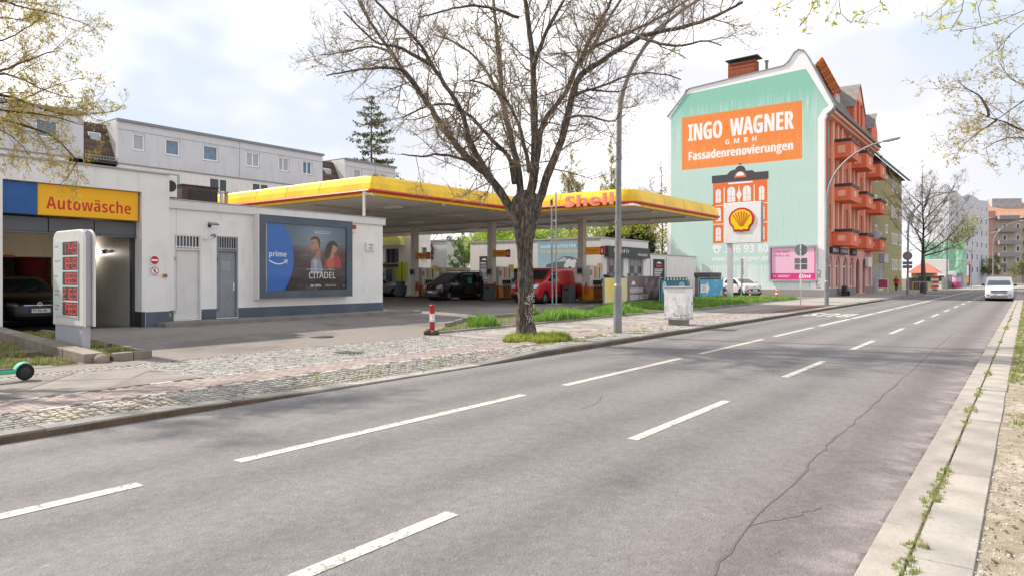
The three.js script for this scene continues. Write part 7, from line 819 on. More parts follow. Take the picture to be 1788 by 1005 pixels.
{ // building site
  const n = T('netted_building', 'low building shell wrapped in green netting on a building site', 'building', [-11.3, 0.1, -134]); part(n, 'shell', mLightGrey, (b) => b.box(-2.6, 2.9, 0, 6.6, -9, -0.5)); part(n, 'netting', new THREE.MeshPhysicalMaterial({ color: '#a8e0c2', roughness: 0.9, transmission: 0.4, thickness: 0, side: THREE.DoubleSide }), (b) => { const g = new THREE.PlaneGeometry(6.2, 5.4, 40, 20), p = g.attributes.position; for (let i = 0; i < p.count; i++) { const x = p.getX(i), y = p.getY(i); p.setZ(i, 0.25 * Math.sin(x * 3.1) * (0.4 + 0.3 * Math.sin(y * 1.3 + x))); p.setY(i, y - (y > 2.6 ? 0.5 * Math.abs(Math.sin(x * 1.1)) : 0)); } g.computeVertexNormals(); g.translate(0.1, 5.0, 0.1); b.add(g); }); for (let i = 0; i < 5; i++) part(n, 'scaffold_tube', mGalv, (b) => b.cyl(-2.8 + i * 1.45, 0, 7.4, 0.4, 0.04, 0.04, 6)); for (const y of [2.4, 4.4, 6.4]) part(n, 'scaffold_rail', mGalv, (b) => b.rod([-2.9, y, 0.4], [3.1, y, 0.4], 0.04, 6));
  const c = T('site_cabin', 'white stacked site cabins in front of the green netting', 'cabin', [-11.4, 0.1, -124]); part(c, 'lower_cabin', M('#dfe0e2', 0.6, { map: [tStreak, 2.3] }), (b) => b.box(-2.6, 2.6, 0, 2.6, -3, 0, 0.05)); part(c, 'upper_cabin', M('#e4e3e3', 0.6, { map: [tStreak, 2.1] }), (b) => b.box(-2.0, 1.6, 2.62, 4.4, -3, 0, 0.05)); for (const x of [-1.6, 0.3]) win(c, 'z', 0.06, x, x + 1, 1.0, 2.0, {}); part(c, 'door', mGrey, (b) => b.box(1.6, 2.4, 0.1, 2.1, 0, 0.05));
  const k = T('kiosk', 'small kiosk with a red hipped roof behind the street tree', 'kiosk', [-11.9, 0.1, -114]); part(k, 'wall', M('#cdb48a', 0.7), (b) => b.box(-1.5, 1.5, 0, 2.3, -2.5, 0)); part(k, 'counter_window', mPane, (b) => b.box(-0.6, 0.9, 1.1, 2.0, 0.002, 0.04)); part(k, 'awning', M('#3f7f78', 0.7), (b) => b.box(-0.8, 1.1, 1.8, 2.1, 0.05, 0.5)); part(k, 'roof', M('#b8705f', 0.8), (b) => b.quad([-2.1, 2.3, 0.6], [2.1, 2.3, 0.6], [0.4, 3.7, -1.2], [-0.4, 3.7, -1.2]).quad([2.1, 2.3, 0.6], [2.1, 2.3, -3], [0.4, 3.7, -1.4], [0.4, 3.7, -1.2]).quad([-2.1, 2.3, -3], [-2.1, 2.3, 0.6], [-0.4, 3.7, -1.2], [-0.4, 3.7, -1.4]));
  const w = T('site_hoarding', 'pale greenish hoarding with graffiti along the building site', 'fence', [-10.0, 0.1, -118]); for (let i = 0; i < 9; i++) part(w, 'panel', M(['#a9b8a6', '#b5a7a0', '#9fb0a0', '#b7b4ac'][i % 4], 0.8, { map: [tSoft, 0.9] }), (b) => b.box(0, 0.04, 0, 1.7, -i * 2.5, -i * 2.5 - 2.44));
  const d = T('dark_fence', 'dark fence and bins at the corner of the olive house', 'fence', [-13.0, 0.1, -107.3]); for (let i = 0; i < 8; i++) part(d, 'board', M(['#5a4d4a', '#6b5a55', '#4a4446'][i % 3], 0.8), (b) => b.box(i * 0.22, i * 0.22 + 0.2, 0, 1.7 - (i % 3) * 0.06, -0.03, 0.03));
  const bb = T('barrier_board', 'red and white striped barrier board near the far street tree', 'barrier', [-9.65, 0.145, -105]); for (let i = 0; i < 5; i++) part(bb, 'stripe', i % 2 ? mFrame : M('#d8452c', 0.5), (b) => b.box(-0.42, 0.42, 0.3 + i * 0.3, 0.597 + i * 0.3, -0.02, 0.02)); part(bb, 'foot', mDark, (b) => b.box(-0.3, 0.3, 0, 0.12, -0.3, 0.3).box(-0.03, 0.03, 0.12, 0.3, -0.03, 0.03));
  const bx = T('utility_cabinet', 'small grey blue cabinet beside the red and white barrier board', 'cabinet', [-10.2, 0.145, -98]); part(bx, 'case', M('#8388a0', 0.6), (b) => b.box(-0.45, 0.45, 0, 1.15, -0.25, 0.25, 0.02)); part(bx, 'top', mGrey, (b) => b.box(-0.48, 0.48, 1.152, 1.2, -0.28, 0.28));
  const lp = T('poster_column', 'short pink and red poster covered column by the kerb', 'poster column', [-8.6, 0.145, -124]); part(lp, 'column', M('#b04a6a', 0.6), (b) => b.cyl(0, 0, 0.95, 0, 0.55, 0.55, 20)); part(lp, 'upper_poster', M('#c9a3c0', 0.6), (b) => b.cyl(0, 0.952, 1.75, 0, 0.55, 0.55, 20)); part(lp, 'cap', mGrey, (b) => b.cyl(0, 1.752, 1.85, 0, 0.6, 0.6, 20));
  const ad = T('advertising_pillar', 'tall advertising pillar with orange and white posters', 'advertising pillar', [-9.3, 0.145, -155]); part(ad, 'dark_side', M('#57504c', 0.6), (b) => b.box(-0.8, 0.9, 0, 4.5, -0.6, 0.5)); part(ad, 'orange_poster', M('#d08a3a', 0.6), (b) => b.box(-0.8, 0.5, 0.6, 1.9, 0.502, 0.54)); part(ad, 'pale_poster', M('#cfd3dc', 0.6), (b) => b.box(-0.8, 0.5, 1.95, 3.9, 0.502, 0.54)); part(ad, 'top_band', M('#c98233', 0.6), (b) => b.box(-0.82, 0.92, 4.0, 4.45, 0.502, 0.53));
}
// ---------------------------------------------------------------- street furniture
const mLampMetal = M('#97999d', 0.5, { metal: 0.25, map: [tSoft, 0.9] });
function lampPost(label, x, z, k = 1) {
  const t = T('street_lamp', label, 'street lamp', [x, 0.145, z], 0, 'curved street lamps along the left kerb');
  const pts = [[0, 1.4, 0], [0.05, 6.4, 0]]; for (let i = 1; i <= 10; i++) { const a = i / 10 * 1.38; pts.push([0.05 + 3.55 * (1 - Math.cos(a)) * 1.02, 6.4 + 3.2 * Math.sin(a), 0]); }
  part(t, 'pole', mLampMetal, (b) => b.tube(pts, pts.map((_, i) => (i < 2 ? 0.095 - 0.015 * i : lerp(0.08, 0.045, i / 12))), 12)); part(t, 'base', mLampMetal, (b) => b.cyl(0, 0, 1.4, 0, 0.13, 0.125, 14).cyl(0, 1.4, 1.46, 0, 0.125, 0.095, 14)); part(t, 'service_door', mGrey, (b) => b.box(0.1, 0.128, 0.55, 1.05, -0.05, 0.05));
  const e = pts.at(-1); part(t, 'lantern', mLightGrey, (b) => { const g = new RoundedBoxGeometry(0.95, 0.12, 0.3, 2, 0.05); g.rotateZ(0.13); g.translate(e[0] + 0.5, e[1] + 0.08, 0); b.add(g); }); part(t, 'lens', mPanePale, (b) => { const g = new THREE.BoxGeometry(0.6, 0.03, 0.22); g.rotateZ(0.13); g.translate(e[0] + 0.55, e[1] + 0.015, 0); b.add(g); }); part(t, 'clamp', mGrey, (b) => b.cyl(0.035, 5.2, 5.3, 0, 0.1, 0.1, 12).cyl(0.02, 3.3, 3.36, 0, 0.105, 0.105, 12)); return t;
}
const l0 = lampPost('tall grey street lamp right of the big bare tree, crossing the station canopy', -9.94, -18.7);
part(l0, 'notice_plate', M('#9c8a84', 0.6), (b) => b.box(0.1, 0.13, 2.35, 2.75, -0.02, 0.1));
copy(l0, [-9.82, 0.145, -45.3], 0, 'curved street lamp in front of the mint and red house');
const l3 = copy(l0, [-9.3, 0.145, -76.6], 0, 'curved street lamp carrying a round sign before the olive house');
copy(l0, [-8.9, 0.145, -112], 0, 'curved street lamp beyond the far street tree'); copy(l0, [-8.2, 0.145, -150], 0, 'thin distant street lamp before the lavender corner building'); copy(l0, [-4.0, 0.145, -121.6], 0, 'curved street lamp in front of the balconied house above the white van'); copy(l0, [3.2, 0.145, -150], 0, 'curved street lamp at the far right edge before the balconied houses');
{
  const s = T('traffic_sign', 'back of a round traffic sign with two plates on a white pole', 'sign', [-10.35, 0.145, -41.4]); part(s, 'pole', M('#d6d4d4', 0.4), (b) => b.cyl(0, 0, 3.55, 0, 0.038, 0.038, 12)); part(s, 'disc', M('#8f9092', 0.45, { metal: 0.3, map: [tSoft, 0.5] }), (b) => b.rod([0, 3.2, -0.05], [0, 3.2, -0.06], 0.34, 32)); for (const y of [2.58, 2.24]) part(s, 'plate', M('#8a8b8e', 0.45, { metal: 0.3, map: [tSoft, 0.4] }), (b) => b.box(-0.34, 0.34, y - 0.15, y + 0.15, -0.055, -0.045)); part(s, 'clamp', mGalv, (b) => b.box(-0.06, 0.06, 3.2, 3.25, -0.05, 0.05).box(-0.06, 0.06, 2.56, 2.6, -0.05, 0.05));
  const s2 = T('traffic_sign', 'back of a round sign on the lamp before the olive house', 'sign', [-9.3, 0.145, -76.45]); part(s2, 'disc', M('#7d7880', 0.5), (b) => b.rod([0, 3.7, 0], [0, 3.7, -0.02], 0.42, 24)); for (const y of [3.02, 2.66]) part(s2, 'plate', M('#6d7084', 0.5), (b) => b.box(-0.42, 0.42, y - 0.15, y + 0.15, -0.02, 0));
  const f = T('bollard', 'red and white bollard at the driveway corner of the grass strip', 'bollard', [-13.75, 0.17, -14.62]); for (let i = 0; i < 4; i++) part(f, i % 2 ? 'white_band' : 'red_band', i % 2 ? M('#dddad8', 0.55, { map: [tStreak, 0.5] }) : M('#b3222c', 0.5, { map: [tSoft, 0.4] }), (b) => b.cyl(0, 0.83 - i * 0.235 - 0.233, 0.83 - i * 0.235, 0, 0.075, 0.075, 18)); part(f, 'cap', mRed, (b) => b.cyl(0, 0.831, 0.85, 0, 0.075, 0.06, 18)); part(f, 'sticker', mFrame, (b) => b.box(0.02, 0.055, 0.4, 0.52, 0.058, 0.078)); part(f, 'rubble', M('#5d5147', 0.95, { map: [tSoft, 0.3] }), (b) => { const r = rng(5); for (let i = 0; i < 9; i++) b.add(new THREE.DodecahedronGeometry(0.06 + 0.06 * r(), 0), new THREE.Matrix4().makeTranslation((r() - 0.5) * 0.3, 0.02 + 0.05 * r(), (r() - 0.5) * 0.3)); });
  const e = T('junction_box', 'white electrical cabinet with graffiti on a grey foot by the kerb', 'cabinet', [-9.95, 0.145, -23.1], 0.08);
  const pasted = P(512, 640, (c, w, h) => { c.fillStyle = '#e9e7e5'; c.fillRect(0, 0, w, h); const r = rng(9); for (let i = 0; i < 90; i++) { c.fillStyle = ['rgba(180,172,165,.28)', 'rgba(248,247,246,.6)', 'rgba(140,150,160,.22)', 'rgba(206,186,170,.25)'][i % 4]; c.save(); c.translate(r() * w, r() * h); c.rotate((r() - 0.5) * 0.5); c.fillRect(0, 0, 10 + r() * 90, 20 + r() * 190); c.restore(); } c.strokeStyle = 'rgba(50,58,72,.75)'; c.lineWidth = 7; for (let i = 0; i < 16; i++) { c.beginPath(); const x = r() * w, y = h * 0.66 + r() * h * 0.28; c.moveTo(x, y); c.bezierCurveTo(x + 40, y - 90, x + 70, y + 60, x + 90 * (r() - 0.3), y - 50); c.stroke(); } }, { roughness: 0.6 });
  part(e, 'case', pasted, (b) => b.box(-0.3, 0.46, 0.24, 1.28, -0.42, 0.42, 0.012)); for (const g of e.children) { const uv = g.geometry.attributes.uv; for (let i = 0; i < uv.count; i++) uv.setXY(i, uv.getX(i) * 1.1 + 0.5, uv.getY(i) * 0.95); } part(e, 'lid', mLightGrey, (b) => b.box(-0.33, 0.49, 1.283, 1.33, -0.45, 0.45, 0.01)); part(e, 'foot', mConcrete, (b) => b.box(-0.2, 0.36, -0.05, 0.238, -0.3, 0.3, 0.01)); part(e, 'lower_flange', mLightGrey, (b) => b.box(-0.32, 0.48, 0.19, 0.237, -0.44, 0.44)); part(e, 'lock', mDark, (b) => b.box(0.461, 0.475, 0.7, 0.8, -0.3, -0.26));
  const p = T('twin_mast', 'pair of thin grey steel masts with rungs in the grass strip', 'mast', [-19.35, 0.36, -29.6]); part(p, 'mast', mGalv, (b) => b.rod([-0.12, 0, 0], [-0.16, 5.15, 0], 0.045, 10)); part(p, 'mast', mGalv, (b) => b.rod([0.12, 0, 0], [0.1, 5.75, 0], 0.04, 10)); for (const y of [1.6, 3.5, 4.3]) part(p, 'rung', mGalv, (b) => b.rod([-0.14, y, 0], [0.11, y, 0], 0.025, 8)); part(p, 'bracket', mDark, (b) => b.box(-0.22, -0.12, 5.1, 5.4, -0.04, 0.04).rod([-0.2, 5.3, 0], [-0.05, 5.5, 0], 0.02, 6)); part(p, 'footing', mConcrete, (b) => b.box(-0.3, 0.3, -0.2, 0.1, -0.25, 0.25, 0.02));
  const vb = T('vertical_sign', 'narrow white upright sign with dark vertical lettering by the small car', 'sign', [-18.1, 0.25, -54.6]); part(vb, 'mast', mGalv, (b) => b.cyl(0, 0, 3.1, 0, 0.04, 0.04, 10)); part(vb, 'panel', mFrame, (b) => b.box(-0.02, 0.42, 1.55, 3.08, -0.03, 0.03, 0.01)); part(vb, 'lettering', M('#4a4d52', 0.6), (b) => { const r = rng(4); for (let i = 0; i < 16; i++) b.box(0.05, 0.05 + 0.06 + 0.08 * r(), 0.85 + i * 0.135, 0.85 + i * 0.135 + 0.07, 0.032, 0.036); });
  const cone = (p2, label, s) => { const c = T('traffic_cone', label, 'traffic cone', p2); part(c, 'base', M('#c93a1d', 0.6), (b) => b.box(-0.2 * s, 0.2 * s, 0, 0.04, -0.2 * s, 0.2 * s, 0.01)); const cr = (y) => lerp(0.15, 0.03, y / 0.75) * s; [[0.04, 0.28, 1], [0.28, 0.42, 0], [0.42, 0.56, 1], [0.56, 0.65, 0], [0.65, 0.75, 1]].forEach(([a, d, o]) => part(c, o ? 'orange_band' : 'white_band', o ? M('#e0431f', 0.5) : mFrame, (b) => b.cyl(0, a * s, d * s, 0, cr(a), cr(d), 18))); };
  cone([-17.6, 0.27, -49.7], 'tall orange and white cone beside the pylon pole', 1.25); cone([-15.3, 0.24, -54.3], 'orange cone in front of the small white car', 1.0);
  const gp = T('guide_post', 'red and white guide post between pylon and small white car', 'post', [-17.6, 0.27, -55.2]); for (let i = 0; i < 6; i++) part(gp, 'band', i % 2 ? mFrame : M('#c5332c', 0.5), (b) => b.cyl(0, i * 0.13, i * 0.13 + 0.128, 0, 0.05, 0.05, 10));
  const rl = T('tree_guard', 'low yellowish tube guard at the foot of the far street tree', 'railing', [-8.95, 0.145, -85]); for (const x of [-0.9, 0.9]) part(rl, 'post', M('#b7b070', 0.5), (b) => b.cyl(x, 0, 1.15, 0, 0.04, 0.04, 8)); part(rl, 'rail', M('#b7b070', 0.5), (b) => b.rod([-0.95, 1.15, 0], [0.95, 1.15, 0], 0.045, 8));
  const bk = T('bench', 'dark bench with bags at the foot of the red house', 'bench', [-13.1, 0.145, -67.8]); part(bk, 'seat', mDark, (b) => b.box(-0.25, 0.25, 0.4, 0.48, -0.9, 0.9, 0.02)); for (const z of [-0.7, 0.7]) part(bk, 'leg', mDark, (b) => b.box(-0.22, 0.22, 0, 0.398, z - 0.05, z + 0.05)); part(bk, 'box', mDark, (b) => b.box(-0.2, 0.2, 0.482, 0.9, 0.1, 0.8, 0.03));
}
// ---------------------------------------------------------------- houses behind the station
{
  const h = T('cream_house', 'white house with lime green balcony panels behind the first pump', 'building', [-43.5, 0, -43.2]), mW = M('#e4e2de', 0.75, { map: [tStreak, 4] }), mL = M('#c3cb3c', 0.7, { map: [tStreak, 2] });
  part(h, 'wall', mW, (b) => b.wallZ(0, 0.35, rect(-7, 0.6, 0, 7.2), [rect(-2.9, -1.2, 3.0, 4.35)]).box(0.25, 0.6, 0, 7.2, -2.2, -0.35).box(-7, 0.6, 7.0, 7.2, -2.2, -0.35)); part(h, 'lime_wall', M('#dde08a', 0.7, { map: [tStreak, 2] }), (b) => b.box(-6.5, -0.4, 4.6, 6.3, 0.01, 0.5)); win(h, 'z', -0.12, -2.9, -1.2, 3.0, 4.35, { mull: [0.33, 0.7], fm: mGrey }); win(h, 'x', 0.66, -1.7, -1.0, 3.4, 4.5, {}); part(h, 'planter', mDark, (b) => b.box(-3.0, -1.1, 2.7, 2.96, 0.02, 0.4)); part(h, 'balcony_panel', mL, (b) => b.box(-1.25, -0.1, 1.5, 3.1, 0.05, 0.14)); part(h, 'blue_notice', mBlue, (b) => b.box(-2.2, -1.5, 1.4, 2.5, 0.5, 0.56)); part(h, 'yellow_panel', M('#e9e3a0', 0.7), (b) => b.box(-2.3, -1.3, 1.6, 2.7, 0.02, 0.06));
  const w = T('flat_house', 'white flat roofed house block behind the black van', 'building', [-46.4, 0, -50]); part(w, 'wall', M('#e2e1e2', 0.75, { map: [tStreak, 4] }), (b) => b.box(-3.6, 1.3, 0, 5.3, -2.6, 0)); part(w, 'roof_edge', mLightGrey, (b) => b.box(-3.7, 1.4, 5.302, 5.45, -2.7, 0.1)); part(w, 'blue_panel', M('#7b8fa8', 0.6), (b) => b.box(-1.2, 1.1, 2.5, 2.75, 0.002, 0.06)); part(w, 'railing', mGalv, (b) => { for (let i = 0; i < 12; i++) b.cyl(1.5 + i * 0.22, 2.6, 3.9, -2, 0.02, 0.02, 5); for (const y of [2.7, 3.3, 3.9]) b.rod([1.4, y, -2], [4.1, y, -2], 0.03, 6); }); part(w, 'ivy', M('#8a5a52', 0.9), (b) => { const r = rng(4); for (let i = 0; i < 60; i++) b.add(new THREE.TetrahedronGeometry(0.14), new THREE.Matrix4().makeTranslation(-1.3 + r() * 0.9, 3.6 + r() * 1.5, 0.1 + 0.1 * r())); }).userData.kind = 'stuff';
  const s = T('stone_wall', 'low brownish stone wall behind the black van', 'wall', [-41, 0.3, -46.9]); { const r = rng(8), ms = [M('#b3a388', 0.9, { map: [tSoft, 0.8] }), M('#c0b197', 0.9, { map: [tSoft, 0.7] }), M('#a39378', 0.9, { map: [tSoft, 0.9] })]; for (let j = 0; j < 7; j++) for (let i = 0; i < 8; i++) { const x = -2.6 + i * 0.62 + (j % 2) * 0.31; part(s, 'stone', ms[Math.floor(r() * 3)], (b) => b.box(x, x + 0.605, j * 0.34, j * 0.34 + 0.326, -0.2, 0.02 * r(), 0.01)); } }
  const pf = T('plank_fence', 'grey plank fence behind the water tub', 'fence', [-41.5, 0.35, -45]); for (let i = 0; i < 4; i++) part(pf, 'plank', mLightGrey, (b) => b.box(-3, 4, 0.1 + i * 0.36, 0.38 + i * 0.36, -0.03, 0.03)); for (const x of [-2.9, 0.5, 3.9]) part(pf, 'post', mGrey, (b) => b.box(x - 0.06, x + 0.06, 0, 1.55, -0.09, -0.035));
}
// ---------------------------------------------------------------- trees
class Tri { constructor() { this.p = []; this.n = []; }
  tube(pts, r0, r1, seg, smooth = true) { const n = pts.length; let side = null, prev = null; for (let i = 0; i < n; i++) { const a = pts[Math.max(0, i - 1)], b = pts[Math.min(n - 1, i + 1)]; let dx = b[0] - a[0], dy = b[1] - a[1], dz = b[2] - a[2]; const l = Math.hypot(dx, dy, dz) || 1; dx /= l; dy /= l; dz /= l; if (!side) side = Math.abs(dy) < 0.9 ? [0, 1, 0] : [1, 0, 0]; let q = side[0] * dx + side[1] * dy + side[2] * dz; let s = [side[0] - q * dx, side[1] - q * dy, side[2] - q * dz]; const ls = Math.hypot(...s) || 1; s = [s[0] / ls, s[1] / ls, s[2] / ls]; side = s; const u = [dy * s[2] - dz * s[1], dz * s[0] - dx * s[2], dx * s[1] - dy * s[0]], r = Array.isArray(r0) ? r0[i] : lerp(r0, r1, i / (n - 1)), ring = []; for (let k = 0; k < seg; k++) { const t = k / seg * 6.28318, c = Math.cos(t), e = Math.sin(t), nx = s[0] * c + u[0] * e, ny = s[1] * c + u[1] * e, nz = s[2] * c + u[2] * e; ring.push([pts[i][0] + nx * r, pts[i][1] + ny * r, pts[i][2] + nz * r, nx, ny, nz]); } if (prev) for (let k = 0; k < seg; k++) { const A = prev[k], Bq = prev[(k + 1) % seg], C = ring[(k + 1) % seg], D = ring[k]; for (const v of [A, Bq, C, A, C, D]) { this.p.push(v[0], v[1], v[2]); this.n.push(v[3], v[4], v[5]); } } prev = ring; } }
  tri(a, b, c) { const ux = b[0] - a[0], uy = b[1] - a[1], uz = b[2] - a[2], vx = c[0] - a[0], vy = c[1] - a[1], vz = c[2] - a[2]; let nx = uy * vz - uz * vy, ny = uz * vx - ux * vz, nz = ux * vy - uy * vx; const l = Math.hypot(nx, ny, nz) || 1; this.p.push(...a, ...b, ...c); for (let i = 0; i < 3; i++) this.n.push(nx / l, ny / l, nz / l); }
  leaf(x, y, z, s, r, long = 1) { const a = r() * 6.28, b = (r() - 0.5) * 2.2, cx = Math.cos(a) * Math.cos(b), cy = Math.sin(b), cz = Math.sin(a) * Math.cos(b), c = r() * 6.28, wx = Math.cos(c), wz = Math.sin(c), w = s * 0.45, L = s * long; const t = [x + cx * L, y + cy * L, z + cz * L], m = [x + cx * L * 0.45, y + cy * L * 0.45, z + cz * L * 0.45], l = [m[0] + wx * w * 0.6, m[1] + 0.3 * w, m[2] + wz * w * 0.6], q = [m[0] - wx * w * 0.6, m[1] - 0.1 * w, m[2] - wz * w * 0.6]; this.tri([x, y, z], l, t); this.tri([x, y, z], t, q); }
  mesh(name, mat, parent) { const g = new THREE.BufferGeometry(); g.setAttribute('position', new THREE.Float32BufferAttribute(this.p, 3)); g.setAttribute('normal', new THREE.Float32BufferAttribute(this.n, 3)); metric(g); return mesh(name, g, mat, parent); }
}
const leafMat = (c, t = 0.35) => new THREE.MeshPhysicalMaterial({ color: c, roughness: 0.8, transmission: t, thickness: 0, side: THREE.DoubleSide, map: scaled(tLeaf, 2.3) });
const nrm = (v) => { const l = Math.hypot(...v) || 1; return [v[0] / l, v[1] / l, v[2] / l]; };
function sprout(o, p, dir, len, rad, level, r) { // one branch with its own smaller branches; o: Tri per level, leaf options
  const n = level === 1 ? 6 : level === 2 ? 4 : 3, pts = [p]; let d = dir, q = p;
  for (let i = 1; i < n; i++) { d = nrm([d[0] + (r() - 0.5) * 0.42, d[1] + (r() - 0.5) * 0.34 + o.lift[level - 1], d[2] + (r() - 0.5) * 0.42]); q = [q[0] + d[0] * len / (n - 1), q[1] + d[1] * len / (n - 1), q[2] + d[2] * len / (n - 1)]; pts.push(q); }
  o.tw[Math.min(level, o.tw.length) - 1].tube(pts, rad, rad * 0.35, level === 1 ? 5 : 3);
  if (level < o.levels) { const m = Math.round(o.kids[level - 1] * (0.7 + 0.6 * r())); for (let k = 0; k < m; k++) { const f = 0.18 + 0.82 * (k + r()) / m, i = Math.min(n - 2, Math.floor(f * (n - 1))), t = f * (n - 1) - i, a = pts[i], b = pts[i + 1], c = [lerp(a[0], b[0], t), lerp(a[1], b[1], t), lerp(a[2], b[2], t)], ax = nrm([b[0] - a[0], b[1] - a[1], b[2] - a[2]]); const s = nrm([r() - 0.5, r() - 0.5, r() - 0.5]), w = 0.5 + 0.5 * r(); sprout(o, c, nrm([ax[0] * (1 - w * 0.45) + s[0] * w, ax[1] * (1 - w * 0.45) + s[1] * w, ax[2] * (1 - w * 0.45) + s[2] * w]), len * (0.34 + 0.26 * r()) * (1 - 0.3 * f), Math.max(rad * 0.55, o.minR), level + 1, r); } }
  if (level >= o.levels - 1) for (let i = 1; i < n; i++) for (let k = 0; k < o.leafN; k++) if (r() < o.leafP) o.lf.leaf(pts[i][0] + (r() - 0.5) * o.spread, pts[i][1] + (r() - 0.5) * o.spread, pts[i][2] + (r() - 0.5) * o.spread, o.leaf * (0.6 + 0.8 * r()), r, o.long ?? 1);
}
// tree from given main limbs in its own frame: u to the right and d away as seen from the street corner, y up
const RT = [901 / 1508.6 , 0]; const ca = Math.cos(Math.atan(901 / 1210)), sa = Math.sin(Math.atan(901 / 1210));
const loc = ([u, y, d]) => [u * ca - d * sa, y, -u * sa - d * ca];
function limbTree(name, label, base, limbs, o) {
  const t = T(name, label, 'tree', base), r = rng(o.seed), tw = [new Tri(), new Tri()], lf = new Tri(), op = { ...o, tw, lf };
  o.trunk(t, r);
  for (const [r0, r1, raw] of limbs) {
    const P0 = raw.map(loc), c = new THREE.CatmullRomCurve3(P0.map((p) => V(...p))), L = c.getLength(), n = Math.max(8, Math.round(L / 0.22)), pts = [], rad = [];
    for (let i = 0; i <= n; i++) { const f = i / n, p = c.getPointAt(f); pts.push([p.x + (r() - 0.5) * 0.03, p.y + (r() - 0.5) * 0.03, p.z + (r() - 0.5) * 0.03]); rad.push((o.thin ?? 1) * lerp(r0, r1, Math.pow(f, 0.8)) * (0.93 + 0.14 * r())); }
    const b = new B(); b.add(tubeGeo(pts.map((p) => V(...p)), rad, r0 > 0.1 ? 14 : 8)); const g = b.geo(); mesh('limb', metric(g), o.bark, t);
    for (let s = o.start * L; s < L; s += o.gap * (0.6 + 0.8 * r())) { const f = s / L, p = c.getPointAt(f), tg = c.getTangentAt(f), v = nrm([r() - 0.5, r() - 0.5 + 0.1, r() - 0.5]), w = 0.75 + 0.4 * r(); sprout(op, [p.x, p.y, p.z], nrm([tg.x * 0.55 + v[0] * w, tg.y * 0.55 + v[1] * w, tg.z * 0.55 + v[2] * w]), o.len * (0.55 + 0.7 * r()) * (1.1 - 0.5 * f), Math.max(o.minR * 1.6, Math.min(0.022, rad[Math.floor(f * n)] * 0.42)), 1, r); }
  }
  stuff(tw[0].mesh('branches', o.twig, t)); stuff(tw[1].mesh('twigs', o.twig2 ?? o.twig, t)); if (lf.p.length) stuff(lf.mesh(o.leafName ?? 'buds', o.leafMat, t)); return t;
}
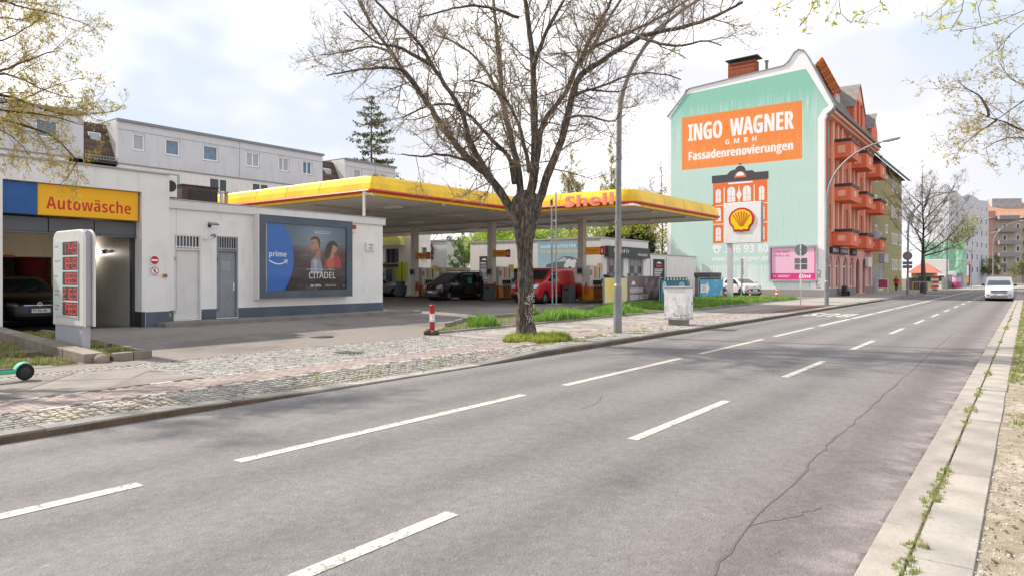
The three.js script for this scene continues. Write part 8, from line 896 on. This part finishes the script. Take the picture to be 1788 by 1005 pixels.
{ // the big bare tree on the pavement
  const trunk = (t, r) => { const N = 56, H = 46, top = 4.1, pos = [], uv = [], idx = []; for (let j = 0; j <= H; j++) { const y = j / H * top - 0.08, R = 0.196 + 0.13 * Math.exp(-Math.max(0, y) * 3.2) + 0.17 * sm(2.2, 3.6, y), cx = -0.11 * sm(0, 3.3, y) * 0.4 + 0.05 * sm(2, 4, y), k2 = sm(2.6, 3.8, y); for (let i = 0; i <= N; i++) { const a = i / N * 6.28318, b = 0.022 * Math.sin(a * 13 + 2 * Math.sin(y * 2.1) + 1.5 * Math.sin(a * 3)) + 0.030 * (vn(i / N * 24, y * 5 + 40, 24, 5) - 0.5) + 0.05 * (vn(i / N * 6, y * 1.3 + 9, 6, 6) - 0.5), q = R + b + 0.05 * Math.exp(-((y - 0.5) ** 2) / 0.02) * Math.exp(-((a - 2.9) ** 2) / 0.1) + k2 * 0.09 * Math.cos(a * 3 + 0.6); const P0 = loc([cx + Math.cos(a) * q * (1 - 0.75 * sm(3.75, 4.1, y)), y, Math.sin(a) * q * (1 - 0.75 * sm(3.75, 4.1, y))]); pos.push(...P0); uv.push(i / N * 1.65, y); } } for (let j = 0; j < H; j++) for (let i = 0; i < N; i++) { const a = j * (N + 1) + i; idx.push(a, a + N + 1, a + 1, a + 1, a + N + 1, a + N + 2); } const g = new THREE.BufferGeometry(); g.setAttribute('position', new THREE.Float32BufferAttribute(pos, 3)); g.setAttribute('uv', new THREE.Float32BufferAttribute(uv, 2)); g.setIndex(idx); g.computeVertexNormals(); mesh('trunk', g, mBark, t);
    const pk = new B(); for (let i = 0; i < 70; i++) { const a = -0.2 - r() * 1.5, y = 0.45 + r() * 0.85; pk.add(new THREE.BoxGeometry(0.008 + 0.012 * r(), 0.015 + 0.03 * r(), 0.01), new THREE.Matrix4().makeTranslation(...loc([Math.cos(a) * 0.238, y, Math.sin(a) * 0.238])).multiply(new THREE.Matrix4().makeRotationY(Math.atan2(...(([x, , z]) => [x, z])(loc([Math.cos(a), 0, Math.sin(a)])))))); } stuff(pk.mesh('paper_scraps', M('#d8d4ce', 0.8), t)); };
  limbTree('street_tree', 'big leafless tree with forked trunk standing on the pavement', [-10.95, 0.14, -15.33], [
    [0.17,0.03,[[-0.2,3.09,0.0],[-0.59,3.84,0.15],[-1.07,4.49,0.3],[-1.58,4.94,0.45],[-2.3,5.88,0.6],[-2.85,6.69,0.75],[-3.36,7.37,0.9],[-3.77,8.0,1.05],[-4.3,8.78,1.2],[-4.78,9.57,1.35],[-5.11,10.47,1.5]]],
    [0.13,0.03,[[-0.28,3.37,0.1],[-0.87,4.23,-0.11],[-1.49,5.27,-0.32],[-1.69,6.0,-0.53],[-1.94,6.4,-0.74],[-2.41,7.1,-0.96],[-2.69,7.54,-1.17],[-3.19,8.04,-1.38],[-3.62,8.39,-1.59],[-3.95,8.83,-1.8]]],
    [0.15,0.04,[[-0.09,3.3,0.2],[-0.2,4.64,0.53],[-0.34,5.36,0.87],[-0.64,6.81,1.2],[-0.79,8.54,1.53],[-0.92,9.84,1.87],[-1.14,11.29,2.2]]],
    [0.08,0.025,[[-0.57,6.53,1.2],[-0.81,7.12,1.56],[-1.11,7.77,1.92],[-1.59,8.45,2.28],[-2.22,8.97,2.64],[-2.86,9.31,3.0]]],
    [0.19,0.05,[[-0.05,3.05,0.0],[0.12,3.89,-0.1],[0.23,4.52,-0.2],[0.21,6.33,-0.3],[0.16,7.66,-0.4],[-0.02,8.99,-0.5],[-0.1,10.31,-0.6]]],
    [0.17,0.04,[[0.12,3.08,-0.1],[0.41,3.87,-0.24],[0.63,4.5,-0.37],[0.99,5.46,-0.51],[1.21,6.43,-0.65],[1.37,6.88,-0.78],[2.07,7.33,-0.92],[2.93,7.83,-1.05],[3.48,7.93,-1.19],[4.08,8.01,-1.33],[4.78,8.22,-1.46],[5.38,8.51,-1.6]]],
    [0.11,0.03,[[0.2,4.1,0.3],[0.38,5.24,0.49],[0.51,6.0,0.68],[1.19,6.97,0.87],[1.6,7.91,1.06],[2.07,8.35,1.24],[3.14,8.86,1.43],[4.09,9.39,1.62],[4.85,9.92,1.81],[5.58,10.51,2.0]]],
    [0.09,0.035,[[1.55,7.68,0.9],[1.64,7.92,0.78],[1.75,8.25,0.66],[2.08,8.79,0.54],[2.35,9.27,0.42],[2.57,9.95,0.3]]],
    [0.08,0.03,[[1.88,8.18,1.2],[2.37,9.1,1.67],[2.9,10.05,2.13],[3.28,10.94,2.6]]],
    [0.09,0.03,[[0.18,7.21,-0.4],[0.36,7.66,-0.68],[0.53,8.06,-0.95],[0.89,8.57,-1.23],[1.15,9.17,-1.5]]],
    [0.1,0.025,[[-0.31,4.25,0.3],[-0.44,4.95,0.5],[-0.97,5.57,0.7],[-1.74,6.39,0.9],[-2.3,6.64,1.1],[-2.94,6.59,1.3],[-3.6,6.33,1.5]]],
    [0.05,0.015,[[1.05,5.78,-0.9],[1.35,5.77,-1.2],[1.65,5.67,-1.5],[2.16,5.49,-1.8],[2.27,5.73,-2.1],[2.56,5.71,-2.4]]],
    [0.05,0.015,[[1.22,6.33,-1.0],[1.48,6.49,-0.8],[1.75,6.59,-0.6],[2.42,6.58,-0.4],[2.88,6.83,-0.2]]],
    [0.05,0.015,[[1.4,7.44,0.0],[1.24,7.81,0.53],[1.11,8.06,1.07],[0.66,8.26,1.6]]],
    [0.08,0.025,[[0.1,4.48,-0.3],[-0.1,5.3,-0.76],[-0.31,5.79,-1.22],[-0.5,6.04,-1.68],[-0.98,6.27,-2.14],[-1.37,6.28,-2.6]]],
    [0.07,0.02,[[-1.2,4.68,0.5],[-1.85,4.93,0.12],[-2.43,4.95,-0.25],[-2.77,4.82,-0.62],[-3.23,4.84,-1.0]]],
    [0.07,0.02,[[-2.78,6.49,-0.5],[-3.13,6.98,-0.9],[-3.47,6.96,-1.3],[-3.97,6.81,-1.7],[-4.44,6.61,-2.1],[-4.75,6.41,-2.5]]],
    [0.06,0.02,[[-3.68,7.86,0.8],[-4.12,8.27,1.2],[-4.66,8.45,1.6],[-5.44,8.44,2.0],[-6.23,8.47,2.4]]],
    [0.07,0.02,[[-2.38,7.02,-1.2],[-2.86,7.23,-1.52],[-3.24,7.33,-1.84],[-3.6,7.3,-2.16],[-3.94,7.53,-2.48],[-4.27,7.81,-2.8]]],
    [0.06,0.02,[[2.87,7.71,-1.4],[3.23,7.42,-1.8],[3.7,7.21,-2.2],[4.14,7.19,-2.6],[4.42,6.95,-3.0]]],
    [0.06,0.02,[[-0.2,8.8,0.2],[-0.89,8.79,-0.45],[-1.46,8.61,-1.1],[-2.12,8.21,-1.75],[-2.6,7.83,-2.4]]],
    [0.05,0.015,[[1.22,6.47,-0.6],[1.93,6.58,-1.0],[2.6,6.76,-1.4],[3.23,6.67,-1.8],[3.7,6.39,-2.2]]],
  ], { seed: 21, thin: 0.8, trunk, bark: mBark, twig: mTwig, twig2: mTwigLight, lift: [0.06, 0.05, 0.04], levels: 3, kids: [8, 5], gap: 0.24, start: 0.16, len: 1.6, minR: 0.0034, leafN: 1, leafP: 0.4, leaf: 0.05, spread: 0.03, lf: null, leafMat: leafMat('#8c8a2c') });
}
const plainTrunk = (h, r0, r1, lean = 0) => (t) => part(t, 'trunk', mBark, (b) => b.tube([[0, -0.1, 0], [0.05, h * 0.4, 0.03], [lean * 0.5, h * 0.75, 0], [lean, h, 0]], [r0 * 1.25, r0, (r0 + r1) / 2, r1], 16));
limbTree('street_tree', 'yellowish budding tree whose branches hang in from the left edge', [-15.6, 0.2, -2.4], [[0.1, 0.06, [[0, 2.2, 0], [0.6, 3.2, 0.2], [1.4, 3.9, 0.5], [2.1, 4.2, 0.8]]], [0.1, 0.01, [[0, 4.9, 0], [-0.3, 6.4, 0.3], [-0.9, 8.2, 0.4], [-1.2, 9.6, 0.2]]], [0.08, 0.01, [[0, 4.6, 0], [-1.0, 5.6, -0.4], [-2.2, 6.6, -0.9], [-3.2, 7.2, -1.2]]], [0.08, 0.01, [[0, 5.0, 0], [0.2, 6.2, 1.0], [0.0, 7.6, 1.8], [-0.2, 8.4, 2.6]]],
    [0.036,0.004,[[0.62,5.89,1.0],[1.85,6.6,1.25],[1.93,6.62,1.5],[2.15,6.61,1.75],[2.39,6.62,2.0],[2.66,6.58,2.25],[2.8,6.52,2.5]]],
    [0.030,0.004,[[1.47,4.7,0.0],[2.48,5.07,0.4],[2.55,5.33,0.8],[2.66,5.6,1.2],[2.62,5.83,1.6],[2.61,6.24,2.0]]],
    [0.036,0.004,[[0.62,5.08,1.0],[1.79,5.29,1.33],[1.86,5.33,1.67],[2.01,5.21,2.0],[2.17,5.19,2.33],[2.24,5.19,2.67],[2.32,5.3,3.0]]],
    [0.042,0.004,[[1.47,4.61,0.0],[2.63,4.6,0.2],[2.79,4.58,0.4],[3.01,4.5,0.6],[3.22,4.44,0.8],[3.44,4.46,1.0],[3.62,4.53,1.2],[3.82,4.62,1.4],[3.86,4.78,1.6]]],
    [0.030,0.004,[[0.62,4.47,1.0],[1.81,4.76,1.3],[2.12,4.94,1.6],[2.26,5.18,1.9],[2.39,5.4,2.2],[2.62,5.55,2.5]]],
    [0.036,0.004,[[1.9,4.21,-0.5],[2.98,4.24,-0.28],[3.23,4.25,-0.06],[3.6,4.22,0.16],[3.74,4.17,0.38],[3.8,4.19,0.6]]],
    [0.036,0.004,[[1.9,4.12,-0.5],[3.02,4.1,-0.34],[3.24,4.04,-0.17],[3.57,3.91,-0.01],[3.67,3.8,0.15],[3.73,3.64,0.31],[3.72,3.58,0.48],[3.48,3.37,0.64],[3.22,3.21,0.8]]],
    [0.024,0.004,[[1.47,4.15,0.0],[2.59,4.04,0.25],[2.65,3.95,0.5],[2.66,3.8,0.75],[2.64,3.66,1.0]]],
    [0.030,0.004,[[0.19,6.06,1.5],[1.39,6.52,1.88],[1.44,6.61,2.25],[1.52,6.83,2.62],[1.56,6.94,3.0]]],
    [0.030,0.004,[[0.62,5.69,1.0],[1.85,5.87,1.25],[2.03,6.12,1.5],[2.12,6.37,1.75],[2.17,6.68,2.0]]],
], { seed: 5, trunk: plainTrunk(5.2, 0.24, 0.1), bark: M('#8d7a62', 0.9, { map: [tBark, 0.3] }), twig: M('#8a7355', 0.9), twig2: M('#a08a58', 0.9), lift: [0.0, 0.02, 0.02], levels: 3, kids: [8, 5], gap: 0.15, start: 0.3, len: 0.85, minR: 0.0026, leafN: 2, leafP: 0.26, leaf: 0.045, long: 1.3, spread: 0.06, leafName: 'young_leaves', leafMat: leafMat('#bfae3a', 0.5) });
limbTree('street_tree', 'budding median tree reaching in from the right edge', [1.7, 0.1, -15], [
    [0.045,0.005,[[-0.62,3.74,0.0],[-1.62,3.88,0.0],[-2.18,4.03,0.0],[-2.49,4.16,0.0],[-2.78,4.28,0.0],[-2.88,4.31,0.0]]],
    [0.022,0.005,[[-2.75,4.27,0.0],[-2.72,4.49,0.1],[-2.79,4.67,0.2],[-2.94,4.8,0.3],[-2.99,4.95,0.4]]],
    [0.017,0.005,[[-2.62,4.19,0.0],[-2.88,4.05,-0.13],[-3.1,3.93,-0.27],[-3.38,3.74,-0.4]]],
    [0.034,0.005,[[-0.18,3.78,0.5],[-1.14,3.95,0.6],[-1.67,4.04,0.7],[-1.92,4.08,0.8],[-2.04,4.0,0.9],[-2.17,3.9,1.0]]],
    [0.028,0.005,[[-1.06,3.99,-0.5],[-1.82,4.67,-0.25],[-2.18,4.51,0.0],[-2.32,4.34,0.25],[-2.32,4.29,0.5]]],
    [0.028,0.005,[[-0.18,4.4,0.5],[-1.09,5.12,0.68],[-1.56,4.98,0.85],[-1.7,5.22,1.02],[-1.73,5.53,1.2]]],
], { seed: 8, trunk: plainTrunk(6, 0.2, 0.09), bark: M('#7a6c60', 0.9, { map: [tBark, 0.3] }), twig: M('#8a776a', 0.9), lift: [0.03, 0.02, 0.0], levels: 3, kids: [7, 5], gap: 0.18, start: 0.35, len: 1.1, minR: 0.003, leafN: 2, leafP: 0.36, leaf: 0.045, spread: 0.05, leafName: 'young_leaves', leafMat: leafMat('#bcae52', 0.45) });
limbTree('street_tree', 'median tree whose twigs hang down at the upper right corner', [2.4, 0.1, -1.2], [
    [0.013, 0.003,[[0.52,5.71,7.0],[0.37,4.7,7.15],[0.36,4.38,7.3],[0.33,4.32,7.45],[0.31,4.27,7.6]]],
    [0.013, 0.003,[[0.62,5.84,7.2],[0.55,4.65,7.28],[0.6,4.39,7.35],[0.71,4.28,7.42],[0.8,4.27,7.5]]],
    [0.013, 0.003,[[1.17,5.96,7.4],[1.11,4.74,7.5],[1.14,4.52,7.6],[1.15,4.47,7.7],[1.06,4.47,7.8]]],
    [0.013, 0.003,[[0.39,5.84,7.2],[0.33,4.66,7.3],[0.17,4.47,7.4],[0.07,4.44,7.5],[0.02,4.44,7.6]]],
    [0.013, 0.003,[[3.58,5.73,7.6],[3.04,4.7,7.67],[2.8,4.54,7.73],[2.63,4.45,7.8],[2.53,4.43,7.87],[2.33,4.38,7.93],[2.15,4.36,8.0]]],
    [0.013, 0.003,[[3.41,5.62,7.4],[2.86,4.43,7.44],[2.61,4.33,7.48],[2.49,4.26,7.52],[2.41,4.11,7.56],[2.35,4.02,7.6]]],
    [0.013, 0.003,[[2.53,6.15,7.7],[2.16,4.98,7.78],[2.0,4.62,7.85],[1.94,4.55,7.92],[1.89,4.51,8.0]]],
    [0.013, 0.003,[[2.39,6.02,7.5],[2.09,4.89,7.58],[2.02,4.45,7.65],[2.0,4.36,7.72],[2.0,4.3,7.8]]],
    [0.013, 0.003,[[2.62,6.02,7.5],[2.31,4.88,7.55],[2.18,4.5,7.6],[2.15,4.42,7.65],[2.25,4.35,7.7]]],
].map(([a, b, l]) => [a, b, [[0.1, 4.9, 0.1], [l[0][0] * 0.5, 5.9, 4.2], ...l]]), { seed: 12, trunk: plainTrunk(5.3, 0.22, 0.1), bark: M('#5d5248', 0.9, { map: [tBark, 0.3] }), twig: M('#85745f', 0.9), lift: [-0.06, -0.03, 0], levels: 2, kids: [5], gap: 0.10, start: 0.70, len: 0.4, minR: 0.0019, leafN: 1, leafP: 0.4, leaf: 0.05, spread: 0.006, leafName: 'young_leaves', leafMat: leafMat('#c9cc3a', 0.5) });
function autoTree(name, label, base, H, o = {}) { // trunk, rising limbs, fine twigs
  const r = rng(o.seed ?? 1), limbs = [], w = o.w ?? H * 0.3, h0 = o.h0 ?? H * 0.25; limbs.push([o.r ?? 0.14, 0.02, [[0, h0, 0], [0.1, h0 + (H - h0) * 0.35, 0.1], [-0.1, h0 + (H - h0) * 0.7, 0], [0, H, 0]]]);
  for (let k = 0; k < (o.n ?? 9); k++) { const a = k * 2.4 + r(), y = lerp(h0, H * 0.72, k / (o.n ?? 9)), L = w * (1 - 0.45 * k / (o.n ?? 9)) * (0.75 + 0.5 * r()), up = (o.up ?? 1) * L; limbs.push([0.06 * (o.k ?? 1), 0.012, [[0, y, 0], [Math.cos(a) * L * 0.35, y + up * 0.3, Math.sin(a) * L * 0.35], [Math.cos(a) * L * 0.7, y + up * 0.7, Math.sin(a) * L * 0.7], [Math.cos(a) * L, y + up * 1.1, Math.sin(a) * L]]]); }
  return limbTree(name, label, base, [...limbs, ...(o.more ?? [])], { seed: (o.seed ?? 1) + 50, trunk: plainTrunk(h0 + 0.4, o.rt ?? 0.2, o.r ?? 0.14), bark: M('#6f6257', 0.9, { map: [tBark, 0.5] }), twig: o.twig ?? M('#7f6f61', 0.9), lift: [o.l ?? 0.08, 0.05, 0.03], levels: 3, kids: o.kids ?? [6, 4], gap: o.gap ?? 0.5, start: 0.15, len: o.len ?? 1.8, minR: o.minR ?? 0.008, leafN: o.leafN ?? 1, leafP: o.leafP ?? 0.4, leaf: o.leaf ?? 0.12, spread: 0.2, leafName: 'young_leaves', leafMat: o.lm ?? leafMat('#87803a') });
}
autoTree('street_tree', 'bare street tree with a dark trunk before the building site', [-9.0, 0.14, -86], 13.6, { seed: 3, w: 4.4, h0: 3.8, n: 15, up: 1.15, rt: 0.25, r: 0.13, gap: 0.36, k: 1.0, len: 1.7, minR: 0.006, kids: [8, 5], leafP: 0.35, leaf: 0.1, lm: leafMat('#a8a050'), twig: M('#a19182', 0.9), more: [[0.09, 0.02, [[0, 4.2, 0], [2.0, 5.2, 0.2], [3.8, 6.8, 0.4], [5.2, 8.8, 0.4]]], [0.08, 0.02, [[0, 3.9, 0], [2.4, 4.6, 0], [4.4, 5.3, 0.3], [5.6, 6.2, 0.3]]]] });
autoTree('poplar', 'tall slim budding poplar behind the canopy, left one of the group', [-49.5, 0, -80], 19.0, { seed: 14, w: 2.0, h0: 2, n: 16, up: 2.4, gap: 0.45, len: 1.9, l: 0.25, leafN: 2, leafP: 0.55, leaf: 0.19, minR: 0.014, lm: leafMat('#b0ab5c', 0.45) });
autoTree('poplar', 'slim budding poplar behind the canopy, right one of the group', [-45.5, 0, -84], 19.5, { seed: 15, w: 2.0, h0: 2, n: 16, up: 2.4, gap: 0.45, len: 1.9, l: 0.25, leafN: 2, leafP: 0.55, leaf: 0.19, minR: 0.014, lm: leafMat('#b0ab5c', 0.45) });
autoTree('bare_tree', 'thin budding tree between canopy and mint gable', [-40, 0, -88], 17, { seed: 16, w: 5.5, h0: 4, n: 12, up: 0.9, gap: 0.55, len: 2.2, leafP: 0.35, leaf: 0.13, minR: 0.013 });
autoTree('bare_tree', 'thin budding tree just left of the mint gable wall', [-35.5, 0, -84], 15.5, { seed: 17, w: 5, h0: 4, n: 11, up: 0.9, gap: 0.55, len: 2.2, leafP: 0.35, leaf: 0.13, minR: 0.013 });
autoTree('bare_tree', 'pale budding tree behind the canopy left of the big tree', [-52, 0, -66], 14.5, { seed: 18, w: 5, h0: 4, n: 11, up: 0.8, gap: 0.6, len: 2.1, leafP: 0.45, leaf: 0.15, minR: 0.012, lm: leafMat('#a5a255') });
autoTree('bare_tree', 'small pale tree rising behind the canopy right of the conifer', [-56, 0, -58], 13, { seed: 19, w: 4.5, h0: 4, n: 10, up: 0.8, gap: 0.6, len: 2, leafP: 0.5, leaf: 0.15, minR: 0.012, lm: leafMat('#a8a45e') });
autoTree('small_tree', 'small tree with fresh leaves before the white house block', [-42.3, 0.35, -49.2], 5.8, { seed: 22, w: 2.0, h0: 1.4, n: 10, up: 0.8, rt: 0.09, r: 0.05, gap: 0.22, len: 0.9, k: 0.5, leafN: 2, leafP: 0.6, leaf: 0.12, lm: leafMat('#7fa52e', 0.4) });
{ // conifer behind the apartment block
  const conifer = (label, base, H, w, seed, dens, sparse) => { const t = T('conifer', label, 'tree', base), r = rng(seed), br = new Tri(), nd = new Tri(); part(t, 'trunk', M('#57483c', 0.9), (b) => b.tube([[0, 0, 0], [0.1, H * 0.5, 0], [0, H, 0]], [0.28, 0.16, 0.03], 10)); for (let y = H * 0.18; y < H; y += sparse * (0.7 + 0.6 * r())) { const f = (y - H * 0.18) / (H * 0.82), L = w * Math.pow(1 - f, 0.75) * (0.55 + 0.6 * r()) + 0.2, n = 5; for (let k = 0; k < n; k++) { const a = r() * 6.28, pts = []; for (let i = 0; i < 6; i++) { const q = i / 5; pts.push([Math.cos(a) * L * q, y - 0.28 * L * q * (1 - q * 0.9) + 0.12 * L * q * q, Math.sin(a) * L * q]); } br.tube(pts, 0.035, 0.01, 4); for (let i = 0; i < dens * L; i++) { const q = 0.2 + 0.8 * r(), j = Math.min(4, Math.floor(q * 5)), s = q * 5 - j, p = [0, 1, 2].map((c) => lerp(pts[j][c], pts[j + 1][c], s)); nd.leaf(p[0] + (r() - 0.5) * 0.5 * (1.1 - q), p[1] - 0.25 * r(), p[2] + (r() - 0.5) * 0.5 * (1.1 - q), 0.22 + 0.15 * r(), r, 1.1); } } } stuff(br.mesh('branches', mTwig, t)); stuff(nd.mesh('needles', leafMat(seed === 2 ? '#5b6332' : '#37472b', 0.15), t)); };
  conifer('tall sparse conifer rising above the apartment roofs', [-57, 0, -51], 21.5, 6.2, 2, 27, 0.7); conifer('dark green conifer between annex wall and mint gable', [-30.0, 0.2, -61], 7.6, 2.6, 9, 95, 0.3); conifer('second dark conifer at the left of the mint gable', [-33.2, 0.2, -62], 7.2, 2.4, 10, 95, 0.3);
}
function bush(name, label, base, H, W, col, seed, n = 9500, leaf = 0.26) { // leafy crown of many clumps
  const t = T(name, label, name === 'shrub' ? 'shrub' : 'tree', base), r = rng(seed), lf = new Tri(), lf2 = new Tri(), br = new Tri(); part(t, 'trunk', mBark, (b) => b.tube([[0, 0, 0], [0.05, H * 0.3, 0], [0, H * 0.55, 0.1]], [0.14, 0.11, 0.07], 10)); const cl = []; for (let i = 0; i < 42; i++) { const a = r() * 6.28, e = Math.acos(1 - 1.7 * r()), q = 0.55 + 0.45 * r(); cl.push([Math.cos(a) * Math.sin(e) * W * q, H * 0.58 + Math.cos(e) * H * 0.42 * q, Math.sin(a) * Math.sin(e) * W * q, (0.16 + 0.2 * r()) * W]); br.tube([[0, H * 0.4, 0], [cl[i][0] * 0.5, lerp(H * 0.4, cl[i][1], 0.6), cl[i][2] * 0.5], cl[i].slice(0, 3)], 0.05, 0.012, 4); } for (let i = 0; i < n; i++) { const c = cl[Math.floor(r() * cl.length)], a = r() * 6.28, e = Math.acos(1 - 2 * r()), q = c[3] * Math.pow(r(), 0.45); (r() < 0.6 ? lf : lf2).leaf(c[0] + Math.cos(a) * Math.sin(e) * q, c[1] + Math.cos(e) * q * 0.9, c[2] + Math.sin(a) * Math.sin(e) * q, leaf * (0.6 + 0.8 * r()), r); } stuff(br.mesh('branches', mTwig, t)); stuff(lf.mesh('leaves', leafMat(col[0], 0.4), t)); stuff(lf2.mesh('leaves', leafMat(col[1], 0.4), t)); return t;
}
[[-31.5, -63, 9, 4.0, ['#b0b548', '#98a03c'], 'yellow green tree behind the shop roof near the conifers'], [-36.5, -64, 9.4, 4.4, ['#a5b84c', '#b4c342'], 'leafy tree behind the shop left of the lamp pole'], [-45.5, -62, 9, 4.4, ['#a8c440', '#b8cf4c'], 'bright leafy tree behind the shop poster'], [-46, -66, 9.6, 4.6, ['#b0cb42', '#bfd650'], 'fresh green tree behind the shop left end'], [-40.5, -57, 7.2, 2.8, ['#b2cb44', '#9fbb40'], 'fresh green tree behind the white house block'], [-49, -64, 9.6, 4.2, ['#b8cc4c', '#a8bf44'], 'leafy tree between the cream house and the block'], [-53, -68, 10, 4.6, ['#b6ce4e', '#a2b847'], 'leafy tree far behind the first canopy column']].forEach(([x, z, H, W, c, l], i) => bush('leafy_tree', l, [x, 0, z], H, W, c, 40 + i));
bush('shrub', 'small shrub at the foot of the cream house', [-45.6, 0.3, -41.6], 3.0, 1.2, ['#7a7a34', '#8f8d45'], 71, 2200, 0.11);
[[3.5, -190, 8, 4.2, ['#7b7440', '#6a6636'], 'brownish budding tree before the far balconied houses'], [-1.0, -225, 6, 3.2, ['#6c7438', '#7d8240'], 'green bush at the far end of the street'], [-6.8, -205, 7, 2.6, ['#6f7a3c', '#808a48'], 'slim tree before the lavender corner building'], [9, -150, 9, 4.5, ['#7a8038', '#6b7233'], 'leafy tree on the median beyond the frame edge']].forEach(([x, z, H, W, c, l], i) => bush('leafy_tree', l, [x, 0.1, z], H, W, c, 80 + i, 2600, 0.32));
{ // leafy end of the far street tree's long limb
  const far = scene.children.find((o) => o.userData.label === 'bare street tree with a dark trunk before the building site'), lf = new Tri(), r = rng(33); for (let i = 0; i < 2600; i++) { const q = r(), p = loc([3.2 + 2.6 * q + (r() - 0.5) * 1.5, 5.2 + 2.6 * q + (r() - 0.5) * 1.8, 0.3 + (r() - 0.5) * 1.5]); lf.leaf(...p, 0.10 + 0.1 * r(), r); } stuff(lf.mesh('young_leaves', leafMat('#b9bd52', 0.45), far));
}
renderer.render(scene, camera);
